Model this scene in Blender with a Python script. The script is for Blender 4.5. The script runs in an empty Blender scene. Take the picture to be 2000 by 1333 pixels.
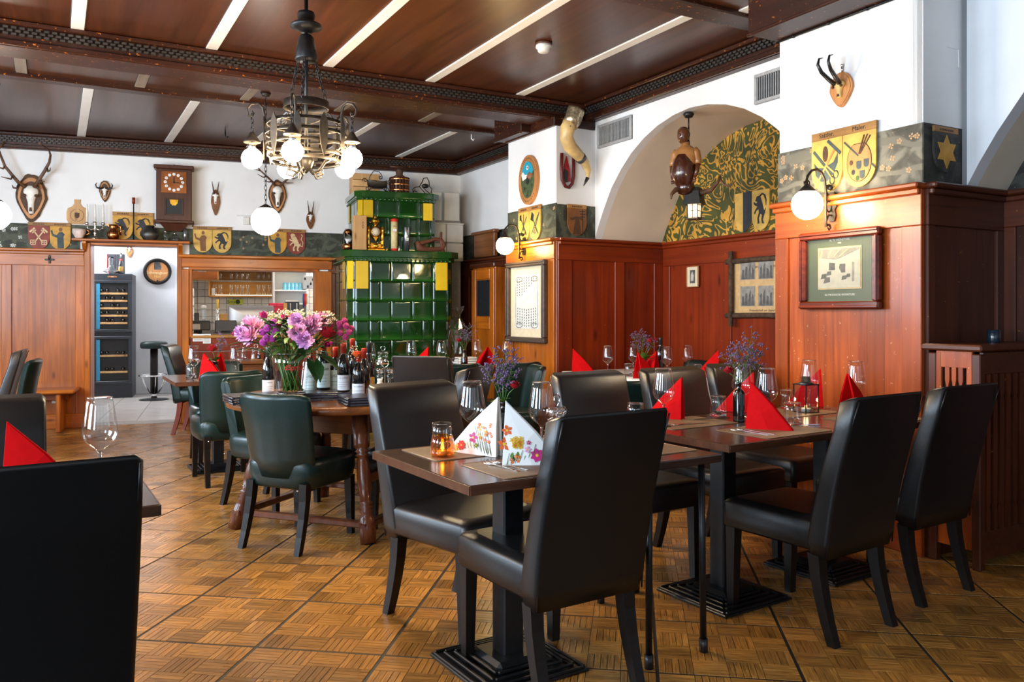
import bpy, bmesh, math, random
from mathutils import Vector, Matrix
random.seed(7)
R = math.radians
PI = math.pi
SC = bpy.context.scene
COL = SC.collection

# ------------------------------------------------------------------ camera
FPX, CAMH, HORY = 1600.0, 1.27, 611.0
cam_d = bpy.data.cameras.new('camera'); cam = bpy.data.objects.new('camera', cam_d); COL.objects.link(cam)
cam.location = (0, 0, CAMH); cam.rotation_euler = (R(90), 0, 0)
cam_d.sensor_width = 36; cam_d.lens = FPX/2000*36
cam_d.shift_y = -(666.5-HORY)/2000; cam_d.clip_start = 0.05; cam_d.clip_end = 100
SC.camera = cam
# ------------------------------------------------------------------ exposure, world
SC.view_settings.view_transform = 'Standard'; SC.view_settings.look = 'None'
SC.view_settings.exposure = 0.0; SC.view_settings.gamma = 1.0; SC.view_settings.use_curve_mapping = False
SC.cycles.max_bounces = 10; SC.cycles.diffuse_bounces = 4; SC.cycles.glossy_bounces = 4
SC.cycles.transmission_bounces = 10; SC.cycles.transparent_max_bounces = 12
SC.cycles.caustics_reflective = False; SC.cycles.caustics_refractive = False
SC.cycles.sample_clamp_indirect = 6.0; SC.cycles.blur_glossy = 0.5
W = bpy.data.worlds.new('world'); SC.world = W; W.use_nodes = True
W.node_tree.nodes['Background'].inputs[0].default_value = (0.62, 0.78, 1.0, 1)
W.node_tree.nodes['Background'].inputs[1].default_value = 1.2

# room axes: U runs into the depth along the right hand wall, V runs across to the right
U = Vector((-.4879, .8729, 0)); V = Vector((.8729, .4879, 0))
AR = math.atan2(.4879, .8729)            # yaw of the room (29.2 deg)
C1 = Vector((.40, 7.38, 0))              # front corner of the far pillar
B0 = Vector((-5.49, 8.78, 0)); BD = Vector((.941, .3387, 0)).normalized(); AB = math.atan2(BD.y, BD.x)
ZW, ZB, ZC, ZL = 1.95, 2.26, 3.20, 3.03  # wainscot top, painted band top, ceiling, crown underside
def uv(u, v, z=0): return U*u + V*v + Vector((0, 0, z))

# ------------------------------------------------------------------ lights
def area(name, loc, aim, sx, sy, power, color, spread=180):
    d = bpy.data.lights.new(name, 'AREA'); d.shape = 'RECTANGLE'; d.size = sx; d.size_y = sy
    d.energy = power; d.color = color; d.spread = R(spread)
    o = bpy.data.objects.new(name, d); COL.objects.link(o); o.location = loc
    o.rotation_euler = (Vector(aim)-Vector(loc)).to_track_quat('-Z', 'Y').to_euler()
    return o
DAY = (0.64, 0.82, 1.0)
WIN_V, WIN_Z = -2.62, 1.85
for wu, wp in ((-0.9, 120), (2.0, 205), (4.7, 185), (7.0, 170)):
    area('window_daylight', uv(wu, WIN_V-.12, WIN_Z), uv(wu, 3, WIN_Z-.35), 1.35, 1.7, wp, DAY)
for wv, wp in ((-1.3, 5), (1.2, 5)):
    area('cool_fill_rear', uv(-2.9, wv, WIN_Z), uv(3, wv, WIN_Z-.3), 1.35, 1.7, wp, DAY)  # fill lights added before the solid rear wall, which has no windows
def point(name, loc, power, color, rad=.1):
    d = bpy.data.lights.new(name, 'POINT'); d.energy = power; d.color = color; d.shadow_soft_size = rad
    o = bpy.data.objects.new(name, d); COL.objects.link(o); o.location = loc; return o
WARM = (1.0, 0.66, 0.34)
point('warm_fill_near_tables', uv(2.3, -1.0, 2.5), 45, WARM, .12)  # added warm fill light, unseen and without a fitting
point('warm_fill_left_tables', uv(5.6, -1.2, 2.4), 90, WARM, .12)  # added fill to warm the left side, no lamp hangs here
point('lamp_in_kitchen', (-2.6, 12.2, 2.5), 85, (1, .93, .82), .25)
point('lamp_in_passage', (-6.3, 11.6, 2.5), 110, (.93, .96, 1), .25)

# ------------------------------------------------------------------ helpers
def P(px, py, Y):
    return Vector(((px-1000)/FPX*Y, Y, CAMH-(py-HORY)/FPX*Y))
def G(px, py, z=0.0):
    Y = (CAMH-z)*FPX/(py-HORY); return P(px, py, Y)

class MB:
    def __init__(s): s.v = []; s.f = []; s.m = []; s.s = []
    def add(s, vs, fs, m=0, sm=False, M=None):
        o = len(s.v)
        for q in vs:
            q = Vector(q); s.v.append(M @ q if M is not None else q)
        for f in fs: s.f.append([i+o for i in f]); s.m.append(m); s.s.append(sm)
        return s
    def box(s, c, d, rz=0, bev=0, m=0, M=None, sm=False):
        x, y, z = d[0]/2, d[1]/2, d[2]/2
        T = Matrix.Translation(Vector(c)) @ Matrix.Rotation(rz, 4, 'Z')
        if M is not None: T = M @ T
        if bev <= 0:
            vs = [(sx*x, sy*y, sz*z) for sz in (-1, 1) for sy in (-1, 1) for sx in (-1, 1)]
            fs = [(0,2,3,1),(4,5,7,6),(0,1,5,4),(2,6,7,3),(0,4,6,2),(1,3,7,5)]
            return s.add(vs, fs, m, sm, T)
        b = min(bev, x*.98, y*.98, z*.98); vs = []; idx = {}
        for sz in (-1, 1):
            for sy in (-1, 1):
                for sx in (-1, 1):
                    for k in range(3):
                        p = [sx*(x-b), sy*(y-b), sz*(z-b)]; p[k] += (sx, sy, sz)[k]*b
                        idx[(sx, sy, sz, k)] = len(vs); vs.append(p)
        fs = []
        for k in range(3):
            a, bb = [i for i in range(3) if i != k]
            for sg in (-1, 1):
                q = []
                for (p1, p2) in ((-1,-1),(1,-1),(1,1),(-1,1)):
                    e = [0, 0, 0]; e[k] = sg; e[a] = p1; e[bb] = p2; q.append(idx[(*e, k)])
                fs.append(q)
            for p1 in (-1, 1):
                for p2 in (-1, 1):
                    e1 = [0,0,0]; e2 = [0,0,0]; e1[k] = -1; e2[k] = 1
                    e1[a] = e2[a] = p1; e1[bb] = e2[bb] = p2
                    fs.append([idx[(*e1, a)], idx[(*e2, a)], idx[(*e2, bb)], idx[(*e1, bb)]])
        for sz in (-1, 1):
            for sy in (-1, 1):
                for sx in (-1, 1): fs.append([idx[(sx, sy, sz, k)] for k in range(3)])
        return s.add(vs, fs, m, sm, T)
    def loft(s, rings, caps=True, closed=True, m=0, sm=True, M=None):
        n = len(rings[0]); vs = [p for r in rings for p in r]; fs = []
        for i in range(len(rings)-1):
            for j in range(n if closed else n-1):
                k = (j+1) % n
                fs.append((i*n+j, i*n+k, (i+1)*n+k, (i+1)*n+j))
        o = len(s.v); s.add(vs, fs, m, sm, M)
        if caps and closed:
            s.f.append(list(range(o, o+n))); s.m.append(m); s.s.append(False)
            s.f.append(list(range(o+(len(rings)-1)*n, o+len(rings)*n))); s.m.append(m); s.s.append(False)
        return s
    def tube(s, pts, r, n=6, caps=True, m=0, M=None, closed=False, flat=None):
        pts = [Vector(p) for p in pts]; N = len(pts)
        rs = r if isinstance(r, (list, tuple)) else [r]*N
        rings = []; up = None
        for i in range(N):
            if closed: t = pts[(i+1) % N]-pts[i-1]
            else: t = pts[min(i+1, N-1)]-pts[max(i-1, 0)]
            t = t.normalized() if t.length > 1e-9 else Vector((0, 0, 1))
            if up is None:
                up = Vector((0, 0, 1)) if abs(t.z) < .9 else Vector((1, 0, 0))
            a = (up - t*up.dot(t))
            a = a.normalized() if a.length > 1e-6 else t.orthogonal().normalized()
            b = t.cross(a); up = a
            e = flat if flat else 1.0
            rings.append([pts[i] + a*math.cos(2*PI*k/n)*rs[i] + b*math.sin(2*PI*k/n)*rs[i]*e for k in range(n)])
        if closed: rings.append(rings[0]); caps = False
        return s.loft(rings, caps, True, m, True, M)
    def lathe(s, prof, n=16, c=(0, 0, 0), m=0, M=None, sm=True, close=False):
        c = Vector(c); rings = []
        if close: prof = list(prof)+[prof[0]]
        for r, z in prof:
            r = max(r, 1e-5)
            rings.append([c+Vector((r*math.cos(2*PI*k/n), r*math.sin(2*PI*k/n), z)) for k in range(n)])
        return s.loft(rings, not close, True, m, sm, M)
    def sphere(s, c, r, n=12, m=0, M=None, sc=(1, 1, 1)):
        h = max(4, n//2)
        T = Matrix.Translation(Vector(c)) @ Matrix.Diagonal((*sc, 1))
        if M is not None: T = M @ T
        return s.lathe([(r*math.sin(PI*i/h), -r*math.cos(PI*i/h)) for i in range(h+1)], n, (0, 0, 0), m, T)
    def prism(s, poly, y0, y1, m=0, M=None, sm=False):
        """polygon in the XZ plane, extruded along Y from y0 to y1"""
        n = len(poly); vs = [(x, y0, z) for x, z in poly]+[(x, y1, z) for x, z in poly]
        fs = [list(range(n)), [2*n-1-i for i in range(n)]]
        for i in range(n):
            j = (i+1) % n; fs.append((i, j, n+j, n+i))
        return s.add(vs, fs, m, sm, M)
    def quad(s, a, b, c, d, m=0, M=None): return s.add([a, b, c, d], [(0, 1, 2, 3)], m, False, M)
    def mesh(s, name, mats, recalc=True):
        me = bpy.data.meshes.new(name); me.from_pydata([tuple(v) for v in s.v], [], s.f)
        for q in (mats if isinstance(mats, (list, tuple)) else [mats]): me.materials.append(q)
        me.polygons.foreach_set('material_index', s.m); me.polygons.foreach_set('use_smooth', s.s)
        if recalc:
            bm = bmesh.new(); bm.from_mesh(me)
            bmesh.ops.recalc_face_normals(bm, faces=bm.faces); bm.to_mesh(me); bm.free()
        me.update(); return me
    def build(s, name, mats, parent=None, recalc=True):
        return link(name, s.mesh(name, mats, recalc), parent)
def link(name, me, parent=None):
    o = bpy.data.objects.new(name, me); COL.objects.link(o)
    if parent is not None: o.parent = parent
    return o
def tag(o, label, cat, group=None):
    o['label'] = label; o['category'] = cat
    if group: o['group'] = group
    return o
def thing(name, label, cat, loc=(0, 0, 0), rz=0, group=None):
    o = bpy.data.objects.new(name, None); COL.objects.link(o); o.empty_display_size = .05
    o.location = loc; o.rotation_euler = (0, 0, rz)
    return tag(o, label, cat, group)
def structure(o): o['kind'] = 'structure'; return o
def stuff(o): o['kind'] = 'stuff'; return o
def copy_tree(src, label, loc=None, rz=None, parent=None, sc=None):
    c = src.copy(); COL.objects.link(c)
    if parent is not None: c.parent = parent
    if label: c['label'] = label
    if loc is not None: c.location = loc
    if rz is not None: c.rotation_euler = (0, 0, rz)
    if sc is not None: c.scale = sc
    for ch in list(src.children): copy_tree(ch, None, parent=c)
    return c
def text_mesh(body, size, mat, parent, loc=(0, 0, 0), rot=(R(90), 0, 0), ext=.0006, name='lettering', align='CENTER', shear=0, bold=0):
    cu = bpy.data.curves.new(name, 'FONT'); cu.body = body; cu.size = size; cu.extrude = ext
    cu.align_x = align; cu.align_y = 'CENTER'; cu.resolution_u = 2; cu.shear = shear; cu.offset = bold
    o = bpy.data.objects.new('tmp', cu); COL.objects.link(o)
    bpy.context.view_layer.update()
    me = bpy.data.meshes.new_from_object(o.evaluated_get(bpy.context.evaluated_depsgraph_get()))
    bpy.data.objects.remove(o); me.name = name; me.materials.clear(); me.materials.append(mat)
    t = link(name, me, parent); t.location = loc; t.rotation_euler = rot
    return t
def pt2(c, a, r): return (c[0]+r*math.cos(a), c[1]+r*math.sin(a))
def ell(cx, cz, rx, rz, n=20, a0=0, a1=2*PI):
    return [(cx+rx*math.cos(a0+(a1-a0)*i/n), cz+rz*math.sin(a0+(a1-a0)*i/n)) for i in range(n if abs(a1-a0-2*PI) < 1e-6 else n+1)]

# wall planes: local x along the wall (to the right as seen), y into the wall, z up
class Plane:
    def __init__(s, p0, d):
        s.p = Vector(p0); s.d = Vector(d).normalized(); s.a = math.atan2(s.d.y, s.d.x)
    def hit(s, px, py):
        rx = (px-1000)/FPX
        # p + t d = lam (rx,1)
        den = s.d.x-rx*s.d.y
        t = (rx*s.p.y-s.p.x)/den; lam = s.p.y+t*s.d.y
        return t, CAMH-(py-HORY)/FPX*lam, lam
    def at(s, px, py, off=0):
        t, z, lam = s.hit(px, py)
        n = Vector((-s.d.y, s.d.x, 0))
        return s.p+s.d*t-n*off+Vector((0, 0, z))
    def root(s, name): # structure root in this plane
        pass
PF = Plane(C1, -U)                       # pillar fronts
PA = Plane(C1+V*.42, -U)                 # arch wall
PR = Plane(C1+V*1.227, -U)               # back of the niche
PS = Plane(C1, V)                        # left side of the niche (side of far pillar)
PB = Plane(B0, BD)                       # back wall
P2 = Plane(C1+V*.60, -U)                 # wall between stove and far pillar
C2 = PF.p+PF.d*3.568
PT = Plane(C2, V)                        # right side of the near pillar
# ------------------------------------------------------------------ materials
def newmat(name):
    m = bpy.data.materials.new(name); m.use_nodes = True; nt = m.node_tree
    return m, nt, nt.nodes['Principled BSDF']
def N(nt, t, **kw):
    n = nt.nodes.new(t)
    for k, v in kw.items():
        if k in n.inputs: n.inputs[k].default_value = v
        else: setattr(n, k, v)
    return n
def ramp(nt, stops):
    r = nt.nodes.new('ShaderNodeValToRGB'); e = r.color_ramp.elements
    e[0].position, e[0].color = stops[0][0], (*stops[0][1], 1); e[1].position, e[1].color = stops[-1][0], (*stops[-1][1], 1)
    for p, c in stops[1:-1]:
        q = e.new(p); q.color = (*c, 1)
    return r
def srgb(h):
    h = h.lstrip('#'); c = [int(h[i:i+2], 16)/255 for i in (0, 2, 4)]
    return tuple(x/12.92 if x <= .04045 else ((x+.055)/1.055)**2.4 for x in c)
def plain(name, col, rough=.5, metal=0, spec=.5, var=.12, scale=30, bump=0, coat=0, emit=0, sheen=0):
    if isinstance(col, str): col = srgb(col)
    m, nt, b = newmat(name)
    b.inputs['Roughness'].default_value = rough; b.inputs['Metallic'].default_value = metal
    b.inputs['Specular IOR Level'].default_value = spec; b.inputs['Coat Weight'].default_value = coat
    tc = N(nt, 'ShaderNodeTexCoord'); no = N(nt, 'ShaderNodeTexNoise', Scale=scale, Detail=3)
    nt.links.new(tc.outputs['Object'], no.inputs['Vector'])
    rp = ramp(nt, [(.3, tuple(c*(1-var) for c in col)), (.7, tuple(min(1, c*(1+var)) for c in col))])
    nt.links.new(no.outputs['Fac'], rp.inputs[0]); nt.links.new(rp.outputs[0], b.inputs['Base Color'])
    if bump:
        bp = N(nt, 'ShaderNodeBump', Strength=bump, Distance=.002); nt.links.new(no.outputs['Fac'], bp.inputs['Height']); nt.links.new(bp.outputs[0], b.inputs['Normal'])
    if emit:
        b.inputs['Emission Color'].default_value = (*col, 1); b.inputs['Emission Strength'].default_value = emit
    return m
def wood(name, dark, light, axis='z', scale=1.0, rough=.35, knots=True, wear=0, coat=0, rnd=.12, bump=.15, wearcol=(.55, .28, .08)):
    if isinstance(dark, str): dark = srgb(dark)
    if isinstance(light, str): light = srgb(light)
    m, nt, b = newmat(name); L = nt.links.new
    b.inputs['Roughness'].default_value = rough; b.inputs['Coat Weight'].default_value = coat*.5; b.inputs['Coat Roughness'].default_value = .15; b.inputs['Specular IOR Level'].default_value = .32
    tc = N(nt, 'ShaderNodeTexCoord'); oi = N(nt, 'ShaderNodeObjectInfo')
    add = N(nt, 'ShaderNodeVectorMath', operation='ADD'); mul = N(nt, 'ShaderNodeVectorMath', operation='SCALE'); mul.inputs[0].default_value = (13.1, 7.7, 5.3)
    L(oi.outputs['Random'], mul.inputs['Scale']); L(tc.outputs['Object'], add.inputs[0]); L(mul.outputs[0], add.inputs[1])
    mp = N(nt, 'ShaderNodeMapping'); s = [22*scale]*3; s['xyz'.index(axis)] = 1.1*scale; mp.inputs['Scale'].default_value = s
    L(add.outputs[0], mp.inputs['Vector'])
    n1 = N(nt, 'ShaderNodeTexNoise', Scale=1.0, Detail=6, Roughness=.62, Distortion=.6); L(mp.outputs[0], n1.inputs['Vector'])
    mid = tuple((a+c)/2 for a, c in zip(dark, light))
    rp = ramp(nt, [(.25, dark), (.5, mid), (.75, light)]); L(n1.outputs['Fac'], rp.inputs[0])
    n2 = N(nt, 'ShaderNodeTexNoise', Scale=2.3*scale, Detail=2); L(add.outputs[0], n2.inputs['Vector'])
    r2 = ramp(nt, [(.3, (.72, .68, .62)), (.7, (1.08, 1.05, 1.0))]); L(n2.outputs['Fac'], r2.inputs[0])
    mx = N(nt, 'ShaderNodeMix', data_type='RGBA', blend_type='MULTIPLY'); mx.inputs[0].default_value = 1
    L(rp.outputs[0], mx.inputs[6]); L(r2.outputs[0], mx.inputs[7]); out = mx.outputs[2]
    if knots:
        mk = N(nt, 'ShaderNodeMapping'); sk = [7*scale]*3; sk['xyz'.index(axis)] = 2.6*scale; mk.inputs['Scale'].default_value = sk
        L(add.outputs[0], mk.inputs['Vector'])
        vo = N(nt, 'ShaderNodeTexVoronoi', Scale=1.0); L(mk.outputs[0], vo.inputs['Vector'])
        rk = ramp(nt, [(.05, (.25, .2, .18)), (.16, (1, 1, 1))]); L(vo.outputs['Distance'], rk.inputs[0])
        m2 = N(nt, 'ShaderNodeMix', data_type='RGBA', blend_type='MULTIPLY'); m2.inputs[0].default_value = .8
        L(out, m2.inputs[6]); L(rk.outputs[0], m2.inputs[7]); out = m2.outputs[2]
    if wear:
        nw = N(nt, 'ShaderNodeTexNoise', Scale=38, Detail=4, Roughness=.7); L(add.outputs[0], nw.inputs['Vector'])
        rw = ramp(nt, [(.70-.06*wear, (0, 0, 0)), (.74-.06*wear, (1, 1, 1))]); L(nw.outputs['Fac'], rw.inputs[0])
        m3 = N(nt, 'ShaderNodeMix', data_type='RGBA'); L(rw.outputs[0], m3.inputs[0]); L(out, m3.inputs[6]); m3.inputs[7].default_value = (*wearcol, 1); out = m3.outputs[2]
    hs = N(nt, 'ShaderNodeHueSaturation'); mr = N(nt, 'ShaderNodeMapRange'); mr.inputs[3].default_value = 1-rnd; mr.inputs[4].default_value = 1+rnd
    L(oi.outputs['Random'], mr.inputs[0]); L(mr.outputs[0], hs.inputs['Value']); L(out, hs.inputs['Color']); L(hs.outputs[0], b.inputs['Base Color'])
    if bump:
        bp = N(nt, 'ShaderNodeBump', Strength=bump, Distance=.003); L(n1.outputs['Fac'], bp.inputs['Height']); L(bp.outputs[0], b.inputs['Normal'])
    return m
def glass(name, col=(1, 1, 1), rough=0.0, ior=1.45):
    m, nt, b = newmat(name)
    b.inputs['Base Color'].default_value = (*col, 1); b.inputs['Roughness'].default_value = rough; b.inputs['IOR'].default_value = ior
    b.inputs['Transmission Weight'].default_value = 1.0
    return m
def emitter(name, col, strength):
    m, nt, b = newmat(name)
    b.inputs['Base Color'].default_value = (*col, 1); b.inputs['Emission Color'].default_value = (*col, 1)
    b.inputs['Emission Strength'].default_value = strength
    return m
M_plaster = plain('white_plaster', (.82, .815, .81), .85, var=.035, scale=3, bump=.12)
M_vault = plain('cream_vault_plaster', (.80, .68, .54), .85, var=.06, scale=2.5, bump=.12)
M_plaster_blue = plain('daylight_tinted_plaster', (.82, .83, .85), .85, var=.04, scale=3, bump=.12)  # white plaster with the cool tint of daylight put into its colour
M_ceil = wood('dark_ceiling_wood', (.034, .010, .005), (.115, .036, .014), 'y', .5, .30, False, 0, .2, .25, .08)
M_beam = wood('dark_beam_wood', (.020, .006, .004), (.06, .018, .009), 'x', .5, .36, False, 1.15, .1, .1, .1, (.55, .16, .02))
M_dentil = plain('black_dentil_wood', (.036, .032, .028), .35, var=.3)
M_batten = plain('pale_batten_paint', (.80, .77, .72), .5, var=.05, scale=6)
M_batten_dull = wood('weathered_batten_wood', (.17, .13, .10), (.30, .25, .20), 'y', 1, .5, False)
M_pine = wood('honey_pine', (.29, .062, .005), (.66, .195, .015), 'z', 1, .32, True, .35, .25)
M_pine_h = wood('honey_pine_rail', (.28, .06, .005), (.64, .19, .015), 'x', 1, .32, True, .35, .25)
M_redpine = wood('red_stained_pine', (.15, .014, .003), (.30, .038, .006), 'z', .8, .30, True, .1, .25, .08)
M_redpine_h = wood('red_stained_rail', (.16, .017, .004), (.31, .042, .007), 'x', .8, .30, False, .1, .25, .08)
M_pillar = wood('worn_red_pine', (.23, .034, .006), (.52, .11, .015), 'z', 1, .30, True, .8, .3, .2, .15, (.62, .33, .16))
M_pillar_h = wood('worn_red_rail', (.25, .04, .007), (.52, .11, .015), 'x', 1, .30, True, .45, .3, .1)
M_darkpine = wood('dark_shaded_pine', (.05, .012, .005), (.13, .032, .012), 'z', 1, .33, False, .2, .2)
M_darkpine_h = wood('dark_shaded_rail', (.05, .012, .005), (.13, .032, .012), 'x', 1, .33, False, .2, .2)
M_table = wood('dark_table_wood', (.034, .016, .010), (.078, .038, .024), 'x', 1.3, .22, False, 0, .35, .06, .05)
M_table_edge = wood('table_edge_wood', (.05, .018, .01), (.12, .045, .022), 'x', 1, .3, False)
M_antique = wood('antique_table_wood', (.10, .03, .010), (.28, .10, .03), 'x', 1, .3, True, .3, .2)
M_antique_leg = wood('antique_leg_wood', (.05, .012, .005), (.17, .05, .018), 'z', 1.3, .28, False, .4, .3)
M_lightwood = wood('pale_crate_wood', (.52, .29, .12), (.74, .47, .23), 'z', 1, .55, True, 0, 0, .06)
M_kitchen = wood('orange_kitchen_wood', (.55, .25, .06), (.72, .37, .10), 'x', .8, .45, False)
M_clockwood = wood('walnut_clock_wood', (.045, .015, .008), (.10, .035, .018), 'z', 1, .35, False)
M_driftwood = wood('red_driftwood', (.10, .03, .018), (.26, .09, .05), 'x', 2, .6, True)
M_bark = plain('dark_bark', (.075, .04, .02), .85, var=.5, scale=25, bump=.6)
M_trophyboard = wood('trophy_slice_wood', (.42, .17, .06), (.62, .30, .11), 'z', 2, .4, False)
M_bone = plain('bleached_bone', (.88, .84, .76), .6, var=.1, scale=25, bump=.2)
M_antler = plain('antler_horn', (.11, .05, .022), .55, var=.5, scale=20, bump=.3)
M_antlertip = plain('antler_tip', (.55, .36, .2), .5)
M_hornblack = plain('black_horn', (.012, .011, .012), .3, var=.3)
M_black = plain('black_iron', (.010, .010, .011), .38, .3, var=.3)
M_iron = plain('wrought_iron', (.045, .037, .030), .42, .6, var=.3, scale=60)
M_blackwood = plain('black_stained_wood', (.009, .006, .0045), .38, spec=.25, var=.3)
M_blackplastic = plain('black_plastic', (.015, .015, .016), .35)
M_leather = plain('dark_brown_leather', (.015, .0115, .0105), .35, spec=.48, var=.2, scale=160, bump=.12)
M_leather_blk = plain('black_leather', (.006, .0055, .0055), .36, spec=.44, var=.2, scale=160, bump=.12)
M_green = plain('dark_green_leather', (.004, .017, .015), .32, spec=.42, var=.2, scale=120, bump=.12)
M_steel = plain('polished_steel', (.72, .70, .67), .16, 1, var=.05)
M_chrome = plain('chrome', (.8, .8, .8), .08, 1, var=.02)
M_copper = plain('copper', (.50, .19, .07), .22, 1, var=.25, scale=8)
M_gold = plain('gilt_brass', (.75, .40, .05), .28, 1, var=.3, scale=30)
M_brass = plain('aged_brass', (.40, .24, .08), .35, .9, var=.3)
M_pewter = plain('dark_pewter', (.10, .095, .09), .42, .8, var=.4, scale=10)
M_silver = plain('silver_tube', (.42, .44, .48), .25, .9, var=.2)
M_aluminium = plain('brushed_aluminium', (.36, .355, .35), .38, .8, var=.03)
M_white = plain('white_paper', (.82, .81, .79), .7, var=.03)
M_cream = plain('cream_paper', (.70, .60, .42), .7, var=.06)
M_cloth = plain('white_table_linen', (.78, .76, .73), .9, var=.04, scale=60, bump=.2)
M_red = plain('red_napkin_paper', (.60, .004, .006), .8, spec=.08, var=.06, scale=40)
M_floral = plain('white_napkin_paper', (.83, .84, .83), .75, var=.02)
M_mat = wood('brown_placemat', (.20, .13, .075), (.26, .175, .105), 'x', 3, .5, False, 0, 0, .03, .05)
M_menu = plain('black_menu_leather', (.018, .016, .020), .3, spec=.6, var=.2, scale=120, bump=.1)
def thin(name, col=(1, 1, 1), refl=1.0):
    m, nt, b = newmat(name); nt.nodes.remove(b); L = nt.links.new
    tr = N(nt, 'ShaderNodeBsdfTransparent'); tr.inputs[0].default_value = (*col, 1)
    gl = N(nt, 'ShaderNodeBsdfGlossy', Roughness=.02); gl.inputs[0].default_value = (refl, refl, refl, 1)
    lw = N(nt, 'ShaderNodeLayerWeight', Blend=.5); pw = N(nt, 'ShaderNodeMath', operation='POWER'); pw.inputs[1].default_value = 3.5; fr = N(nt, 'ShaderNodeMath', operation='MULTIPLY_ADD'); fr.inputs[1].default_value = .68; fr.inputs[2].default_value = .075
    L(lw.outputs['Facing'], pw.inputs[0]); L(pw.outputs[0], fr.inputs[0]); mx = N(nt, 'ShaderNodeMixShader')
    L(fr.outputs[0], mx.inputs[0]); L(tr.outputs[0], mx.inputs[1]); L(gl.outputs[0], mx.inputs[2]); L(mx.outputs[0], nt.nodes['Material Output'].inputs['Surface'])
    return m
M_thin = thin('thin_clear_glass', (.94, .95, .95)); M_glazing = thin('picture_glazing', (.97, .98, .97), .8)
M_glass = glass('clear_glass')
M_glass_green = glass('green_vase_tint', (.93, .98, .96))
M_amber = glass('amber_glass', (1.0, .50, .08))
M_smoke = glass('smoked_glass', (.55, .42, .34))
M_pane = plain('cabinet_pane', (.02, .022, .024), .06, spec=.6)
M_bottle = plain('dark_wine_glass', (.004, .004, .004), .06, spec=.8, coat=.5)
M_capsule = plain('red_foil_capsule', (.42, .03, .012), .35, .2)
M_capblack = plain('black_foil_capsule', (.012, .012, .014), .35)
M_label = plain('wine_label_paper', (.74, .73, .77), .6, var=.02)
M_label2 = plain('blue_grey_wine_label', (.47, .60, .62), .6, var=.04)
M_ink = plain('black_ink', (.015, .014, .013), .7)
M_inkbrown = plain('brown_ink', (.08, .035, .015), .7)
M_inkred = plain('red_print', (.65, .02, .01), .6)
M_inkblue = plain('blue_ink', (.03, .05, .25), .6)
M_ochre = plain('ochre_shield_paint', (.55, .28, .035), .6, var=.25, scale=12)
M_ochre_l = plain('light_ochre_paint', (.62, .38, .08), .6, var=.2, scale=12)
M_shieldred = plain('faded_red_paint', (.22, .032, .018), .6, var=.25, scale=12)
M_shieldbrown = plain('brown_shield_paint', (.20, .075, .02), .6, var=.3, scale=12)
M_shieldboard = wood('shield_board_wood', (.30, .14, .04), (.46, .25, .08), 'x', 1.5, .5, False)
M_blueblack = plain('blue_black_paint', (.015, .018, .025), .6, var=.3)
M_greyfig = plain('grey_figure_paint', (.05, .07, .075), .7, var=.3)
M_cream_p = plain('cream_paint', (.66, .47, .26), .6, var=.12)
M_stem = plain('flower_stem', (.07, .16, .02), .5, var=.3)
M_leaf = plain('dark_leaf', (.018, .060, .012), .4, var=.4, scale=15)
M_leaf_l = plain('light_leaf', (.10, .22, .03), .45, var=.35, scale=15)
M_pink = plain('pink_petal', (.80, .40, .62), .6, var=.25, scale=25)
M_mauve = plain('mauve_petal', (.68, .36, .68), .6, var=.25, scale=25)
M_magenta = plain('magenta_petal', (.52, .02, .20), .55, var=.25, scale=25)
M_pom = plain('crimson_pompom', (.42, .03, .16), .6, var=.3, scale=40)
M_rose = plain('red_rose_petal', (.30, .005, .012), .5, var=.3)
M_orange = plain('orange_petal', (.75, .12, .02), .5)
M_yellow = plain('yellow_petal', (.80, .50, .03), .5)
M_filler = plain('cream_filler_bloom', (.66, .52, .33), .7, var=.3)
M_lav = plain('lavender_bloom', (.15, .085, .19), .7, var=.3)
M_salt = plain('salt', (.85, .84, .83), .9)
M_candle = plain('white_wax', (.82, .80, .74), .5)
M_tile_w = plain('white_kitchen_tile', (.66, .63, .58), .25, var=.06, scale=6)
M_grout = plain('grey_grout', (.30, .28, .26), .9)
M_flagstone = plain('pale_floor_tile', (.55, .50, .46), .3, var=.08, scale=5)
M_fridge = plain('anthracite_metal', (.028, .033, .042), .38, .3)
M_darkin = plain('dark_interior', (.006, .006, .007), .6)
M_grey = plain('light_grey_metal', (.42, .42, .42), .45, .3)
M_redplastic = plain('red_crate', (.60, .012, .05), .45)
M_socket = plain('socket_plastic', (.70, .69, .66), .4)
M_flame = emitter('candle_flame', (1.0, .55, .15), 25)
M_opal = emitter('lit_opal_globe', (1.0, .80, .52), 85)
M_opal_far = emitter('lit_opal_globe_far', (1.0, .74, .32), 60)
M_opal_pend = emitter('lit_pendant_globe', (1.0, .90, .76), 30)
M_bulb = emitter('lit_bulb', (1.0, .76, .46), 300)
M_lantern = emitter('lit_lantern_glass', (1.0, .66, .33), 6)
M_cablight = emitter('cabinet_light', (1.0, .86, .6), 3.0)

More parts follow.
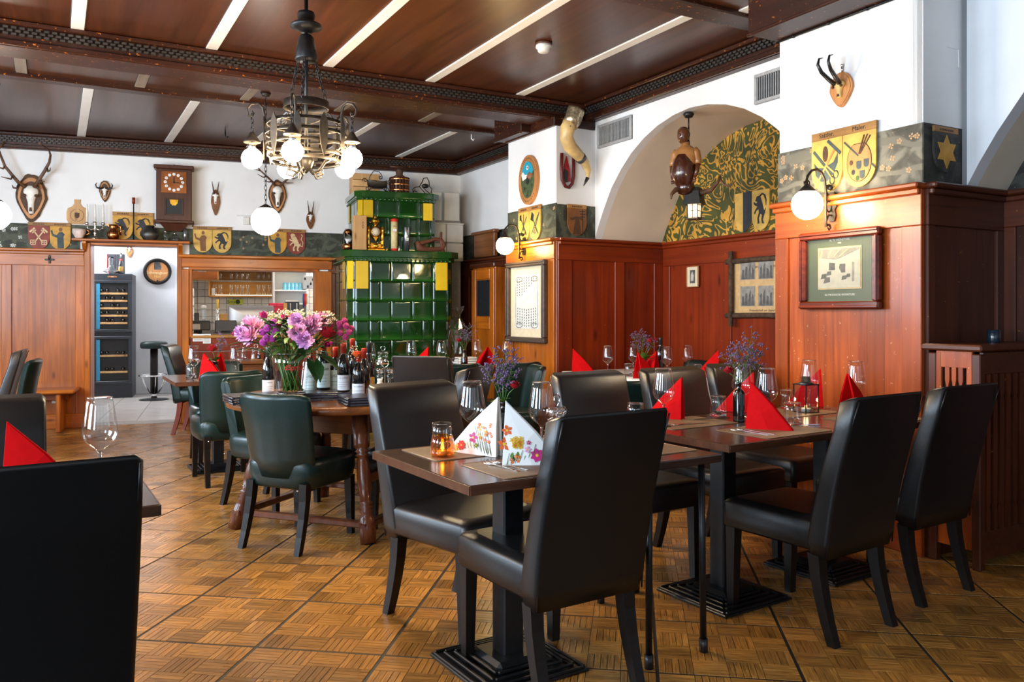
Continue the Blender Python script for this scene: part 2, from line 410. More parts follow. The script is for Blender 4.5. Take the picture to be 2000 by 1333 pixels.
def painted_band(name, base=(.035, .040, .026), fl=(.50, .34, .20)):
    m, nt, b = newmat(name); L = nt.links.new; b.inputs['Roughness'].default_value = .7
    tc = N(nt, 'ShaderNodeTexCoord')
    n1 = N(nt, 'ShaderNodeTexNoise', Scale=6, Detail=5, Distortion=1.4); L(tc.outputs['Object'], n1.inputs['Vector'])
    r1 = ramp(nt, [(.35, tuple(c*.55 for c in base)), (.5, base), (.62, tuple(min(1, c*2.4) for c in base))]); L(n1.outputs['Fac'], r1.inputs[0])
    w = N(nt, 'ShaderNodeTexWave', Scale=2.2, Distortion=9, Detail=2, wave_type='RINGS'); w.inputs['Detail Scale'].default_value = .8
    L(tc.outputs['Object'], w.inputs['Vector'])
    rw = ramp(nt, [(.80, (0, 0, 0)), (.92, (1, 1, 1))]); L(w.outputs['Fac'], rw.inputs[0])
    mw = N(nt, 'ShaderNodeMix', data_type='RGBA'); mw.inputs[7].default_value = (*[c*1.9 for c in base], 1)
    L(rw.outputs[0], mw.inputs[0]); L(r1.outputs[0], mw.inputs[6])
    wn = N(nt, 'ShaderNodeTexNoise', Scale=70, Detail=3, Roughness=.7); L(tc.outputs['Object'], wn.inputs['Vector'])
    rr = ramp(nt, [(.68, (0, 0, 0)), (.72, (1, 1, 1))]); L(wn.outputs['Fac'], rr.inputs[0])
    mx = N(nt, 'ShaderNodeMix', data_type='RGBA'); mx.inputs[7].default_value = (*fl, 1)
    L(rr.outputs[0], mx.inputs[0]); L(mw.outputs[2], mx.inputs[6]); L(mx.outputs[2], b.inputs['Base Color'])
    return m
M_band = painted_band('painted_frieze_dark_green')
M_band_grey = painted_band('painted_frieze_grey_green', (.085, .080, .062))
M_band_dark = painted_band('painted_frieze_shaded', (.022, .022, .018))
M_band_flower = plain('painted_frieze_blossom', (.45, .29, .15), .7)
M_band_flower_w = plain('painted_frieze_white_blossom', (.62, .64, .60), .7)

def lunette_mat():
    m, nt, b = newmat('scrolled_lunette_painting'); L = nt.links.new; b.inputs['Roughness'].default_value = .65
    tc = N(nt, 'ShaderNodeTexCoord')
    n1 = N(nt, 'ShaderNodeTexNoise', Scale=3.2, Detail=1.5, Distortion=3.2); L(tc.outputs['Object'], n1.inputs['Vector'])
    sn = N(nt, 'ShaderNodeMath', operation='MULTIPLY'); sn.inputs[1].default_value = 34; L(n1.outputs['Fac'], sn.inputs[0])
    s2 = N(nt, 'ShaderNodeMath', operation='SINE'); L(sn.outputs[0], s2.inputs[0])
    n3 = N(nt, 'ShaderNodeTexNoise', Scale=11, Detail=2); L(tc.outputs['Object'], n3.inputs['Vector'])
    ad = N(nt, 'ShaderNodeMath', operation='MULTIPLY_ADD'); ad.inputs[1].default_value = 2.4; ad.inputs[2].default_value = -1.25; L(n3.outputs['Fac'], ad.inputs[0])
    sm = N(nt, 'ShaderNodeMath', operation='ADD'); L(s2.outputs[0], sm.inputs[0]); L(ad.outputs[0], sm.inputs[1])
    rp = ramp(nt, [(.59, (.060, .068, .010)), (.625, (.03, .03, .006)), (.66, (.60, .31, .035))]); 
    mr = N(nt, 'ShaderNodeMapRange'); mr.inputs[1].default_value = -1.2; mr.inputs[2].default_value = 1.2; L(sm.outputs[0], mr.inputs[0]); L(mr.outputs[0], rp.inputs[0])
    n2 = N(nt, 'ShaderNodeTexNoise', Scale=7, Detail=3); L(tc.outputs['Object'], n2.inputs['Vector'])
    r2 = ramp(nt, [(.3, (.6, .6, .55)), (.7, (1.2, 1.15, 1.1))]); L(n2.outputs['Fac'], r2.inputs[0])
    mx = N(nt, 'ShaderNodeMix', data_type='RGBA', blend_type='MULTIPLY'); mx.inputs[0].default_value = 1; L(rp.outputs[0], mx.inputs[6]); L(r2.outputs[0], mx.inputs[7])
    L(mx.outputs[2], b.inputs['Base Color']); return m
M_lunette = lunette_mat()

def stove_mat(name, c0, c1, rough=.07, band=True):
    m, nt, b = newmat(name); L = nt.links.new
    b.inputs['Roughness'].default_value = rough; b.inputs['Coat Weight'].default_value = .6; b.inputs['Coat Roughness'].default_value = .03
    tc = N(nt, 'ShaderNodeTexCoord'); oi = N(nt, 'ShaderNodeObjectInfo')
    n = N(nt, 'ShaderNodeTexNoise', Scale=5, Detail=3); L(tc.outputs['Object'], n.inputs['Vector'])
    rp = ramp(nt, [(.3, c0), (.75, c1)]); L(n.outputs['Fac'], rp.inputs[0])
    hs = N(nt, 'ShaderNodeHueSaturation'); mr = N(nt, 'ShaderNodeMapRange'); mr.inputs[3].default_value = .7; mr.inputs[4].default_value = 1.35
    sx = N(nt, 'ShaderNodeSeparateXYZ'); L(tc.outputs['Generated'], sx.inputs[0]); rg = ramp(nt, [(.03, tuple(min(1, q*1.9+.005) for q in c1)), (.16, tuple(q*1.1 for q in c1)), (.30, c0)])  # lighter lower edge: soft highlight painted into each tile's glaze colour
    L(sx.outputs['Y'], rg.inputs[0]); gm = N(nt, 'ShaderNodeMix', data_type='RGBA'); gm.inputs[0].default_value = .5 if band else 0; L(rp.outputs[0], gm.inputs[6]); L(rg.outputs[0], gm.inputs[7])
    L(oi.outputs['Random'], mr.inputs[0]); L(mr.outputs[0], hs.inputs['Value']); L(gm.outputs[2], hs.inputs['Color']); L(hs.outputs[0], b.inputs['Base Color'])
    bp = N(nt, 'ShaderNodeBump', Strength=.12, Distance=.01); L(n.outputs['Fac'], bp.inputs['Height']); L(bp.outputs[0], b.inputs['Normal'])
    return m
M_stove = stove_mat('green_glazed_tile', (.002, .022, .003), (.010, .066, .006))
M_stove_y = stove_mat('yellow_glazed_tile', (.62, .40, .01), (.72, .48, .015), .15, False)
M_stove_c = stove_mat('green_glazed_cornice', (.003, .030, .004), (.010, .062, .006), .09, False)

def parquet_mat():
    m, nt, b = newmat('oak_mosaic_parquet'); L = nt.links.new
    b.inputs['Roughness'].default_value = .28; b.inputs['Coat Weight'].default_value = .15; b.inputs['Coat Roughness'].default_value = .12
    at = N(nt, 'ShaderNodeAttribute', attribute_name='tone'); tc = N(nt, 'ShaderNodeTexCoord'); oi = N(nt, 'ShaderNodeObjectInfo')
    # grain along the strip: tone.g says which way the strip runs
    sx = N(nt, 'ShaderNodeSeparateXYZ'); L(tc.outputs['Object'], sx.inputs[0])
    sp = N(nt, 'ShaderNodeSeparateColor'); L(at.outputs['Color'], sp.inputs[0])
    m1 = N(nt, 'ShaderNodeMapping'); m1.inputs['Scale'].default_value = (160, 9, 1); L(tc.outputs['Object'], m1.inputs[0])
    m2 = N(nt, 'ShaderNodeMapping'); m2.inputs['Scale'].default_value = (9, 160, 1); L(tc.outputs['Object'], m2.inputs[0])
    mv = N(nt, 'ShaderNodeMix', data_type='VECTOR'); L(sp.outputs[1], mv.inputs[0]); L(m1.outputs[0], mv.inputs[4]); L(m2.outputs[0], mv.inputs[5])
    n = N(nt, 'ShaderNodeTexNoise', Scale=1, Detail=4, Roughness=.65); L(mv.outputs[1], n.inputs['Vector'])
    rp = ramp(nt, [(.30, (.15, .056, .010)), (.55, (.42, .185, .036)), (.8, (.62, .33, .085))]); L(n.outputs['Fac'], rp.inputs[0])
    hs = N(nt, 'ShaderNodeHueSaturation')
    ma = N(nt, 'ShaderNodeMapRange'); ma.inputs[3].default_value = .58; ma.inputs[4].default_value = 1.3; L(sp.outputs[0], ma.inputs[0])
    mb = N(nt, 'ShaderNodeMapRange'); mb.inputs[3].default_value = .9; mb.inputs[4].default_value = 1.1; L(oi.outputs['Random'], mb.inputs[0])
    mm = N(nt, 'ShaderNodeMath', operation='MULTIPLY'); L(ma.outputs[0], mm.inputs[0]); L(mb.outputs[0], mm.inputs[1])
    L(mm.outputs[0], hs.inputs['Value']); L(rp.outputs[0], hs.inputs['Color']); L(hs.outputs[0], b.inputs['Base Color'])
    n2 = N(nt, 'ShaderNodeTexNoise', Scale=3, Detail=2); L(tc.outputs['Object'], n2.inputs['Vector'])
    rr = N(nt, 'ShaderNodeMapRange'); rr.inputs[3].default_value = .2; rr.inputs[4].default_value = .38; L(n2.outputs['Fac'], rr.inputs[0]); L(rr.outputs[0], b.inputs['Roughness'])
    return m
M_parquet = parquet_mat()
M_joint = plain('dark_floor_joint', (.018, .013, .010), .6)
# ------------------------------------------------------------------ structure
def at_plane(o, pl):
    o.location = pl.p; o.rotation_euler = (0, 0, pl.a); return o
_unit = {}
def piece(name, x0, x1, y0, y1, z0, z1, mat, parent, bev=.004):
    """a box-shaped piece in its parent's frame; the mesh of alike pieces is shared"""
    key = (name, mat.name, round(x1-x0, 3), round(y1-y0, 3), round(z1-z0, 3))
    if key not in _unit: _unit[key] = MB().box((0, 0, 0), (x1-x0, y1-y0, z1-z0), bev=bev).mesh(name, mat)
    o = link(name, _unit[key], parent); o.location = ((x0+x1)/2, (y0+y1)/2, (z0+z1)/2); return o
def planks(parent, x0, x1, z0, z1, y, mat, w=.14, t=.012):
    n = max(1, round((x1-x0)/w)); dw = (x1-x0)/n
    for i in range(n):
        dy = random.uniform(-.0006, .0006)
        piece('plank', x0+i*dw+.0003, x0+(i+1)*dw-.0003, y-t+dy, y+dy, z0, z1, mat, parent, 0)
def panelling(parent, xs, z0, z1, mats, stile=.09, rail_t=.17, rail_b=.16, cap=.05, plankw=.14, extra=None, proud=.03, edges=None):
    """framed panelling between stile centre lines xs (first and last are the outer edges)"""
    mv, mh = mats
    x0, x1 = xs[0], xs[-1]
    zt = z1-.035
    piece('rail', x0, x1, -proud, 0, zt-rail_t, zt, mh, parent)
    piece('rail', x0, x1, -proud, 0, z0, z0+rail_b, mh, parent)
    piece('cap_moulding', x0-.01, x1+.01, -proud-cap, 0, z1-.035, z1-.005, mh, parent, .008)
    piece('bead', x0, x1, -proud-cap*.55, -proud, zt-.03, zt, mh, parent, .006)
    ss = []
    for i, x in enumerate(xs):
        a, b = (x, x+stile) if i == 0 else ((x-stile, x) if i == len(xs)-1 else (x-stile/2, x+stile/2))
        if edges and i in (0, len(xs)-1):
            e = edges[0 if i == 0 else 1]
            a, b = (x, x+e) if i == 0 else (x-e, x)
        ss.append((a, b)); piece('stile', a, b, -proud, 0, z0+rail_b, zt-rail_t, mv, parent)
    for i in range(len(xs)-1):
        a, b = ss[i][1], ss[i+1][0]
        if b-a > .05: planks(parent, a+.001, b-.001, z0+rail_b+.001, zt-rail_t-.001, -.002, mv, plankw)
def dentils(parent, x0, x1, yface, zc, mat=None, pitch=.047, rows=3):
    mb = MB(); n = int((x1-x0)/pitch)
    for r in range(rows):
        for i in range(n):
            x = x0+(i+.5*(r % 2))*pitch
            mb.box((x, yface-.011, zc+(r-(rows-1)/2)*.021), (.030, .026, .0145))
    return stuff(mb.build('dentil_blocks', mat or M_dentil, parent, recalc=False))

# ---- floor
fmb = MB().box((0, 0, -.012), (30, 30, .02))
floor = structure(fmb.build('floor', M_joint))
fo = G(601, 1175); FD = Vector((236/FPX, 1, 0)).normalized(); FE = Vector((FD.y, -FD.x, 0)); FA = math.atan2(FE.y, FE.x)
floor.location = (fo.x, fo.y, 0); floor.rotation_euler = (0, 0, FA)
def tile_mesh(k):
    rnd = random.Random(k*17+3); mb = MB(); tone = []
    T = .4885; nb = 4; bs = T/nb; ns = 5; sw = bs/ns
    for bi in range(nb):
        for bj in range(nb):
            hor = (bi+bj) % 2; bt = rnd.uniform(.12, .88)
            for q in range(ns):
                if hor: x0, x1, y0, y1 = bi*bs, (bi+1)*bs, bj*bs+q*sw, bj*bs+(q+1)*sw
                else: x0, x1, y0, y1 = bi*bs+q*sw, bi*bs+(q+1)*sw, bj*bs, (bj+1)*bs
                g = .0006; x0 += g-T/2; x1 += -g-T/2; y0 += g-T/2; y1 += -g-T/2; b = .0006
                tl = [rnd.uniform(-.0001, .0001) for _ in range(2)]
                def zz(x, y): return (tl[0] if x > (x0+x1)/2 else -tl[0])+(tl[1] if y > (y0+y1)/2 else -tl[1])
                vs = [(x, y, -.003) for x, y in ((x0, y0), (x1, y0), (x1, y1), (x0, y1))]+[(x, y, zz(x, y)) for x, y in ((x0+b, y0+b), (x1-b, y0+b), (x1-b, y1-b), (x0+b, y1-b))]
                mb.add(vs, [(4, 5, 6, 7), (0, 1, 5, 4), (1, 2, 6, 5), (2, 3, 7, 6), (3, 0, 4, 7)])
                tv = min(1, max(0, bt+rnd.uniform(-.3, .3))); tone += [(tv, float(hor), 0, 1)]*5
    me = mb.mesh('floor_tile', M_parquet, recalc=False)
    at = me.color_attributes.new('tone', 'FLOAT_COLOR', 'CORNER'); buf = []
    for p, c in zip(me.polygons, tone): buf += list(c)*p.loop_total
    at.data.foreach_set('color', buf); return me
TILES = [tile_mesh(k) for k in range(5)]
ntile = 0
BN = Vector((-BD.y, BD.x, 0))
for i in range(-14, 22):
    for j in range(-3, 22):
        c = fo+FE*(i+.5)*.5+FD*(j+.5)*.5
        if c.y < 1.2 or c.y > 10.6 or abs(c.x) > .66*c.y+.55: continue
        if (c-B0).dot(BN) > -.02+.35 or c.dot(V) > 5.1 or (c-C2).dot(V) > .1 and c.dot(U) > 2.6 and c.dot(U) < 3.7: continue
        o = link('floor_tile', TILES[random.randrange(5)], floor); ntile += 1
        o.location = ((i+.5)*.5, (j+.5)*.5, 0); o.rotation_euler = (0, 0, R(90)*random.randrange(4) if False else (0 if random.random() < .5 else PI))
# far side of the doorway: pale stone tiles (passage, kitchen)
# ---- ceiling
ceil = structure(MB().box((1.2, 4.2, ZC+.06), (8.4, 15, .08)).build('ceiling', M_ceil)); ceil.rotation_euler = (0, 0, AR)
BU0, BU1 = 6.33, 6.62; CB0, CB1 = 3.86, 4.05; MU0, MU1 = 7.66, 7.80
P0v = 1.005; SPC = .866
def field(u0, u1, off, mat_b, ks):
    ks = list(ks)
    for k in ks:
        v = P0v+off+k*SPC
        piece('ceiling_batten', v-.04, v+.04, u0, u1, ZC-.006, ZC+.02, mat_b, ceil, .002)
        piece('ceiling_panel', v+.042, v+SPC-.042, u0, u1, ZC+.002, ZC+.02, M_ceil, ceil, .003)
field(CB1, BU0, 0, M_batten, range(-5, 4))
field(BU1, MU0, .50, M_batten_dull, range(-5, 4))
field(MU1, 11.2, .12, M_batten, range(-6, 5))
field(.6, CB0, .25, M_batten, range(-5, 4))
field(-3, .4, .25, M_batten, range(-5, 4))
piece('ceiling_board', -2.8, 4.5, CB0, CB1, ZC-.03, ZC+.02, M_beam, ceil, .008)
piece('ceiling_board', -2.8, 4.5, MU0, MU1, ZC-.035, ZC+.02, M_beam, ceil, .01)
piece('ceiling_board', -2.8, 4.5, .4, .6, ZC-.03, ZC+.02, M_beam, ceil, .008)
# beam with dentil band
bm_ = MB().box((.85, (BU0+BU1)/2, ZL+.085), (7.1, BU1-BU0, .17), bev=.006)
bm_.box((.85, BU0-.012, ZL+.022), (7.1, .03, .036), bev=.006).box((.85, BU0-.02, ZC-.018), (7.1, .045, .03), bev=.006)
beam = structure(bm_.build('trim_1', M_beam)); beam.rotation_euler = (0, 0, AR)
dentils(beam, -2.3, 4.36, BU0, ZL+.098)
piece('pillar_capping', 3.915, 4.36, 6.232, 7.15, 2.955, 3.035, M_beam, beam, .006)
piece('pillar_capping', 3.93, 4.38, 6.62, 7.15, 3.03, 3.2, M_beam, beam, .006)
# crowns
def crown(name, pl, s0, s1, depth=.07):
    L = s1-s0; c = (s0+s1)/2
    mb = MB().box((c, -depth/2, (ZL+ZC)/2), (L, depth, ZC-ZL), bev=.005).box((c, -depth-.012, ZL+.022), (L, .028, .036), bev=.006).box((c, -depth-.02, ZC-.018), (L, .045, .03), bev=.006)
    o = structure(at_plane(mb.build(name, M_beam), pl)); dentils(o, s0+.02, s1-.05, -depth, ZL+.098); return o
crown('trim_2', PB, -1.6, 5.12)
crown('trim_3', PA, -.02, 2.62)
crown('trim_4', P2, -4.35, -.9)
for a, b, nm, dp in ((-.93, -.40, 'trim_5', .14), (2.58, 3.62, 'trim_6', .25)):
    mb = MB().box(((a+b)/2, -dp/2+.01, (2.965+ZC)/2), (b-a, dp+.02, ZC-2.965), bev=.006).box(((a+b)/2, -dp, 2.962), (b-a, .03, .02), bev=.004)
    structure(at_plane(mb.build(nm, M_beam), PF))
# cable along the head of the near pillar
cb = MB().tube([PF.p+PF.d*2.6-V*.012+Vector((0, 0, 2.957)), PF.p+PF.d*3.56-V*.012+Vector((0, 0, 2.957))], .006, 6)
for q in range(4):
    cb.sphere(PF.p+PF.d*(2.72+q*.26)-V*.012+Vector((0, 0, 2.957)), .011, 8)
tag(cb.build('cable', M_black), 'thin dark cable clipped along the head of the near white pillar under the ceiling', 'cable')

# ---- back wall with doorway and serving hatch
D0, D1, DZ = .868, 1.772, 2.035
H0, H1, HZ0, HZ1 = 1.914, 3.315, .985, 1.77
wb = MB()
def wbox(a, b, z0, z1, y0=0, y1=.25): wb.box(((a+b)/2, (y0+y1)/2, (z0+z1)/2), (b-a, y1-y0, z1-z0))
wbox(-3, D0, 0, 3.3); wbox(D0, D1, DZ, 3.3); wbox(D1, H0, 0, 3.3); wbox(H0, H1, 0, HZ0); wbox(H0, H1, HZ1, 3.3); wbox(H1, 6.4, 0, 3.3)
wall_back = structure(at_plane(wb.build('wall_back', M_plaster), PB))
piece('painted_frieze', -2.2, D0-.10, -.008, .001, ZW-.02, 2.235, M_band, wall_back, 0)
piece('painted_frieze', D0-.10, D1+.12, -.008, .001, 2.05, 2.235, M_band, wall_back, 0)
piece('painted_frieze', D1+.12, 4.45, -.008, .001, ZW-.04, 2.235, M_band, wall_back, 0)
rnd = random.Random(5)
def blossoms(parent, x0, x1, z0, z1, n, y, mat, seed, r=.022):
    rr = random.Random(seed); mb = MB()
    for _ in range(n):
        cx, cz = rr.uniform(x0, x1), rr.uniform(z0, z1); k = 5 if rr.random() < .6 else 4; a0 = rr.uniform(0, 6)
        for i in range(k):
            a = a0+2*PI*i/k; mb.prism(ell(cx+math.cos(a)*r*.62, cz+math.sin(a)*r*.62, r*.34, r*.34, 7), y-.0012, y)
        mb.prism(ell(cx, cz, r*.2, r*.2, 6), y-.0015, y)
    return stuff(mb.build('painted_blossoms', mat, parent))
blossoms(wall_back, -.1, .25, 1.98, 2.2, 9, -.008, M_band_flower_w, 3)
blossoms(wall_back, .62, .85, 2.0, 2.2, 5, -.008, M_band_flower, 4, .014)
blossoms(wall_back, 2.45, 2.8, 1.98, 2.2, 8, -.008, M_band_flower, 6, .014)
def bs(px, py=700): return PB.hit(px, py)[0]
# left panelling and door posts
panelling(wall_back, [-1.9, -1.1, bs(14), bs(166)], 00, ZW+.02, (M_pine, M_pine_h), stile=.095, rail_t=.15, plankw=.16, edges=(.1, .09))
for a, b in ((D0-.055, D0+.01), (D1-.01, D1+.045)):
    piece('door_post', a, b, -.05, .26, 0, DZ+.01, M_pine, wall_back, .008)
piece('door_lintel', D0-.05, D1+.04, -.03, .25, DZ-.012, DZ+.012, M_pine_h, wall_back, .004)
# hatch surround
piece('hatch_post', bs(352), H0-.02, -.045, 0, 0, HZ1, M_pine, wall_back, .01)
piece('hatch_post', H1+.02, bs(648), -.045, 0, 0, HZ1, M_pine, wall_back, .01)
piece('hatch_post', H0-.03, H0+.008, -.03, .26, HZ0, HZ1, M_pine, wall_back, .006)
piece('hatch_post', H1-.008, H1+.03, -.03, .26, HZ0, HZ1, M_pine, wall_back, .006)
piece('hatch_head', bs(352), bs(648), -.045, 0, HZ1+.02, ZW-.05, M_pine_h, wall_back, .008)
piece('hatch_head', H0-.03, H1+.03, -.03, .26, HZ1-.008, HZ1+.03, M_pine_h, wall_back, .006)
piece('cap_moulding', bs(352)-.02, bs(648)+.02, -.09, 0, ZW-.05, ZW-.015, M_pine_h, wall_back, .01)
piece('rail', H0-.02, H1+.02, -.02, 0, HZ0-.16, HZ0-.01, M_redpine_h, wall_back, .006)
piece('rail', H0-.02, H1+.02, -.02, 0, .0, .16, M_redpine_h, wall_back, .006)
planks(wall_back, H0, H1, .16, HZ0-.165, -.002, M_redpine, .35)
piece('counter_slab', H0, H1, -.04, .55, HZ0-.01, HZ0+.02, M_kitchen, wall_back, .008)
# right of the hatch, beside the stove
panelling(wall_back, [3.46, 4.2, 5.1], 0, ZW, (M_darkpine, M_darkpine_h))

# ---- rooms beyond: passage on the left, kitchen on the right
kb = MB()
kb.box((1.7, 2.2, -.004), (8, 4.2, .012))
kfl = at_plane(kb.build('floor_passage', M_grout), PB); structure(kfl)
for i in range(5):
    for j in range(8):
        piece('floor_tile', .05+i*.42, .05+i*.42+.412, .36+j*.42, .36+j*.42+.412, -.004, .006, M_flagstone, kfl, .003)
kw = MB(); kw.box((1.7, 4.0, 1.6), (8, .2, 3.3)).box((-.1, 2.1, 1.6), (.2, 3.8, 3.3)).box((1.83, 2.4, 1.6), (.05, 3.0, 3.3)).box((5.0, 2.1, 1.6), (.2, 3.8, 3.3)).box((1.7, 2.1, 3.0), (8, 3.8, .1))
wk = structure(at_plane(kw.build('wall_kitchen', M_plaster_blue), PB))
# kitchen tiling: single tiles that show through the hatch
kt = MB().box((3.45, 3.30, 1.5), (2.95, .04, 3.0)); wkt = structure(at_plane(kt.build('wall_kitchen_tiled', M_grout), PB))
TX0 = Plane(PB.p+BN*3.27, BD).hit(372, 600)[0]
for i in range(19):
    for j in range(12):
        x0 = TX0+i*.104; z0 = 1.0+j*.104
        piece('wall_tile', x0, x0+.099, 3.27, 3.285, z0, z0+.099, M_tile_w, wkt, .003)

# ---- right wall: pillars, arched wall, vaulted niche
T1a, T2a, T2b = -.893, 2.603, 3.568
wr = MB()
def pbox(a, b, y0, y1, z0, z1): wr.box(((a+b)/2, (y0+y1)/2, (z0+z1)/2), (b-a, y1-y0, z1-z0))
pbox(T1a, 0, 0, .43, 0, 2.96); pbox(T1a, -.002, .43, 1.3, 0, 3.2)                    # far pillar
pbox(T2a, T2b-.004, 0, .9, 0, 3.2)              # near pillar (its right face carries a small recess)
pbox(2.6, T2b-.004, .9, 1.4, 0, 3.2)
pbox(-.02, T2a+.1, 1.227, 1.4, 0, 3.2)          # niche back
ARC = [(0, 1.95), (.06, 2.07), (.14, 2.21), (.26, 2.39), (.40, 2.535), (.55, 2.655), (.72, 2.752), (.90, 2.822), (1.10, 2.868), (1.30, 2.885)]
ARC = ARC+[(2.6-x, z) for x, z in reversed(ARC[:-1])]
def arch_wall(mb, s0, s1, y0, y1, arc, ztop=3.2):
    poly = [(s0, 1.95)]+[(s0+x, z) for x, z in arc]+[(s1, 1.95), (s1, ztop), (s0, ztop)]
    # split in strips so that the faces stay planar and convex
    for i in range(len(arc)-1):
        (xa, za), (xb, zb) = arc[i], arc[i+1]
        mb.prism([(s0+xa, za), (s0+xb, zb), (s0+xb, ztop), (s0+xa, ztop)], y0, y1)
arch_wall(wr, 0, 2.6, .42, .50, ARC)
wall_right = structure(at_plane(wr.build('wall_right', M_plaster), PF))
vb = MB()
vb.loft([[(x, .50, z) for x, z in ARC], [(x, 1.235, z) for x, z in ARC]], caps=False, closed=False)
vb.build('vault', M_vault, wall_right, recalc=False)
lb = MB()
for i in range(len(ARC)-1):
    (xa, za), (xb, zb) = ARC[i], ARC[i+1]
    lb.prism([(xa, 1.95), (xb, 1.95), (xb, zb), (xa, za)], 1.215, 1.229)
lb.build('lunette', M_lunette, wall_right)
# painted friezes on the pillars
piece('painted_frieze', T1a, .008, -.008, .001, ZW, ZB, M_band, wall_right, 0)
piece('painted_frieze', T2a-.008, T2b+.008, -.008, .001, ZW, ZB, M_band_grey, wall_right, 0)
piece('painted_frieze', -.001, .008, -.008, .42, ZW, ZB-.01, M_band, wall_right, 0)
blossoms(wall_right, T1a+.05, -.02, 1.99, 2.22, 12, -.008, M_band_flower, 11, .016)
blossoms(wall_right, T2a+.02, 2.86, 1.99, 2.25, 8, -.008, M_band_flower, 12, .018)
blossoms(wall_right, 3.33, 3.55, 1.99, 2.25, 8, -.008, M_band_flower, 13, .018)
# panelling of the pillars
panelling(wall_right, [T1a, 0], 0, ZW, (M_pine, M_pine_h), stile=.13, rail_t=.16, plankw=.16)
panelling(wall_right, [T2a-.012, T2b+.01], 0, ZW, (M_pillar, M_pillar_h), stile=.12, rail_t=.19, plankw=.105, edges=(.10, .115))
# niche panelling (its own frames, parented to the wall)
side = structure(at_plane(MB().box((.6, .03, .98), (1.2, .02, 1.9)).build('wall_niche_side', M_redpine), PS))
sx = lambda px: PS.hit(px, 600)[0]
panelling(side, [0, sx(1207), 1.215], 0, ZW, (M_redpine, M_redpine_h), stile=.11, rail_t=.17, plankw=.19, edges=(.15, .12))
back = structure(at_plane(MB().box((1.3, .03, .98), (2.6, .02, 1.9)).build('wall_niche_back', M_redpine), PR))
rx = lambda px: PR.hit(px, 600)[0]
panelling(back, [.03, rx(1422), 1.75, 2.6], 0, ZW, (M_redpine, M_redpine_h), stile=.13, rail_t=.2, plankw=.23, edges=(.10, .1))
# right face of the near pillar (with the little square recess), and the next niche
pt = MB()
Z0n, Z1n = 2.593, 2.688; n0, n1 = .204, .306
for (a, b, z0, z1) in ((0, n0, 0, 3.2), (n1, .335, 0, 3.2), (n0, n1, 0, Z0n), (n0, n1, Z1n, 3.2)):
    pt.box(((a+b)/2, .03, (z0+z1)/2), (b-a, .06, z1-z0))
pt.box((.255, .10, 2.64), (.2, .02, .2)); pt.box((.20, .08, 2.64), (.01, .06, .12)); pt.box((.31, .08, 2.64), (.01, .06, .12)); pt.box((.255, .08, 2.588), (.12, .06, .01)); pt.box((.255, .08, 2.693), (.12, .06, .01))
wpt = structure(at_plane(pt.build('wall_pillar_side', M_plaster), PT))
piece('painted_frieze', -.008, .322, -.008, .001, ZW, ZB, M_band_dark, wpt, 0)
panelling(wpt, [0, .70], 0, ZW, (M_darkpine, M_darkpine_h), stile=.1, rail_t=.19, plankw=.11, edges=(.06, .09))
# second niche: front arch, soffit, lunette, back panelling
P3 = Plane(C2+V*.33, -U); P3b = Plane(C2+V*.705, -U)
a3 = MB(); ARC3 = [(x*1.15+.03, z) for x, z in ARC]
arch_wall(a3, 0, 3.2, 0, .09, ARC3); a3.box((4.6, .05, 1.6), (3, .1, 3.2))
w3 = structure(at_plane(a3.build('wall_right_near', M_plaster_blue), P3))
v3 = MB(); v3.loft([[(x, .09, z) for x, z in ARC3], [(x, .385, z-.0) for x, z in ARC3]], caps=False, closed=False); v3.build('vault', M_vault, w3, recalc=False)  # tan shading of this soffit is put into its plaster colour
l3 = MB()
for i in range(len(ARC3)-1):
    (xa, za), (xb, zb) = ARC3[i], ARC3[i+1]
    l3.prism([(xa, 1.95), (xb, 1.95), (xb, zb), (xa, za)], .37, .385)
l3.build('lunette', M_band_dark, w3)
b3 = structure(at_plane(MB().box((1.5, .04, .98), (3.2, .04, 1.9)).build('wall_near_niche_back', M_darkpine), P3b))
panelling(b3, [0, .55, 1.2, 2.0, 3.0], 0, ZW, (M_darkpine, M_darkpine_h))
# wall between the stove and the far pillar
w2 = structure(at_plane(MB().box((-2.4, .06, 1.6), (3.9, .12, 3.3)).build('wall_stove_recess', M_plaster), P2))
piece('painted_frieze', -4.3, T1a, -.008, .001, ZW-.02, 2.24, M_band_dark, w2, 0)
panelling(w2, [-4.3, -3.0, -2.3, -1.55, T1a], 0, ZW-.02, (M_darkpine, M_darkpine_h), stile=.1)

# ---- the unseen rest of the room: window wall on the left, wall behind the camera
wl = MB()
def lbox(u0, u1, z0, z1): wl.box(((u0+u1)/2, 0, (z0+z1)/2), (u1-u0, .2, z1-z0))
wins = [(-.9-.675, -.9+.675), (2.0-.675, 2.0+.675), (4.7-.675, 4.7+.675), (7.0-.675, 7.0+.675)]
lbox(-3.2, 10, 0, 1.0); lbox(-3.2, 10, 2.7, 3.3); prev = -3.2
for a, b in wins+[(10, 10)]:
    if a > prev: lbox(prev, a, 1.0, 2.7)
    prev = b
wall_left = structure(wl.build('wall_left', M_plaster)); wall_left.location = uv(0, -2.62-.3); wall_left.rotation_euler = (0, 0, math.atan2(U.y, U.x))
wall_front = structure(MB().box((0, 0, 1.6), (9, .2, 3.3)).build('wall_front', M_plaster)); wall_front.location = uv(-3.2, .9); wall_front.rotation_euler = (0, 0, AR)
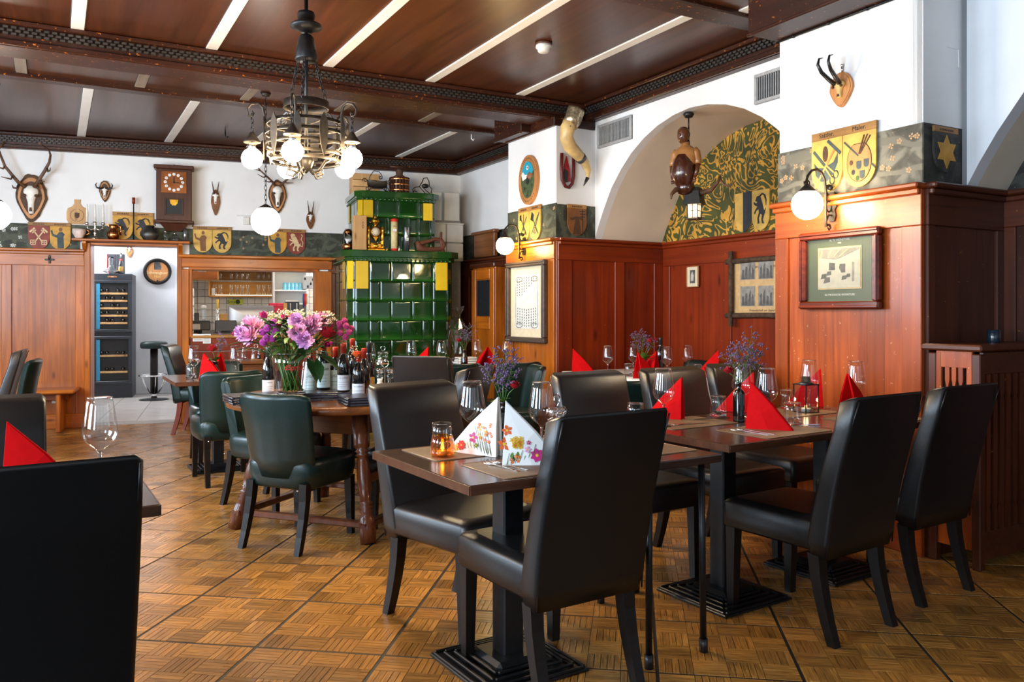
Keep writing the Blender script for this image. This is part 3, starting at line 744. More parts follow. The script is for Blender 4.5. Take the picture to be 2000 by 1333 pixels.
# ------------------------------------------------------------------ chairs
def face(fx, fy): return math.atan2(-fx, fy)
def rrect(w, d, r, z, cx=0, cy=0, n=3):
    pts = []
    for (sx, sy, a0) in ((1, 1, 0), (-1, 1, PI/2), (-1, -1, PI), (1, -1, 1.5*PI)):
        for i in range(n+1):
            a = a0+PI/2*i/n
            pts.append(Vector((cx+sx*(w/2-r)+r*math.cos(a), cy+sy*(d/2-r)+r*math.sin(a), z)))
    return pts
def leg_mesh(x, y, z, dx, dy, w0, w1, curve=0, mat=None):
    mb = MB(); rings = []
    for i in range(5):
        t = i/4; w = w0+(w1-w0)*t; cx = x+dx*t; cy = y+dy*(t**1.6 if curve else t)
        zz = z*(1-t); q = .004
        rings.append([(cx+sx*w/2, cy+sy*w/2, zz) for sx, sy in ((-1, -1), (1, -1), (1, 1), (-1, 1))])
    mb.loft(rings, sm=False); return mb
def make_tall_chair(label, mat, legmat, loc, rz, seatz=.475, H=.955):
    t = thing('dining_chair', label, 'chair', loc, rz, None)
    sb = MB()
    rg = [rrect(.425, .455, .02, .350, 0, .01), rrect(.445, .475, .03, .362, 0, .01), rrect(.448, .478, .03, .455, 0, .01), rrect(.43, .46, .04, seatz-.006, 0, .01), rrect(.36, .39, .05, seatz+.004, 0, .01)]
    sb.loft(rg); s = sb.build('seat', mat, t)
    bb = MB(); rg = []; K = 11
    for i in range(K):
        u = i/(K-1); z = .325+(H-.325)*u; cy = -.222-.155*u**1.45; th = .100-.026*u; w = .45+.01*math.sin(u*PI)
        r = .016
        if i == 0: w -= .02; th -= .02
        if i == K-1: w -= .026; th -= .026
        if i == K-2: z = H-.016
        rg.append([(p.x, p.y, z-(p.y-cy)*.22*u) for p in rrect(w, th, min(r, th/2.2), z, 0, cy)])
    bb.loft(rg); b = bb.build('backrest', mat, t)
    for sx in (-1, 1):   # welt along the two side edges of the backrest
        MB().tube([(sx*.2165, -.222-.155*u_**1.45-.045+.013*u_, .325+(H-.325)*u_+.009*u_) for u_ in [.015+.95*i/9 for i in range(10)]], .0032, 5).build('seam', mat, b)
    for sx in (-1, 1):
        leg_mesh(sx*.192, .205, .356, 0, .006, .048, .034).build('leg', legmat, t)
        leg_mesh(sx*.192, -.205, .34, 0, -.075, .050, .036, 1).build('leg', legmat, t)
    return t
def arcseg(r0, r1, a0, a1, n):
    return [(a0+(a1-a0)*i/n) for i in range(n+1)]
def make_tub_chair(label, mat, legmat, loc, rz):
    t = thing('tub_chair', label, 'chair', loc, rz, None)
    sb = MB()
    def seat_ring(z, k):
        pts = []
        for i in range(24):
            a = 2*PI*i/24; c, s_ = math.cos(a), math.sin(a)
            e = .42
            pts.append(Vector((math.copysign(abs(c)**e, c)*.232*k, .015+math.copysign(abs(s_)**e, s_)*.245*k, z)))
        return pts
    sb.loft([seat_ring(.325, .9), seat_ring(.34, .96), seat_ring(.39, 1.0), seat_ring(.45, 1.0), seat_ring(.478, .95), seat_ring(.488, .8)])
    sb.build('seat', mat, t)
    # wrapped backrest: a slab bent round the back of the seat, ends drop forward
    bb = MB(); rings = []; n = 18
    for i in range(n+1):
        q = i/n*2-1; a = q*R(38)
        x = math.sin(a)*.36; y = -.222+.36*(1-math.cos(a))
        top = .838-.035*abs(q)**7.0+.014*q*q; rec = .075
        nx, ny = math.sin(a), -math.cos(a); th = .027
        ring = []
        for (dz, dt) in ((0, -.7), (0, .7), (.25, 1.0), (.6, 1.0), (.93, 1.0), (.985, .7), (1.0, 0), (.985, -.7), (.93, -1.0), (.6, -1.0), (.25, -1.0)):
            z = .385+(top-.385)*dz; lean = rec*dz**1.5
            ring.append((x*(.89+.12*dz)+nx*th*dt, y-lean+ny*th*dt, z))
        rings.append(ring)
    bb.loft(rings); b = bb.build('backrest', mat, t)
    for sx in (-1, 1):
        leg_mesh(sx*.18, .20, .34, .004*sx, .01, .045, .032).build('leg', legmat, t)
        leg_mesh(sx*.175, -.20, .36, .01*sx, -.075, .046, .033, 1).build('leg', legmat, t)
    for sx in (-1, 1): MB().sphere((sx*.178, -.268, .335), .006, 8).build('stud', M_steel, b)
    return t
A = AR
CH = make_tall_chair('black leather dining chair nearest the camera, at the table with floral napkins', M_leather_blk, M_blackwood, (.115, 2.90, 0), R(33))
def tall(lab, x, y, rz, mat=None):
    c = copy_tree(CH, lab, (x, y, 0), rz)
    if mat:
        for ch in c.children:
            if ch.name.split('.')[0] in ('seat', 'backrest'):
                key = (ch.data.name, mat.name)
                if key not in _unit:
                    d = ch.data.copy(); d.materials.clear(); d.materials.append(mat); _unit[key] = d
                ch.data = _unit[key]
                for g in ch.children: g.data = g.data.copy(); g.data.materials.clear(); g.data.materials.append(mat)
    return c
tall('dark brown leather dining chair facing us across the table with the amber tealight', -.19, 3.40, face(.70, -.71), M_leather)
tall('brown leather dining chair facing us, left of the green tub chair before the white tablecloth', .60, 4.0, R(33)+PI, M_leather)
tall('brown leather dining chair facing us behind the red napkin and goblet at the middle table', 1.10, 4.32, R(33)+PI, M_leather)
tall('brown leather dining chair facing us behind the black bottle vase, beside the near pillar', 1.565, 4.73, R(33)+PI, M_leather)
tall('black leather dining chair seen from behind, left of the pair at the right hand row', 1.225, 3.45, R(34))
tall('black leather dining chair seen from behind, right of the pair, before the slatted cabinet', 1.78, 3.88, R(33))
tall('large black leather dining chair back cut off by the lower left picture corner', -1.215, 2.00, R(34))
tall('black leather dining chair facing us behind the red napkin at the left picture edge', -1.80, 2.70, A+PI)
tall('dark leather dining chair seen from the side at the left edge before the honey panelling', -4.50, 6.80, R(115), M_leather)
tall('grey brown leather dining chair with its back to us before the green stove', -.54, 6.24, R(-18), M_leather)
tall('dark leather dining chair turned to the left beside the antique menu table', -.55, 4.92, R(72), M_leather)
GT = make_tub_chair('green leather tub chair with its back to us in front of the flower vase', M_green, M_blackwood, (-1.18, 4.60, 0), R(-23))
def tub(lab, x, y, rz): return copy_tree(GT, lab, (x, y, 0), rz)
tub('green leather tub chair at the left end of the menu table behind the menu stack', -1.58, 5.44, face(.86, -.5))
tub('green leather tub chair with its back to us at the small table with red rose', -2.19, 6.26, R(32))
tub('green leather tub chair facing us behind the small table with red rose', -2.50, 7.00, A+PI)
tub('green leather tub chair behind the wine bottles, left of the grey brown chair', -1.16, 6.86, A)
tub('green leather tub chair just right of the grey brown chair before the stove', -.57, 7.10, A)
tub('dark green tub chair with its back to us under the framed certificate', -.06, 7.30, A+R(4))
tub('green tub chair turned left between lavender sprig and far pillar', -.04, 6.62, R(100))
tub('green leather tub chair between two brown chairs in front of the white tablecloth', .72, 5.46, R(8))
tub('green tub chair at the niche wall behind the white tablecloth', 1.50, 7.22, A+R(90))
tub('green chair standing before the honey coloured bench at the left edge', -4.66, 7.50, R(112))
g = make_tall_chair('dark chair with reddish wooden legs by the hatch post left of the console table', M_green, M_redpine, (-3.27, 8.74, 0), face(.9, .1), H=.93)

# ------------------------------------------------------------------ tables
def ridged_base(mb, s=.42):
    mb.box((0, 0, .006), (s, s, .012), bev=.003)
    for i in range(6):
        q = s/2*(1-.13*i)-.012; z = .012+i*.006
        for k in range(4):
            rz = k*PI/2; d = Vector((0, q, z+.003)); d.rotate(Matrix.Rotation(rz, 3, 'Z'))
            mb.box(d, (2*q-.01, .012, .010), rz, .003)
    mb.box((0, 0, .03), (.2, .2, .045), bev=.015)
def make_table(label, w, d, h, loc, rz, colx=0, group=None):
    t = thing('dining_table', label, 'table', loc, rz, group)
    MB().box((0, 0, h-.016), (w, d, .032), bev=.004).build('tabletop', M_table, t)
    for (c, dd) in (((0, -d/2, h-.016), (w-.004, .004, .028)), ((0, d/2, h-.016), (w-.004, .004, .028)), ((-w/2, 0, h-.016), (.004, d-.004, .028)), ((w/2, 0, h-.016), (.004, d-.004, .028))): MB().box(c, dd).build('edge_band', M_table_edge, t)
    MB().box((colx, 0, (h-.03)/2+.02), (.085, .085, h-.07), bev=.006).build('column', M_black, t)
    b = MB(); ridged_base(b); o = b.build('foot_plate', M_black, t); o.location = (colx, 0, 0)
    MB().box((colx, 0, h-.04), (min(w, d)*.6, .05, .012), bev=.002).box((colx, 0, h-.04), (.05, min(w, d)*.6, .012), bev=.002).build('bracket', M_black, t)
    return t
TA = R(32.5); up = Vector((-math.sin(TA), math.cos(TA), 0)); vp = Vector((math.cos(TA), math.sin(TA), 0))
Nn = Vector((-.126, 2.454, 0)); N2 = Vector((.843, 3.176, 0))
ZT = .75
T1 = make_table('dark wooden pedestal table set with floral napkins in the foreground', .735, .74, ZT, Nn+up*.37+vp*.3675, TA)
lt = thing('extension_table', 'narrow dark leaf table on thin round black legs, right of the floral napkin table', 'table', Nn+up*.37+vp*.905, TA)
MB().box((0, 0, ZT-.018), (.335, .74, .030), bev=.004).build('tabletop', M_table, lt)
for sx in (-1, 1):
    for sy in (-1, 1):
        MB().tube([(sx*.13, sy*.30, ZT-.03), (sx*.135, sy*.305, .03)], .0125, 10).build('leg', M_black, lt)
        MB().tube([(sx*.135, sy*.305, .05), (sx*.136, sy*.306, 0)], .0165, 10).build('foot_cap', M_blackplastic, lt)
make_table('dark pedestal table with the black bottle vase, near half of the right hand row', .718, .74, ZT+.006, N2+up*.37+vp*.36, TA)
make_table('dark pedestal table with the glass candle lantern, far half of the right hand row', .718, .74, ZT+.006, N2+up*.37+vp*1.08, TA)
T3 = make_table('dark table at the left edge, mostly hidden by the large near chair', .80, .74, ZT, (-1.485, 2.33, 0), R(31))
T4 = make_table('small dark table with red rose vase near the passage', .74, .84, ZT-.005, (-2.40, 6.68, 0), A)
T7 = [make_table('dark table before the stove behind the wine bottles', .62, .62, ZT, (-1.42, 7.34, 0), A),
      make_table('dark table before the stove behind the grey brown chair', .62, .62, ZT, (-.86, 7.64, 0), A),
      make_table('dark table under the framed certificate with the big red napkin', .60, .62, ZT, (-.325, 7.945, 0), A)]
T6 = thing('console_table', 'brown wooden side table with carafe standing before the hatch counter', 'table', (-2.95, 8.95, 0), AB)
MB().box((0, 0, ZT-.015), (.95, .5, .03), bev=.005).build('tabletop', M_antique, T6)
for sx in (-1, 1):
    for sy in (-1, 1): leg_mesh(sx*.42, sy*.2, ZT-.03, 0, 0, .05, .04).build('leg', M_antique_leg, T6)
MB().box((0, 0, ZT-.07), (.84, .4, .08), bev=.004).build('apron', M_antique, T6)
# niche table under a white cloth
T9c = Vector((1.10, 6.95, 0))
T9 = thing('niche_table', 'table hidden under the white cloth in the vaulted niche', 'table', T9c, A)
MB().box((0, 0, .728), (.78, 1.23, .03), bev=.004).build('tabletop', M_table, T9)
for sx in (-1, 1):
    for sy in (-1, 1): leg_mesh(sx*.33, sy*.55, .715, 0, 0, .05, .04).build('leg', M_blackwood, T9)
cl = MB(); rr_ = random.Random(3)
def cloth_ring(k, z, amp):
    pts = []
    per = [(-.40, -.625), (.40, -.625), (.40, .625), (-.40, .625)]
    for e in range(4):
        (xa, ya), (xb, yb) = per[e], per[(e+1) % 4]
        for i in range(14):
            q = i/14; x = xa+(xb-xa)*q; y = ya+(yb-ya)*q
            w = amp*math.sin(i*1.35+e*2.1)*math.sin(PI*min(1, q*1.0+.02))
            nx, ny = [(0, -1), (1, 0), (0, 1), (-1, 0)][e]
            pts.append((x*k+nx*w, y*k+ny*w, z))
    return pts
cl.loft([cloth_ring(.6, .7475, 0), cloth_ring(.99, .7475, 0), cloth_ring(1.003, .742, 0), cloth_ring(1.012, .70, .004), cloth_ring(1.03, .60, .016), cloth_ring(1.045, .48, .026)], caps=False)
o_ = len(cl.v); cl.f.append(list(range(0, 56))); cl.m.append(0); cl.s.append(False)
ct = cl.build('tablecloth', M_cloth); ct.location = T9c; ct.rotation_euler = (0, 0, A)
tag(ct, 'white linen tablecloth hanging over the table in the vaulted niche', 'tablecloth')

# antique round table with menus
T5c = Vector((-1.05, 5.08, 0)); T5a = R(-20.7); ZT5 = .76; R5 = .69
T5 = thing('antique_table', 'old wooden table on splayed turned legs carrying menus, bottles and the big bouquet', 'table', T5c, T5a)
MB().lathe([(.001, ZT5-.05), (R5-.03, ZT5-.05), (R5-.004, ZT5-.042), (R5, ZT5-.025), (R5-.006, ZT5-.006), (R5-.03, ZT5), (.001, ZT5)], 40).build('tabletop', M_antique, T5)
for k in range(4):
    MB().box(Matrix.Rotation(k*PI/2, 3, 'Z') @ Vector((0, .33, ZT5-.12)), (.66, .03, .13), k*PI/2, .004).build('apron', M_antique, T5)
for sx in (-1, 1):
    for sy in (-1, 1):
        top = Vector((sx*.30, sy*.30, ZT5-.05)); bot = Vector((sx*.45, sy*.45, 0)); ax = bot-top
        prof = [(0, .050), (.26, .046), (.285, .044), (.30, .030), (.315, .044), (.33, .028), (.345, .042), (.36, .028), (.40, .034), (.52, .040), (.60, .038), (.69, .028), (.705, .041), (.72, .027), (.735, .040), (.75, .027), (.765, .039), (.78, .028), (.82, .042), (.87, .046), (1, .044)]
        MB().tube([top+ax*q for q, r in prof], [r for q, r in prof], 12).build('leg', M_antique_leg, T5)
for (a, b) in (((-1, -1), (1, -1)), ((1, -1), (1, 1)), ((1, 1), (-1, 1)), ((-1, 1), (-1, -1))):
    q = .425
    m_ = Vector(((a[0]+b[0])/2*q, (a[1]+b[1])/2*q, .095)); ang = math.atan2(b[1]-a[1], b[0]-a[0])
    MB().box(m_, (2*q+.10, .05, .035), ang, .006).build('stretcher', M_antique_leg, T5)
MB().box((0, 0, .33), (.70, .06, .04), 0, .006).box((-.36, 0, .33), (.05, .70, .05), 0, .006).box((.36, 0, .33), (.05, .70, .05), 0, .006).build('brace', M_antique, T5)

# bench along the left panelling
be = thing('wooden_bench', 'honey coloured wall bench in front of the panelling on the left', 'bench', (PB.p.x, PB.p.y, 0), PB.a)
x1_ = PB.hit(158, 760)[0]
MB().box(((x1_-2.0)/2, -.24, .435), (x1_+2.0, .42, .04), bev=.012).build('seat_board', M_pine_h, be)
MB().box(((x1_-2.0)/2, -.10, .37), (x1_+1.8, .03, .10), bev=.004).build('apron', M_pine_h, be)
for xx in (x1_-.16, x1_-1.35):
    MB().prism([(0, 0), (.0, 0)], 0, .01) if False else None
    MB().box((xx, -.23, .21), (.045, .34, .41), bev=.008).build('leg', M_pine, be)

# slatted radiator cabinet by the near pillar
rc = thing('slatted_cabinet', 'dark red wooden cabinet with pierced end panel and slatted front at right edge', 'cabinet', C2+PF.d*.03-V*.0, PF.a)
# local x runs towards the camera along the pillar front line, local y runs to the right (V)
Lx, Ly, Hc = .27, 1.25, 1.095
for (x, y) in ((0.02, .02), (Lx-.02, .02), (Lx-.02, Ly), (.02, Ly)):
    MB().box((x, y, Hc/2-.015), (.045, .045, Hc-.03), bev=.005).build('post', M_darkpine, rc)
MB().box((Lx/2, Ly/2, Hc), (Lx+.05, Ly+.06, .032), bev=.008).build('top_board', M_darkpine_h, rc)
# pierced end panel facing the tables
o_ep = MB().box((Lx/2, .016, .4), (Lx-.07, .012, .62), bev=.003).build('end_panel', M_pillar, rc)
for c_, d_ in (((Lx/2, .012, Hc-.06), (Lx-.08, .022, .085)), ((.055, .010, .82), (.03, .02, .50)), ((Lx-.055, .010, .82), (.03, .02, .50))): MB().box(c_, d_, bev=.003).build('end_rail', M_pillar, rc)
for k in range(3):
    x = .100+k*.035
    w_ = .023
    MB().prism([(x-w_/2, .62), (x+w_/2, .62), (x+w_/2, .86), (x+w_/2-.006, .90), (x+w_/2, .93), (x+w_/2, .995), (x-w_/2, .995), (x-w_/2, .93), (x-w_/2+.006, .90), (x-w_/2, .86)], .002, .018).build('fret_slat', M_pillar, o_ep)
# long slatted front
MB().box((Lx-.012, Ly/2, Hc-.075), (.022, Ly-.06, .11), bev=.003).build('front_rail', M_darkpine_h, rc)
o_lf = MB().box((Lx-.012, Ly/2, .12), (.022, Ly-.06, .14), bev=.003).build('front_rail', M_darkpine_h, rc)
ns = 20
for k in range(ns):
    y = .08+k*(Ly-.14)/(ns-1)
    z0, z1 = .19, Hc-.13
    mbx = MB()
    prof = [(0, .016), (.12, .016), (.15, .011), (.18, .016), (.5, .017), (.82, .016), (.85, .011), (.88, .016), (1, .016)]
    rings = [[(Lx-.012+sx*.008, y+sy*r_, z0+(z1-z0)*q) for sx, sy in ((-1, -1), (1, -1), (1, 1), (-1, 1))] for q, r_ in prof]
    if k == 0: sl_me = mbx.loft(rings, sm=False).mesh('slat', M_darkpine)
    o = link('slat', sl_me, o_lf); o.location = (0, k*(Ly-.14)/(ns-1), 0)
MB().box((.03, Ly/2, .55), (.02, Ly-.1, .95)).build('dark_backing', M_darkin, rc); MB().box((Lx/2, .034, .62), (Lx-.06, .012, .8)).build('dark_backing', M_darkin, rc)  # near-black boards stand in for the shade behind slots and slats
# ------------------------------------------------------------------ things on the walls
def wthing(name, label, cat, pl, px, py, off=0.0, group=None):
    t, z, lam = pl.hit(px, py); n = Vector((-pl.d.y, pl.d.x, 0))
    o = thing(name, label, cat, pl.p+pl.d*t-n*off+Vector((0, 0, z)), pl.a, group)
    o['_s'] = t; o['_z'] = z
    return o
def loc2(o, pl, px, py):
    t, z, lam = pl.hit(px, py); return (t-o['_s'], z-o['_z'])
def done(o):
    for k in ('_s', '_z'):
        if k in o: del o[k]
def seg(a, b, w):
    a = Vector((a[0], a[1])); b = Vector((b[0], b[1])); d = (b-a).normalized(); n = Vector((-d.y, d.x))*w/2
    return [tuple(a+n), tuple(b+n), tuple(b-n), tuple(a-n)][::-1]
IBEX = [(.16,.74),(.26,.86),(.38,.88),(.52,.82),(.60,.70),(.68,.55),(.74,.42),(.86,.50),(.80,.36),(.74,.28),(.66,.16),(.74,.04),(.60,.05),(.56,.18),(.60,.30),(.50,.34),(.40,.22),(.44,.06),(.32,.05),(.30,.22),(.40,.38),(.38,.48),(.24,.44),(.14,.34),(.08,.38),(.20,.50),(.30,.56),(.16,.60),(.05,.66),(.07,.72),(.22,.66),(.30,.70),(.22,.72)]
def horns(mb, w, h, ox, oz, y, m=0):
    for k in range(2):
        pts = [(.40+.05*k, .86), (.58+.06*k, .95), (.74+.06*k, .90), (.84+.05*k, .74), (.82+.05*k, .58)]
        mb.tube([(ox+a*w, y, oz+b*h) for a, b in pts], [.03*w, .028*w, .024*w, .018*w, .006*w], 5, m=m)
def shield_poly(x0, x1, z0, z1):
    w = x1-x0; r = w/2; cx = (x0+x1)/2; rz = min(r*1.15, (z1-z0)*.6)
    return [(x0, z1)]+[(cx+r*math.cos(a), z0+rz+rz*math.sin(a)) for a in [PI+PI*i/14 for i in range(15)]]+[(x1, z1)]
def plaque(label, pl, p0, p1, fields, off=.009, header=None, group='heraldic plaques on the painted frieze', flat_top=.13, th=.014):
    """pair (or single) of shields on one board: p0/p1 = pixel corners upper left / lower right"""
    cx, cy = (p0[0]+p1[0])/2, (p0[1]+p1[1])/2
    o = wthing('heraldic_plaque', label, 'plaque', pl, cx, cy, off, group)
    (xa, za), (xb, zb) = loc2(o, pl, *p0), loc2(o, pl, *p1)
    done(o)
    if xb < xa: xa, xb = xb, xa
    za_, zb_ = (max(za, -zb, zb, -za)), 0
    h = abs((za-zb))/2; za, zb = h, -h
    n = len(fields); w = (xb-xa)/n; hz = (za-zb)*flat_top
    MB().box(((xa+xb)/2, -th/2, za-hz/2), (xb-xa, th, hz), bev=.002).build('header_board', M_shieldboard, o)
    for i, (mat, draw) in enumerate(fields):
        x0, x1 = xa+i*w+.002, xa+(i+1)*w-.002
        s = MB().prism(shield_poly(x0, x1, zb, za-hz-.001), -th, 0).build('shield', mat, o)
        if draw: draw(s, x0, zb, x1-x0, za-hz-zb, -th)
        if header and header[i]:
            text_mesh(header[i], hz*.8, M_ink, o, ((x0+x1)/2, -th-.001, za-hz*.5))
        else:
            hb = MB(); rr = random.Random(i+int(p0[0])); q = x0+w*.22
            while q < x1-w*.25:
                d = rr.uniform(.06, .1)*w; hb.prism([(q, za-hz*.7), (q+d*.7, za-hz*.72), (q+d*.7, za-hz*rr.uniform(.25, .4)), (q, za-hz*.4)], -th-.001, -th+.001); q += d
            stuff(hb.build('lettering', M_inkbrown, o))
    return o
def d_ibex(mat):
    def f(s, x0, z0, w, h, y):
        mb = MB(); mb.prism([(x0+w*(.06+.88*a), z0+h*(.12+.84*b)) for a, b in IBEX], y-.002, y+.001); horns(mb, w*.88, h*.82, x0+w*.06, z0+h*.12, y-.001)
        mb.build('ibex_figure', mat, s)
    return f
def d_keys(s, x0, z0, w, h, y):
    for sg in (1, -1):
        f = (lambda a: a) if sg == 1 else (lambda a: 1-a)
        mb = MB()
        P_ = lambda a, b: (x0+w*f(a), z0+h*b)
        mb.prism(seg(P_(.30, .28), P_(.80, .86), w*.06), y-.002, y+.001)
        mb.prism(seg(P_(.68, .90), P_(.92, .72), w*.09), y-.002, y+.001)
        mb.prism(seg(P_(.62, .82), P_(.80, .68), w*.06), y-.002, y+.001)
        for (a, b) in (((.12, .38), (.36, .38)), ((.12, .20), (.36, .20)), ((.12, .20), (.12, .38)), ((.36, .20), (.36, .38)), ((.24, .2), (.24, .38)), ((.12, .29), (.36, .29))):
            mb.prism(seg(P_(*a), P_(*b), w*.035), y-.002, y+.001)
        mb.build('crossed_key', M_cream_p, s)
def d_monk(mat):
    def f(s, x0, z0, w, h, y):
        q = lambda pts: [(x0+w*a, z0+h*b) for a, b in pts]
        MB().prism(q([(.38,.06),(.68,.06),(.66,.55),(.72,.66),(.60,.76),(.44,.74),(.34,.62),(.18,.66),(.12,.84),(.04,.80),(.12,.58),(.36,.50)]), y-.002, y+.001).build('robed_figure', mat, s)
        MB().prism(ell(x0+w*.52, z0+h*.86, w*.085, h*.085, 12), y-.0025, y+.001).build('figure_head', M_shieldbrown, s)
    return f
def d_lion(s, x0, z0, w, h, y):
    mb = MB(); mb.prism([(x0+w*(.08+.8*a), z0+h*(.1+.85*b)) for a, b in IBEX], y-.002, y+.001)
    mb.tube([(x0+w*a, y-.001, z0+h*b) for a, b in ((.72,.40),(.86,.36),(.88,.55),(.78,.70),(.86,.86),(.78,.92))], w*.03, 5)
    mb.prism(ell(x0+w*.32, z0+h*.86, w*.13, h*.09, 9), y-.002, y+.001)
    mb.build('lion_figure', M_cream_p, s)
def lines(s, name, mat, x0, z0, w, h, y, segs, wd=.045):
    for a, b in segs: MB().prism(seg((x0+w*a[0], z0+h*a[1]), (x0+w*b[0], z0+h*b[1]), w*wd), y-.002, y+.001).build(name, mat, s)
def d_tools(kind):
    def f(s, x0, z0, w, h, y):
        lines(s, 'painted_tool', M_greyfig, x0, z0, w, h, y, [((.2, .2), (.78, .82)), ((.8, .2), (.25, .8))] + ([((.45, .25), (.88, .9))] if kind else [((.5, .35), (.5, .92))]), .06)
        q = lambda pts: [(x0+w*a, z0+h*b) for a, b in pts]
        MB().prism(q([(.12,.70),(.34,.62),(.42,.84),(.24,.95)] if kind else [(.14,.72),(.32,.74),(.30,.92),(.16,.90)]), y-.0025, y+.001).build('painted_tool', M_blueblack, s)
        MB().tube([(x0+w*(.5+.15*math.cos(t)), y-.001, z0+h*(.32+.1*math.sin(t))) for t in [i*PI/6 for i in range(12)]], w*.02, 4, closed=True).build('painted_tool', M_greyfig, s)
    return f
def d_saddler(s, x0, z0, w, h, y):
    q = lambda pts: [(x0+w*a, z0+h*b) for a, b in pts]
    MB().prism(q([(.09,.58),(.22,.48),(.40,.46),(.55,.50),(.72,.54),(.86,.70),(.86,.52),(.74,.34),(.52,.20),(.32,.20),(.14,.34)][::-1]), y-.002, y+.001).build('half_moon_knife', M_greyfig, s)
    MB().prism(ell(x0+w*.46, z0+h*.72, w*.085, h*.15, 14), y-.003, y+.001).build('knife_handle', M_inkbrown, s)
    MB().prism(seg((x0+w*.12, z0+h*.10), (x0+w*.78, z0+h*.80), w*.055), y-.0035, y+.001).build('hammer_shaft', M_trophyboard, s)
    MB().prism(seg((x0+w*.54, z0+h*.96), (x0+w*.95, z0+h*.68), w*.075), y-.004, y+.001).build('hammer_head', M_greyfig, s)
    MB().prism(seg((x0+w*.08, z0+h*.80), (x0+w*.44, z0+h*.50), w*.07), y-.0035, y+.001).build('punch', M_greyfig, s)
    for c in ((.68, .20), (.80, .30)): MB().tube([(x0+w*(c[0]+.075*math.cos(t)), y-.002, z0+h*(c[1]+.07*math.sin(t))) for t in [i*PI/7 for i in range(14)]], w*.018, 4, closed=True).build('scissor_ring', M_greyfig, s)
    lines(s, 'scissor_blade', M_ochre_l, x0, z0, w, h, y-.002, [((.46, .46), (.68, .24)), ((.5, .5), (.78, .32))], .04)
def d_palette(s, x0, z0, w, h, y):
    pl_ = ell(x0+w*.50, z0+h*.46, w*.37, h*.36, 28)
    pl_ = [p for p in pl_ if not (p[1] > z0+h*.72 and p[0] > x0+w*.36 and p[0] < x0+w*.62)]
    MB().prism(pl_, y-.002, y+.001).build('palette', M_shieldbrown if False else M_trophyboard, s)
    MB().tube([(px_, y-.001, pz_) for px_, pz_ in pl_], w*.012, 4, closed=True).build('palette_outline', M_inkbrown, s)
    for (a, b) in ((.50, .40), (.72, .42), (.60, .22)): MB().prism(shield_poly(x0+w*(a-.075), x0+w*(a+.075), z0+h*(b-.08), z0+h*(b+.07)), y-.0035, y+.001).build('paint_dab', M_greyfig, s)
    for (a, b, m) in ((.27, .46, M_inkbrown), (.33, .28, M_blueblack), (.46, .16, M_leaf)): MB().prism(ell(x0+w*a, z0+h*b, w*.055, h*.05, 9), y-.0035, y+.001).build('paint_dab', m, s)
    lines(s, 'maulstick', M_greyfig, x0, z0, w, h, y-.003, [((.05, .86), (.48, .57)), ((.88, .38), (.99, .30))], .035)
    lines(s, 'brush', M_inkbrown, x0, z0, w, h, y-.003, [((.50, .60), (.66, .93)), ((.52, .60), (.76, .93)), ((.54, .60), (.84, .90))], .03)
def d_prelate(s, x0, z0, w, h, y):
    q = lambda pts: [(x0+w*a, z0+h*b) for a, b in pts]
    MB().prism(q([(.26,.04),(.70,.04),(.60,.62),(.70,.60),(.80,.55),(.82,.60),(.66,.70),(.38,.70),(.20,.64),(.12,.66),(.14,.58),(.26,.56),(.40,.60)]), y-.002, y+.001).build('robed_figure', M_inkbrown, s)
    lines(s, 'cross_staff', M_ink, x0, z0, w, h, y, [((.80, .06), (.80, .97)), ((.62, .90), (.92, .90)), ((.66, .80), (.94, .80)), ((.68, .70), (.92, .70))], .035)
def d_star(s, x0, z0, w, h, y):
    q = lambda r0, n, a0: [(x0+w*.5+w*.44*(r0 if i % 2 else 1)*math.cos(a0+i*PI/n), z0+h*.52+w*.44*(r0 if i % 2 else 1)*math.sin(a0+i*PI/n)) for i in range(2*n)]
    MB().prism(q(.577, 6, PI/2), y-.003, y+.001).build('six_pointed_star', M_ochre, s)
def d_half(s, x0, z0, w, h, y):
    MB().prism([(x0+w*.5, z0+h)]+[(x0+w*.5, z0)]+[p for p in shield_poly(x0, x0+w, z0, z0+h) if p[0] > x0+w*.51], y-.002, y+.001).build('dark_half', M_blueblack, s)

plaque('plaque of crossed keys on red and a robed figure on gold, below the large antlers', PB, (55, 434), (139, 489), [(M_shieldred, d_keys), (M_ochre, d_monk(M_greyfig))], group=None)
plaque('plaque of two black rearing goats on gold, on the shelf over the doorway', PB, (220, 414), (300, 470), [(M_ochre, d_ibex(M_blueblack)), (M_ochre, d_ibex(M_blueblack))], group=None)
plaque('plaque with two figures and a black unicorn, right of the wall clock', PB, (377, 442), (452, 495), [(M_ochre_l, d_monk(M_shieldbrown)), (M_ochre_l, d_ibex(M_blueblack))], group=None)
plaque('plaque of a man on gold and a lion on red, behind the hanging globe lamp', PB, (523, 447), (596, 498), [(M_ochre, d_monk(M_greyfig)), (M_shieldred, d_lion)], group=None)
plaque('yellow plaque of crossed tools above the framed certificate', PF, (1016, 408), (1060, 467), [(M_ochre_l, d_tools(0)), (M_ochre_l, d_tools(1))], group=None)
plaque('brown shield of a robed prelate with cross staff beneath the drinking horn', PS, (1106, 399), (1143, 462), [(M_shieldbrown, d_prelate)], group=None)
plaque('large gold plaque of saddler tools and painter palette over the near framed photograph', PF, (1590, 262), (1717, 358), [(M_ochre_l, d_saddler), (M_ochre_l, d_palette)], header=('Sattler.', 'Maler.'), group=None)
plaque('dark shield with a gold six pointed star on the shaded pillar side', PT, (1817, 246), (1864, 342), [(M_band_dark, d_star)], group=None)
o = plaque('two plain shields, halved black and gold beside a black goat, on the scrolled lunette', PR, (1440, 379), (1508, 447), [(M_ochre_l, d_half), (M_ochre_l, d_ibex(M_blueblack))], off=.016, group=None, flat_top=.001)

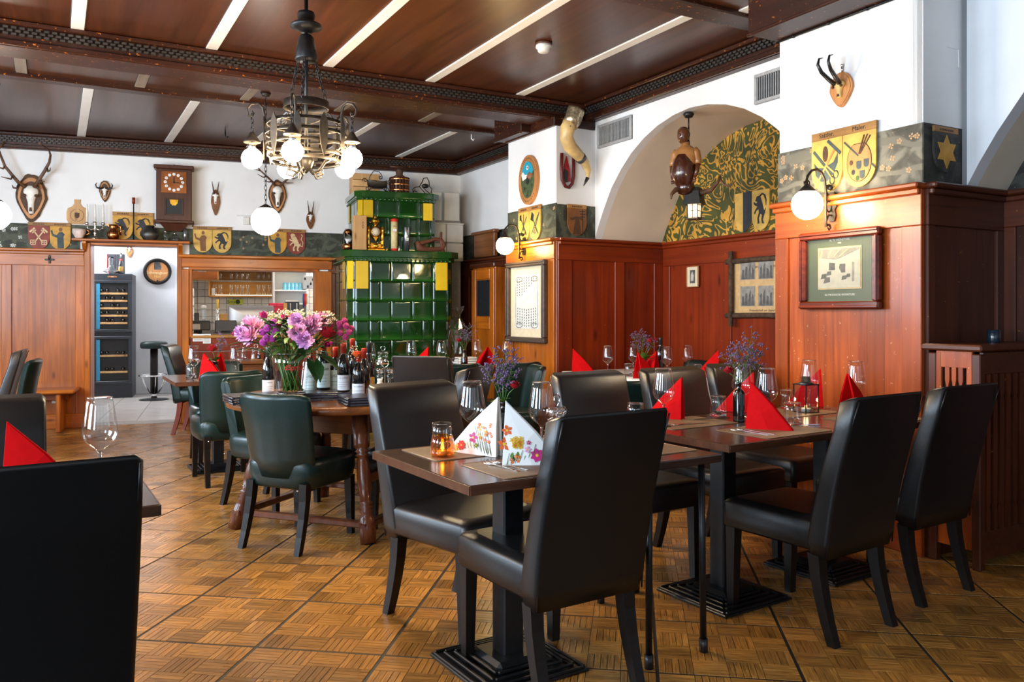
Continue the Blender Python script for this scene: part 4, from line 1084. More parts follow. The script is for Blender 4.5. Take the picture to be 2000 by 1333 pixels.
# ---- trophies
def teardrop(w, h, k=1.0, n=28, jag=0, seed=0):
    rr = random.Random(seed); pts = []
    for i in range(n):
        a = 2*PI*i/n; x = math.cos(a); z = math.sin(a)
        ww = w/2*(1.0 if z > 0 else (1+z*.42)); j = 1+jag*rr.uniform(-1, 1)
        pts.append((x*ww*k*j, z*h/2*k*j))
    return pts
def skull(parent, w, h, z=0, y=-.03, mat=None):
    mb = MB()
    prof = [(-.5, .20, .20), (-.36, .24, .26), (-.1, .27, .30), (.1, .40, .42), (.26, .62, .5), (.38, .58, .45), (.5, .30, .3)]
    rings = []
    for q, a, b in prof:
        rings.append([(math.cos(t)*a*w*.72, y-max(0, -math.sin(t))*b*w*.7+max(0, math.sin(t))*.01, z+q*h) for t in [2*PI*i/12 for i in range(12)]])
    mb.loft(rings); s = mb.build('skull', mat or M_bone, parent)
    for sx in (-1, 1):
        MB().sphere((sx*w*.33, y-.30*w, z+.14*h), w*.105, 8).build('eye_socket', M_inkbrown, s)
    MB().prism([(-.08*w, z-.42*h), (.08*w, z-.42*h), (.05*w, z-.28*h), (-.05*w, z-.28*h)], y-.24*w, y-.1*w).build('nose_hollow', M_inkbrown, s)
    return s
def trophy(name, label, pl, px, py, w, h, board='bark'):
    t = wthing(name, label, 'trophy', pl, px, py, 0)
    if board == 'bark':
        MB().prism(teardrop(w, h, 1, 32, .035, int(px)), -.022, 0).build('bark_rim', M_bark, t)
        MB().prism(teardrop(w, h, .86), -.026, -.002).build('wood_ring', M_trophyboard, t)
        MB().prism(teardrop(w, h, .70), -.028, -.004).build('dark_field', M_inkbrown, t)
    else:
        MB().prism(teardrop(w, h, 1), -.018, 0).build('mount_board', board, t)
        MB().prism(teardrop(w, h, .88), -.022, -.002).build('mount_panel', board, t)
    return t
def antler(parent, paths, mat=M_antler, sc=1):
    beam = None
    for i, (pts, r) in enumerate(paths):
        n = len(pts); rs = [r*(1-.72*(k/(n-1))**1.3) for k in range(n)]
        o = MB().tube(pts, rs, 7).build('antler_beam' if i == 0 else 'tine', mat, parent if i == 0 else beam)
        if i == 0: beam = o
    return beam
# large stag on the left
t = trophy('stag_trophy', 'large stag antlers with white skull on a bark rimmed board at upper left', PB, 62, 388, .30, .52)
skull(t, .17, .30, -.02); done(t)
def c4(x, y, d=.06):   # crop pixel of the 1739 px wide view of (0,270)-(300,500)
    px, py = x/5.797, 270+y/5.797; a, z, lam = PB.hit(px, py); a0, z0, _ = PB.hit(62, 388); return (a-a0, -d, z-z0)
antler(t, [([c4(300, 560, .05), c4(235, 520, .09), c4(170, 440, .13), c4(95, 345, .15), c4(40, 210, .14), c4(20, 150, .12), c4(80, 60, .10)], .021),
           ([c4(175, 450, .13), c4(165, 490, .16), c4(65, 470, .20)], .014), ([c4(235, 540, .09), c4(225, 590, .14), c4(195, 590, .18), c4(186, 560, .2)], .014),
           ([c4(95, 345, .15), c4(80, 375, .17), c4(0, 358, .2)], .014), ([c4(22, 150, .12), c4(0, 130, .11), c4(-12, 60, .1)], .011)])
antler(t, [([c4(395, 565, .05), c4(450, 505, .09), c4(530, 400, .13), c4(590, 300, .15), c4(600, 220, .14), c4(580, 165, .12), c4(498, 98, .10)], .021),
           ([c4(560, 370, .14), c4(575, 405, .17), c4(605, 400, .2), c4(612, 370, .21)], .014), ([c4(455, 520, .09), c4(490, 515, .14), c4(545, 522, .19)], .013),
           ([c4(440, 560, .07), c4(470, 590, .14), c4(500, 600, .18)], .013), ([c4(583, 170, .12), c4(590, 140, .11)], .01)])
# second stag behind the chandelier
t = trophy('stag_trophy', 'smaller stag antlers and skull on a dark board, behind the chandelier', PB, 542, 385, .21, .40)
skull(t, .135, .24, 0); done(t)
k_ = .0062
for sg in (-1, 1):
    L_ = [(.03, .05, .13), (.07, .09, .17), (.13, .12, .22), (.20, .13, .28), (.26, .11, .36)]
    antler(t, [([(sg*a, -y, z) for a, y, z in L_], .016), ([(sg*.13, -.12, .22), (sg*.17, -.16, .20), (sg*.24, -.2, .23)], .010), ([(sg*.07, -.09, .17), (sg*.10, -.15, .15), (sg*.17, -.19, .15)], .010), ([(sg*.20, -.13, .28), (sg*.27, -.15, .29)], .009)])
# small ones
t = trophy('chamois_trophy', 'small trophy with black hooked horns on a bark oval, left of the wall clock', PB, 205, 374, .115, .235); done(t)
skull(t, .07, .11, -.02)
for sg in (-1, 1):
    MB().tube([(sg*.01, -.04, .03), (sg*.04, -.06, .02), (sg*.075, -.07, .03), (sg*.085, -.07, .06), (sg*.07, -.07, .085)], [.011, .011, .009, .007, .002], 7).build('horn', M_hornblack, t)
def roe(label, pl, px, py, w, h, board, hz=.10, hm=M_antler):
    t = trophy('roe_trophy', label, pl, px, py, w, h, board); done(t)
    skull(t, w*.8, h*.40, h*.14, -.02)
    for sg in (-1, 1):
        MB().tube([(sg*w*.16, -.035, h*.30), (sg*w*.26, -.05, h*.30+hz*.5), (sg*w*.38, -.05, h*.30+hz)], [.009, .007, .002], 6).build('horn', hm, t)
    return t
roe('narrow roe deer trophy with two short spikes, right of the wall clock', PB, 421, 396, .10, .30, M_shieldbrown, .15)
roe('narrow roe deer trophy hanging left of the green stove', PB, 606, 431, .10, .21, M_antique, .17)
PK = Plane(PB.p+Vector((-BD.y, BD.x, 0))*3.89, BD)
roe('tiny roe deer trophy on the passage wall above the barrel head', PK, 253, 492, .10, .19, M_trophyboard, .02)
t = trophy('chamois_trophy', 'black chamois horns on an oval walnut board, high on the near white pillar', PF, 1646, 176, .155, .20, M_trophyboard); done(t)
skull(t, .085, .10, .0, -.025, plain('yellowed_bone', (.66, .42, .14), .5))
for sg in (-1, 1):
    MB().tube([(sg*.016, -.05, .03), (sg*.024, -.09, .055), (sg*.032, -.14, .09), (sg*.036, -.165, .13), (sg*.036, -.155, .165), (sg*.034, -.125, .175)], [.014, .0125, .011, .009, .006, .002], 8).build('horn', M_hornblack, t)
MB().tube([(0, -.004, .10), (0, -.006, .135)], .006, 6).sphere((0, -.006, .14), .010, 8).build('hanging_nail', M_steel, t)

# ---- clock
ck = wthing('wall_clock', 'dark walnut pendulum wall clock with copper dial over the doorway shelf', 'clock', PB, 341, 385); 
k = PB.hit(341, 385)[2]/FPX; done(ck)
W_, D_ = .37, .15
MB().box((0, -D_/2, .005), (W_, D_, .58), bev=.006).build('case', M_clockwood, ck)
MB().box((0, -D_/2-.005, .315), (W_+.05, D_+.05, .045), bev=.008).build('cornice', M_clockwood, ck)
MB().box((0, -D_/2-.005, -.30), (W_+.05, D_+.05, .035), bev=.008).build('base_moulding', M_clockwood, ck)
MB().loft([[(-.15, -.14, -.317), (.15, -.14, -.317), (.15, -.01, -.317), (-.15, -.01, -.317)], [(-.075, -.09, -.40), (.075, -.09, -.40), (.075, -.01, -.40), (-.075, -.01, -.40)]], sm=False).build('lower_bracket', M_clockwood, ck)
dial = MB().box((0, -D_-.002, .145), (.265, .008, .245), bev=.002).build('dial', M_copper, ck)
for i in range(12):
    a = PI/2-2*PI*i/12; c = (.090*math.cos(a), .145+.090*math.sin(a))
    n = MB().prism(ell(c[0], c[1], .0165, .0165, 12), -D_-.009, -D_-.005).build('numeral_disc', M_white, dial)
    text_mesh(str(12 if i == 0 else i), .019, M_ink, n, (c[0], -D_-.0095, c[1]))
for a, L_, w in ((R(88), .062, .010), (R(-5), .088, .008)):
    MB().prism(seg((0, .145), (L_*math.cos(a), .145+L_*math.sin(a)), w), -D_-.013, -D_-.010).build('hand', M_black, dial)
MB().lathe([(.001, 0), (.012, 0), (.010, .006), (.001, .008)], 12, M=Matrix.Translation((0, -D_-.008, .145)) @ Matrix.Rotation(R(90), 4, 'X')).build('hand_boss', M_black, dial)
MB().box((0, -D_-.001, -.13), (.165, .004, .17)).build('window', M_darkin, ck)
fr_ = MB()
for (c, d) in (((-.09, -.13), (.014, .19)), ((.09, -.13), (.014, .19)), ((0, -.04), (.194, .014)), ((0, -.22), (.194, .014))):
    MB().box((c[0], -D_-.006, c[1]), (d[0], .012, d[1]), bev=.002).build('window_frame', M_clockwood, ck)
MB().prism([(-.045, -.05), (.045, -.05), (.035, -.095), (.012, -.118), (0, -.110), (-.012, -.118), (-.035, -.095)], -D_-.006, -D_-.003).build('pendulum_bob', M_gold, ck)
for sx in (-1, 1): MB().tube([(sx*.195, -.08, -.29), (sx*.20, -.10, -.31), (sx*.20, -.11, -.335), (sx*.192, -.12, -.345)], .007, 6).build('scroll_foot', M_clockwood, ck)
MB().sphere((0, -.05, .352), .012, 8).build('hook', M_black, ck)
# paddle board
pb_ = wthing('paddle_board', 'pale wooden serving board with burnt round crest, on the wall left of the candles', 'board', PB, 151, 416); done(pb_)
pd = [(.030, .145), (.028, .10), (.045, .07), (.092, .045), (.104, .0), (.102, -.08), (.085, -.115), (.05, -.128)]
MB().prism([(x, z) for x, z in pd]+[(-x, z) for x, z in reversed(pd)], -.016, 0).build('board', M_lightwood, pb_)
ring = MB()
for i in range(26):
    a = 2*PI*i/26
    if i in (6, 7, 19): continue
    ring.prism(ell(.066*math.cos(a), -.03+.066*math.sin(a), .004, .006, 6), -.0175, -.015)
stuff(ring.build('burnt_lettering', M_inkbrown, pb_))
MB().prism(shield_poly(-.024, .024, -.06, .0), -.0175, -.015).build('burnt_crest', M_inkbrown, pb_)
# iron cross hook on the panelling
ih = wthing('iron_hook', 'small black iron cross hook on the honey coloured panelling', 'hook', PB, 98, 507, .045); done(ih)
MB().box((0, -.004, 0), (.018, .008, .09), bev=.003).box((0, -.004, -.005), (.09, .008, .018), bev=.003).build('plate', M_black, ih)
MB().tube([(0, -.008, 0), (0, -.04, -.005), (0, -.05, .02)], .005, 6).build('peg', M_black, ih)
# thermostat box and cable right of the clock, socket under the bench
th = wthing('thermostat', 'small white thermostat box on the wall right of the narrow trophy', 'switch', PB, 481, 432); done(th)
MB().box((0, -.015, 0), (.075, .03, .09), bev=.006).build('case', M_socket, th)
MB().box((-.02, -.006, .06), (.18, .012, .014), bev=.003).build('cable_duct', M_socket, th)
so = wthing('wall_socket', 'white wall socket under the honey coloured bench', 'socket', PB, 111, 780, .033); done(so)
MB().box((0, -.006, 0), (.085, .012, .085), bev=.004).build('plate', M_socket, so)
MB().lathe([(.001, 0), (.026, 0), (.026, .004), (.020, .004), (.020, .001), (.001, .001)], 16, M=Matrix.Translation((0, -.012, 0)) @ Matrix.Rotation(R(90), 4, 'X')).build('outlet', M_socket, so)

# ---- air vents
def vent(label, px0, py0, px1, py1):
    v = wthing('air_vent', label, 'vent', PA, (px0+px1)/2, (py0+py1)/2); (x0, z0), (x1, z1) = loc2(v, PA, px0, py0), loc2(v, PA, px1, py1); done(v)
    w, h = .50, .21
    MB().box((0, -.004, 0), (w, .008, h)).build('back_plate', M_darkin, v)
    for (c, d) in (((0, h/2-.012), (w, .024)), ((0, -h/2+.012), (w, .024)), ((-w/2+.012, 0), (.024, h-.048)), ((w/2-.012, 0), (.024, h-.048))):
        MB().box((c[0], -.012, c[1]), (d[0], .024, d[1]), bev=.003).build('frame', M_grey, v)
    for i in range(22):
        piece('louvre', -w/2+.03+i*(w-.06)/21-.003, -w/2+.03+i*(w-.06)/21+.004, -.02, -.006, -h/2+.025, h/2-.025, M_grey, v, .001)
vent('grey slatted air vent left of the big white arch', 1168, 257, 1236, 260)
vent('grey slatted air vent right of the big white arch, cut by the pillar', 1490, 158, 1570, 162)

# ---- frames
def framed(label, pl, p0, p1, wood_, fw=.035, matw=.05, matm=None, depth=.035, name='framed_picture', off=.03):
    f = wthing(name, label, 'picture', pl, (p0[0]+p1[0])/2, (p0[1]+p1[1])/2, off)
    (xa, za), (xb, zb) = loc2(f, pl, p0[0], p0[1]), loc2(f, pl, p1[0], p1[1]); done(f)
    w = abs(xb-xa); h = abs(za-zb)
    for (c, d, nm) in (((0, h/2-fw/2), (w, fw), 0), ((0, -h/2+fw/2), (w, fw), 0), ((-w/2+fw/2, 0), (fw, h-2*fw), 1), ((w/2-fw/2, 0), (fw, h-2*fw), 1)):
        r = MB().box((c[0], -depth/2, c[1]), (d[0], depth, d[1]), bev=.008).build('frame_rail', wood_, f)
        ins = .6
        if nm == 0: MB().box((c[0], -depth-.003, c[1]+(fw*.18 if c[1] > 0 else -fw*.18)), (d[0]-.004, .010, fw*.35), bev=.004).build('frame_bead', wood_, r)
        else: MB().box((c[0]+(fw*.18 if c[0] > 0 else -fw*.18), -depth-.003, c[1]), (fw*.35, .010, d[1]), bev=.004).build('frame_bead', wood_, r)
    MB().box((0, -.008, 0), (w-2*fw+.004, .008, h-2*fw+.004)).build('mat_board', matm or M_cream, f)
    return f, w, h, fw
M_mahog = wood('mahogany_frame', (.06, .008, .004), (.20, .03, .010), 'x', 1.2, .22, False, .3, .5)
M_greenmat = plain('green_picture_mat', (.075, .10, .055), .35, var=.1)
M_photo = plain('grey_photo_print', (.50, .46, .38), .5, var=.1)
M_photo_d = plain('dark_photo_tone', (.10, .095, .09), .5, var=.4)
M_photo_m = plain('mid_photo_tone', (.27, .25, .22), .5, var=.25)
f, w, h, fw = framed('mahogany framed old photograph of the dining room on green mat, on the near pillar', PF, (1572, 455), (1727, 600), M_mahog, .045, matm=M_greenmat, depth=.04)
pw, ph = w*.52, h*.50
q0 = MB().box((0, -.0135, .01), (pw+.016, .003, ph+.016)).build('photo_border', M_cream_p, f)
q1 = MB().box((0, -.0155, .01), (pw, .003, ph)).build('photo_print', M_photo, f)
def pr(name, poly, m, y=-.0172): return MB().prism([(x*pw, .01+z*ph) for x, z in poly], y-.0008, y+.0006).build(name, m, q1)
pr('printed_ceiling', [(-.49, .28), (-.1, .22), (.02, .25), (.46, .44), (.49, .49), (-.49, .49)], M_photo_m)
for i, (a, b) in enumerate(((-.46, -.44), (-.28, -.2), (-.15, 0.0), (-.02, .2))): pr('printed_batten', [(a, .27), (a+.03, .27), (b+.05, .47), (b, .47)], M_cream_p, -.0182)
pr('printed_stove', [(-.25, -.05), (-.10, -.05), (-.10, .13), (-.24, .15)], M_photo_d)
pr('printed_crowd', [(.0, .0), (.06, -.12), (.15, -.12), (.15, .1), (.02, .1)], M_photo_d)
pr('printed_pillar', [(.31, -.35), (.36, -.35), (.36, .13), (.31, .13)], M_photo_m)
for (a, b, s_) in ((-.38, -.2, .14), (-.25, -.13, .12), (-.3, -.3, .16), (.12, -.25, .12), (.22, -.2, .1)):
    pr('printed_chairs', [(a-s_/2, b-s_/2), (a+s_/2, b-s_*.3), (a+s_*.5, b+s_/2), (a-s_*.3, b+s_*.4)], M_photo_d)
text_mesh('ALTE WEINSTUBE', .0175, M_white, f, (0, -.0135, ph/2+.058), name='caption'); text_mesh('1905', .0125, M_white, f, (0, -.0135, ph/2+.04), name='caption')
text_mesh('ALTMODISCHE WEINSTUBE', .0165, M_white, f, (0, -.0135, -ph/2-.03), name='caption')
MB().box((0, -.022, 0), (w-2*fw, .002, h-2*fw)).build('glazing', M_glazing, f)
# certificate on the far pillar
f, w, h, fw = framed('framed certificate with many small seals and portraits on the far pillar', PF, (999, 512), (1074, 668), wood('grey_brown_frame', (.05, .035, .03), (.12, .085, .07), 'x', 1, .4, False), .05, matm=M_cream, depth=.05)
q1 = MB().box((0, -.0135, .0), (w*.62, .003, h*.66)).build('certificate_print', plain('pale_blue_print', (.66, .68, .66), .5), f)
rr = random.Random(9); ib = MB()
for sg, zc in ((1, .24), (-1, -.24)):
    for i in range(7):
        for j in range(9-i if sg > 0 else 9):
            xx = (j-4)*.062*w*(1 if sg > 0 else .95); zz = (zc+sg*.06-sg*i*.033)*h-abs(j-4)*.004*sg
            if abs(xx) < w*.30: ib.prism(ell(xx, zz, .0065, .009, 6), -.0165, -.0145)
stuff(ib.build('printed_portraits', M_photo_d, q1))
for sx in (-1, 1):
    for zc in (.28, -.29): MB().tube([(sx*.2*w+.085*w*math.cos(a), -.015, zc*h+.03*h*math.sin(a)) for a in [i*PI/6 for i in range(12)]], .003, 4, closed=True).build('printed_seal', M_inkbrown, q1)
    MB().tube([(sx*.28*w, -.015, .26*h), (sx*.29*w, -.015, 0), (sx*.28*w, -.015, -.27*h)], .0022, 4).build('printed_border', M_inkbrown, q1)
# small photo in the niche
f, w, h, fw = framed('small thin framed portrait photo alone on the red niche panelling', PR, (1348, 521), (1371, 561), M_gold if False else M_trophyboard, .010, matm=M_cream, depth=.014)
MB().box((0, -.0135, 0), (w*.42, .003, h*.62)).build('photo_print', M_photo_d, f)
MB().prism([(-.02, -.04), (.015, -.04), (.02, .01), (.0, .05), (-.02, .02)], -.0165, -.014).build('printed_figure', M_photo, f)
# collage in a crossed stick frame
f = wthing('stick_framed_collage', 'yellowed photo collage in a dark crossed stick frame, half hidden by the near pillar', 'picture', PR, 1500, 560, .032); 
(xa, za), (xb, zb) = loc2(f, PR, 1440, 512), loc2(f, PR, 1440, 617); done(f)
xb = xa+.92
MB().box(((xa+xb)/2, -.010, (za+zb)/2), (xb-xa, .008, za-zb)).build('mat_board', plain('yellowed_collage_card', (.60, .38, .17), .5, var=.12), f)
for z in (za, zb): MB().tube([(xa-.07, -.03, z), (xa+.3, -.032, z+.006), (xb+.07, -.03, z)], .022, 8).build('stick', M_bark, f)
for x in (xa, xb): MB().tube([(x, -.045, zb-.09), (x+.004, -.047, 0), (x, -.045, za+.09)], .022, 8).build('stick', M_bark, f)
for i in range(4):
    for j in range(2):
        x0 = xa+.09+i*.20; z0 = zb+.08+j*.225
        ph_ = MB().box((x0+.08, -.0155, z0+.085), (.165, .003, .17)).build('photo_print', M_photo_m, f)
        for q in range(4): MB().prism([(x0+.01+q*.037, z0+.005), (x0+.045+q*.037, z0+.005), (x0+.04+q*.037, z0+.08+.03*((q*7+i) % 3)), (x0+.02+q*.037, z0+.09+.02*(q % 2))], -.0182, -.0165).build('printed_figure', M_photo_d, ph_)
text_mesh('Wunderbare Feste', .04, M_inkbrown, f, ((xa+xb)/2-.1, -.0148, za-.055), name='caption', shear=.2)
text_mesh('Freundschaft am Stammtisch', .03, M_inkbrown, f, ((xa+xb)/2-.1, -.0148, zb+.045), name='caption', shear=.2)
# oval plaque
ov = wthing('oval_target_plaque', 'oval painted target plaque with blue sky and mountains on the far pillar', 'plaque', PF, 1036, 352); done(ov)
MB().prism(ell(0, 0, .175, .235, 36), -.03, 0).build('oval_frame', M_trophyboard, ov)
def ovc(pts, y0, y1, nm, m): return MB().prism(pts, y0, y1).build(nm, m, ov)
ovc(ell(0, 0, .122, .175, 32), -.032, -.028, 'painted_valley', plain('painted_forest', (.055, .085, .035), .5, var=.7, scale=25))
ovc([(x, z) for x, z in ell(0, 0, .121, .174, 40) if z > .055]+[(-.11, .06), (-.06, .035), (-.01, .05), (.04, .065), (.08, .05)], -.0335, -.03, 'painted_sky', plain('painted_sky_blue', (.015, .33, .48), .5, var=.05))
ovc([(-.112, .06), (-.085, .085), (-.05, .055), (-.02, .05), (.02, .045), (-.01, .02), (-.09, .0)], -.0345, -.031, 'painted_snow_peak', M_white)
ovc([(-.02, .03), (.03, .075), (.06, .05), (.10, .055), (.09, .02), (.02, .0)], -.035, -.031, 'painted_rock', plain('painted_rock_red', (.25, .11, .05), .5, var=.5))
ovc(ell(0, .115, .019, .021, 16), -.0355, -.03, 'white_target_ring', M_white); ovc(ell(0, .115, .010, .011, 12), -.0362, -.03, 'target_centre', M_inkbrown)
ovc(ell(0, -.01, .028, .032, 16), -.0365, -.03, 'black_target_disc', M_ink)
for i in range(18):
    a = PI*.12+PI*.76*i/17; g_ = MB().prism(seg((.143*math.cos(a), .198*math.sin(a)), (.156*math.cos(a), .212*math.sin(a)), .006), -.0315, -.029).build('rim_letter', M_inkbrown, ov)
for i in range(10):
    a = -PI*.25-PI*.5*i/9; g_ = MB().prism(seg((.143*math.cos(a), .198*math.sin(a)), (.156*math.cos(a), .212*math.sin(a)), .006), -.0315, -.029).build('rim_letter', M_inkbrown, ov)
# drinking horn and red felt pouch on the far pillar's right side
dh = wthing('drinking_horn', 'large curved ivory coloured drinking horn with silver mount on the far pillar', 'horn', PS, 1118, 300, 0); 
def hc(px, py, d): a, z = loc2(dh, PS, px, py); return Vector((a, -d, z))
pts = [hc(1101, 226, .20), hc(1096, 243, .19), hc(1087, 258, .18), hc(1086, 276, .17), hc(1096, 293, .15), hc(1112, 306, .13), hc(1128, 320, .11), hc(1138, 336, .09), hc(1138, 350, .08), hc(1131, 366, .07)]
rs = [.074, .070, .066, .062, .060, .052, .042, .030, .017, .004]
MB().tube(pts[1:], rs[1:], 14).build('horn_body', plain('ivory_horn', (.62, .42, .17), .35, var=.25, scale=9), dh)
MB().tube([pts[0]+(pts[0]-pts[1])*.2, pts[0], pts[1], (pts[1]*.4+pts[2]*.6)], [.080, .079, .077, .073], 16).build('silver_mount', M_pewter if False else plain('engraved_silver', (.42, .34, .22), .3, .8, var=.5, scale=60), dh)
MB().tube([(pts[5]*.6+pts[6]*.4), (pts[6]*.75+pts[5]*.25)], [.052, .048], 12).build('silver_band', M_pewter, dh)
MB().tube([pts[8], pts[9]], [.020, .004], 8).build('dark_tip', M_hornblack, dh)
MB().sphere(pts[2]+Vector((0, -.060, .004)), .020, 8, sc=(1, .3, .8)).build('inlaid_plate', M_pewter, dh)
MB().tube([hc(1104, 255, .1), hc(1110, 280, .09), hc(1115, 298, .1)], .004, 5).build('hanging_chain', M_black, dh); done(dh)
fp = wthing('felt_pouch_ornament', 'dark red beaded felt ornament hanging beneath the drinking horn', 'ornament', PS, 1106, 335, 0)
def fc(px, py, d=.02): a, z = loc2(fp, PS, px, py); return (a, -d, z)
MB().tube([fc(1095, 300), fc(1094, 330), fc(1096, 352), fc(1102, 365), fc(1109, 367), fc(1115, 360), fc(1118, 345), fc(1118, 300)], .016, 8).build('beaded_rim', plain('dark_red_beads', (.10, .006, .006), .5, var=.8, scale=120, bump=.5), fp)
(a0, z0), (a1, z1) = loc2(fp, PS, 1097, 358), loc2(fp, PS, 1110, 306)
MB().prism([(a0+.01, z0), (a1+.01, z0+.02), (a1+.005, z0+.12), (a1-.03, z1), (a0+.02, z0+.15)], -.02, -.004).build('red_felt', M_rose, fp)
MB().prism([(a0+.004, z0+.005), (a0+.05, z0+.01), (a0+.055, z0+.11), (a0+.02, z0+.13)], -.024, -.018).build('black_felt', M_ink, fp); done(fp)

# ---- shelf over the doorway and what stands on it
sh = thing('doorway_shelf', 'narrow honey coloured shelf over the passage doorway', 'shelf', (PB.p.x, PB.p.y, 0), PB.a)
s0, s1 = PB.hit(144, 474)[0], PB.hit(372, 478)[0]
MB().box(((s0+s1)/2, -.085, 2.065), (s1-s0, .17, .026), bev=.006).build('shelf_board', M_pine_h, sh)
for x in (PB.hit(167, 480)[0], PB.hit(353, 480)[0]):
    MB().prism([(0, 2.05), (-.13, 2.05), (-.13, 2.03), (-.06, 1.96), (-.03, 1.90), (-.03, 1.85), (0, 1.85)], x-.02, x+.02, M=Matrix(((0, 1, 0, 0), (1, 0, 0, 0), (0, 0, 1, 0), (0, 0, 0, 1)))).build('bracket', M_pine, sh)
def on_shelf(px, y=-.09):
    s = PB.hit(px, 470)[0]; p = PB.p+PB.d*s+Vector((-PB.d.y, PB.d.x, 0))*y; return Vector((p.x, p.y, 2.079))
t = thing('ceramic_cup', 'white and pink painted ceramic cup at the left end of the doorway shelf', 'cup', on_shelf(157), PB.a)
MB().lathe([(.001, 0), (.035, 0), (.05, .03), (.068, .07), (.066, .105), (.062, .105), (.063, .07), (.045, .03), (.001, .008)], 20).build('body', plain('painted_ceramic', (.75, .58, .52), .35, var=.3, scale=14), t)
MB().tube([(.062, 0, .095), (.095, 0, .09), (.10, 0, .06), (.058, 0, .035)], .008, 7).build('handle', M_copper, t)
t = thing('candelabra', 'silver three armed candelabra on the doorway shelf', 'candelabra', on_shelf(188), PB.a)
MB().lathe([(.001, 0), (.05, 0), (.05, .008), (.015, .02), (.012, .05), (.022, .065), (.012, .08), (.016, .11), (.010, .14), (.018, .17), (.022, .19), (.001, .19)], 16).build('stem', M_steel, t)
for sx in (-1, 1):
    MB().tube([(0, 0, .12), (sx*.04, 0, .10), (sx*.075, 0, .12), (sx*.08, 0, .155)], .007, 6).lathe([(.001, .15), (.018, .155), (.022, .185), (.001, .185)], 10, (sx*.08, 0, 0)).build('arm', M_steel, t)
for sx, z in ((-.08, .183), (0, .188), (.08, .183)):
    p = t.location+PB.d*sx; tag(MB().lathe([(.001, 0), (.0125, 0), (.0085, .19), (.002, .20), (.001, .20)], 10).build('candle', M_candle), {-.08: 'left white taper candle of the candelabra', 0: 'middle white taper candle, tallest on the candelabra', .08: 'right white taper candle of the candelabra'}[sx], 'candle', 'white taper candles')
    c = bpy.context.scene.objects[-1] if False else None
for ob in [o for o in COL.objects if o.name.startswith('candle') and o.type == 'MESH' and o.parent is None]:
    i_ = {'l': -.08, 'm': 0, 'r': .08}[ob['label'][0]]; ob.location = t.location+PB.d*i_+Vector((0, 0, .186))
t = thing('copper_jug', 'bulbous copper jug on the doorway shelf', 'jug', on_shelf(223), PB.a)
MB().lathe([(.001, 0), (.045, 0), (.05, .008), (.066, .04), (.062, .08), (.04, .11), (.038, .14), (.047, .165), (.044, .165), (.035, .14), (.036, .112), (.056, .08), (.001, .02)], 20).build('body', M_copper, t)
MB().tube([(.04, 0, .15), (.075, 0, .145), (.08, 0, .1), (.062, 0, .06)], .007, 7).build('handle', M_copper, t)
MB().prism([(-.04, .14), (-.075, .168), (-.04, .168)], -.015, .015).build('spout', M_copper, t)
t = thing('iron_poker', 'thin black iron rod with red handle standing upright on the doorway shelf', 'tool', on_shelf(262, -.06), PB.a)
MB().lathe([(.001, 0), (.045, 0), (.045, .006), (.006, .012), (.006, .012)], 14).tube([(0, 0, .01), (0, 0, .43)], .007, 6).build('rod', M_black, t)
MB().tube([(0, 0, .41), (0, 0, .48)], .017, 10).build('handle', M_redpine, t)
t = thing('pewter_pot', 'round dark pewter pot on the doorway shelf under the clock', 'pot', on_shelf(294, -.115), PB.a)
MB().lathe([(.001, 0), (.06, 0), (.075, .02), (.098, .06), (.08, .10), (.05, .135), (.048, .165), (.044, .165), (.046, .13), (.001, .03)], 22).build('body', M_pewter, t)
def shaker_mb(h=.09): return MB().lathe([(.001, 0), (.024, 0), (.026, .02), (.017, .045), (.02, .06), (.022, .075), (.012, .09), (.001, .092)], 14)
t = thing('salt_shaker', 'small glass shaker with steel top, under the clock on the doorway shelf', 'shaker', on_shelf(324), PB.a)
shaker_mb().build('body', M_glass, t); MB().lathe([(.001, .088), (.014, .088), (.016, .11), (.008, .122), (.001, .122)], 12).build('cap', M_steel, t)
t = thing('glass_figurine', 'small glass creamer right of the shaker on the doorway shelf', 'ornament', on_shelf(342), PB.a)
MB().lathe([(.001, 0), (.03, 0), (.034, .03), (.022, .055), (.024, .075), (.001, .08)], 14).build('body', M_glass, t); MB().sphere((0, 0, .085), .018, 8).build('lid', M_steel, t)
t = thing('glass_tube', 'tall silver glass tube at the right end of the doorway shelf', 'vase', on_shelf(362), PB.a)
MB().lathe([(.001, 0), (.018, 0), (.018, .155), (.015, .155), (.015, .004), (.001, .004)], 14).build('body', M_silver, t)
# smoke detector
p = P(1062, 92, 1.93*FPX/(HORY-84)); sd = thing('smoke_detector', 'white smoke detector on the dark wooden ceiling', 'detector', (p.x, p.y, ZC), AR)
MB().lathe([(.001, 0), (.062, 0), (.062, -.012), (.055, -.016), (.001, -.016)], 24).build('base_plate', M_clockwood, sd)
MB().lathe([(.001, -.014), (.056, -.014), (.058, -.035), (.045, -.045), (.042, -.062), (.032, -.07), (.001, -.07)], 24).build('housing', M_socket, sd)
for px, py, lab in ((440, 257, 'black ceiling hook near the white batten on the left'), (921, 262, 'white ceiling hook between beam and far pillar')):
    Y = 1.93*FPX/(HORY-py); q = P(px, py, Y); hk = thing('ceiling_hook', lab, 'hook', (q.x, q.y, ZC))
    MB().tube([(0, 0, 0), (0, 0, -.05), (.018, 0, -.07), (.03, 0, -.05)], .007, 6).build('hook', M_black if px < 500 else M_white, hk)
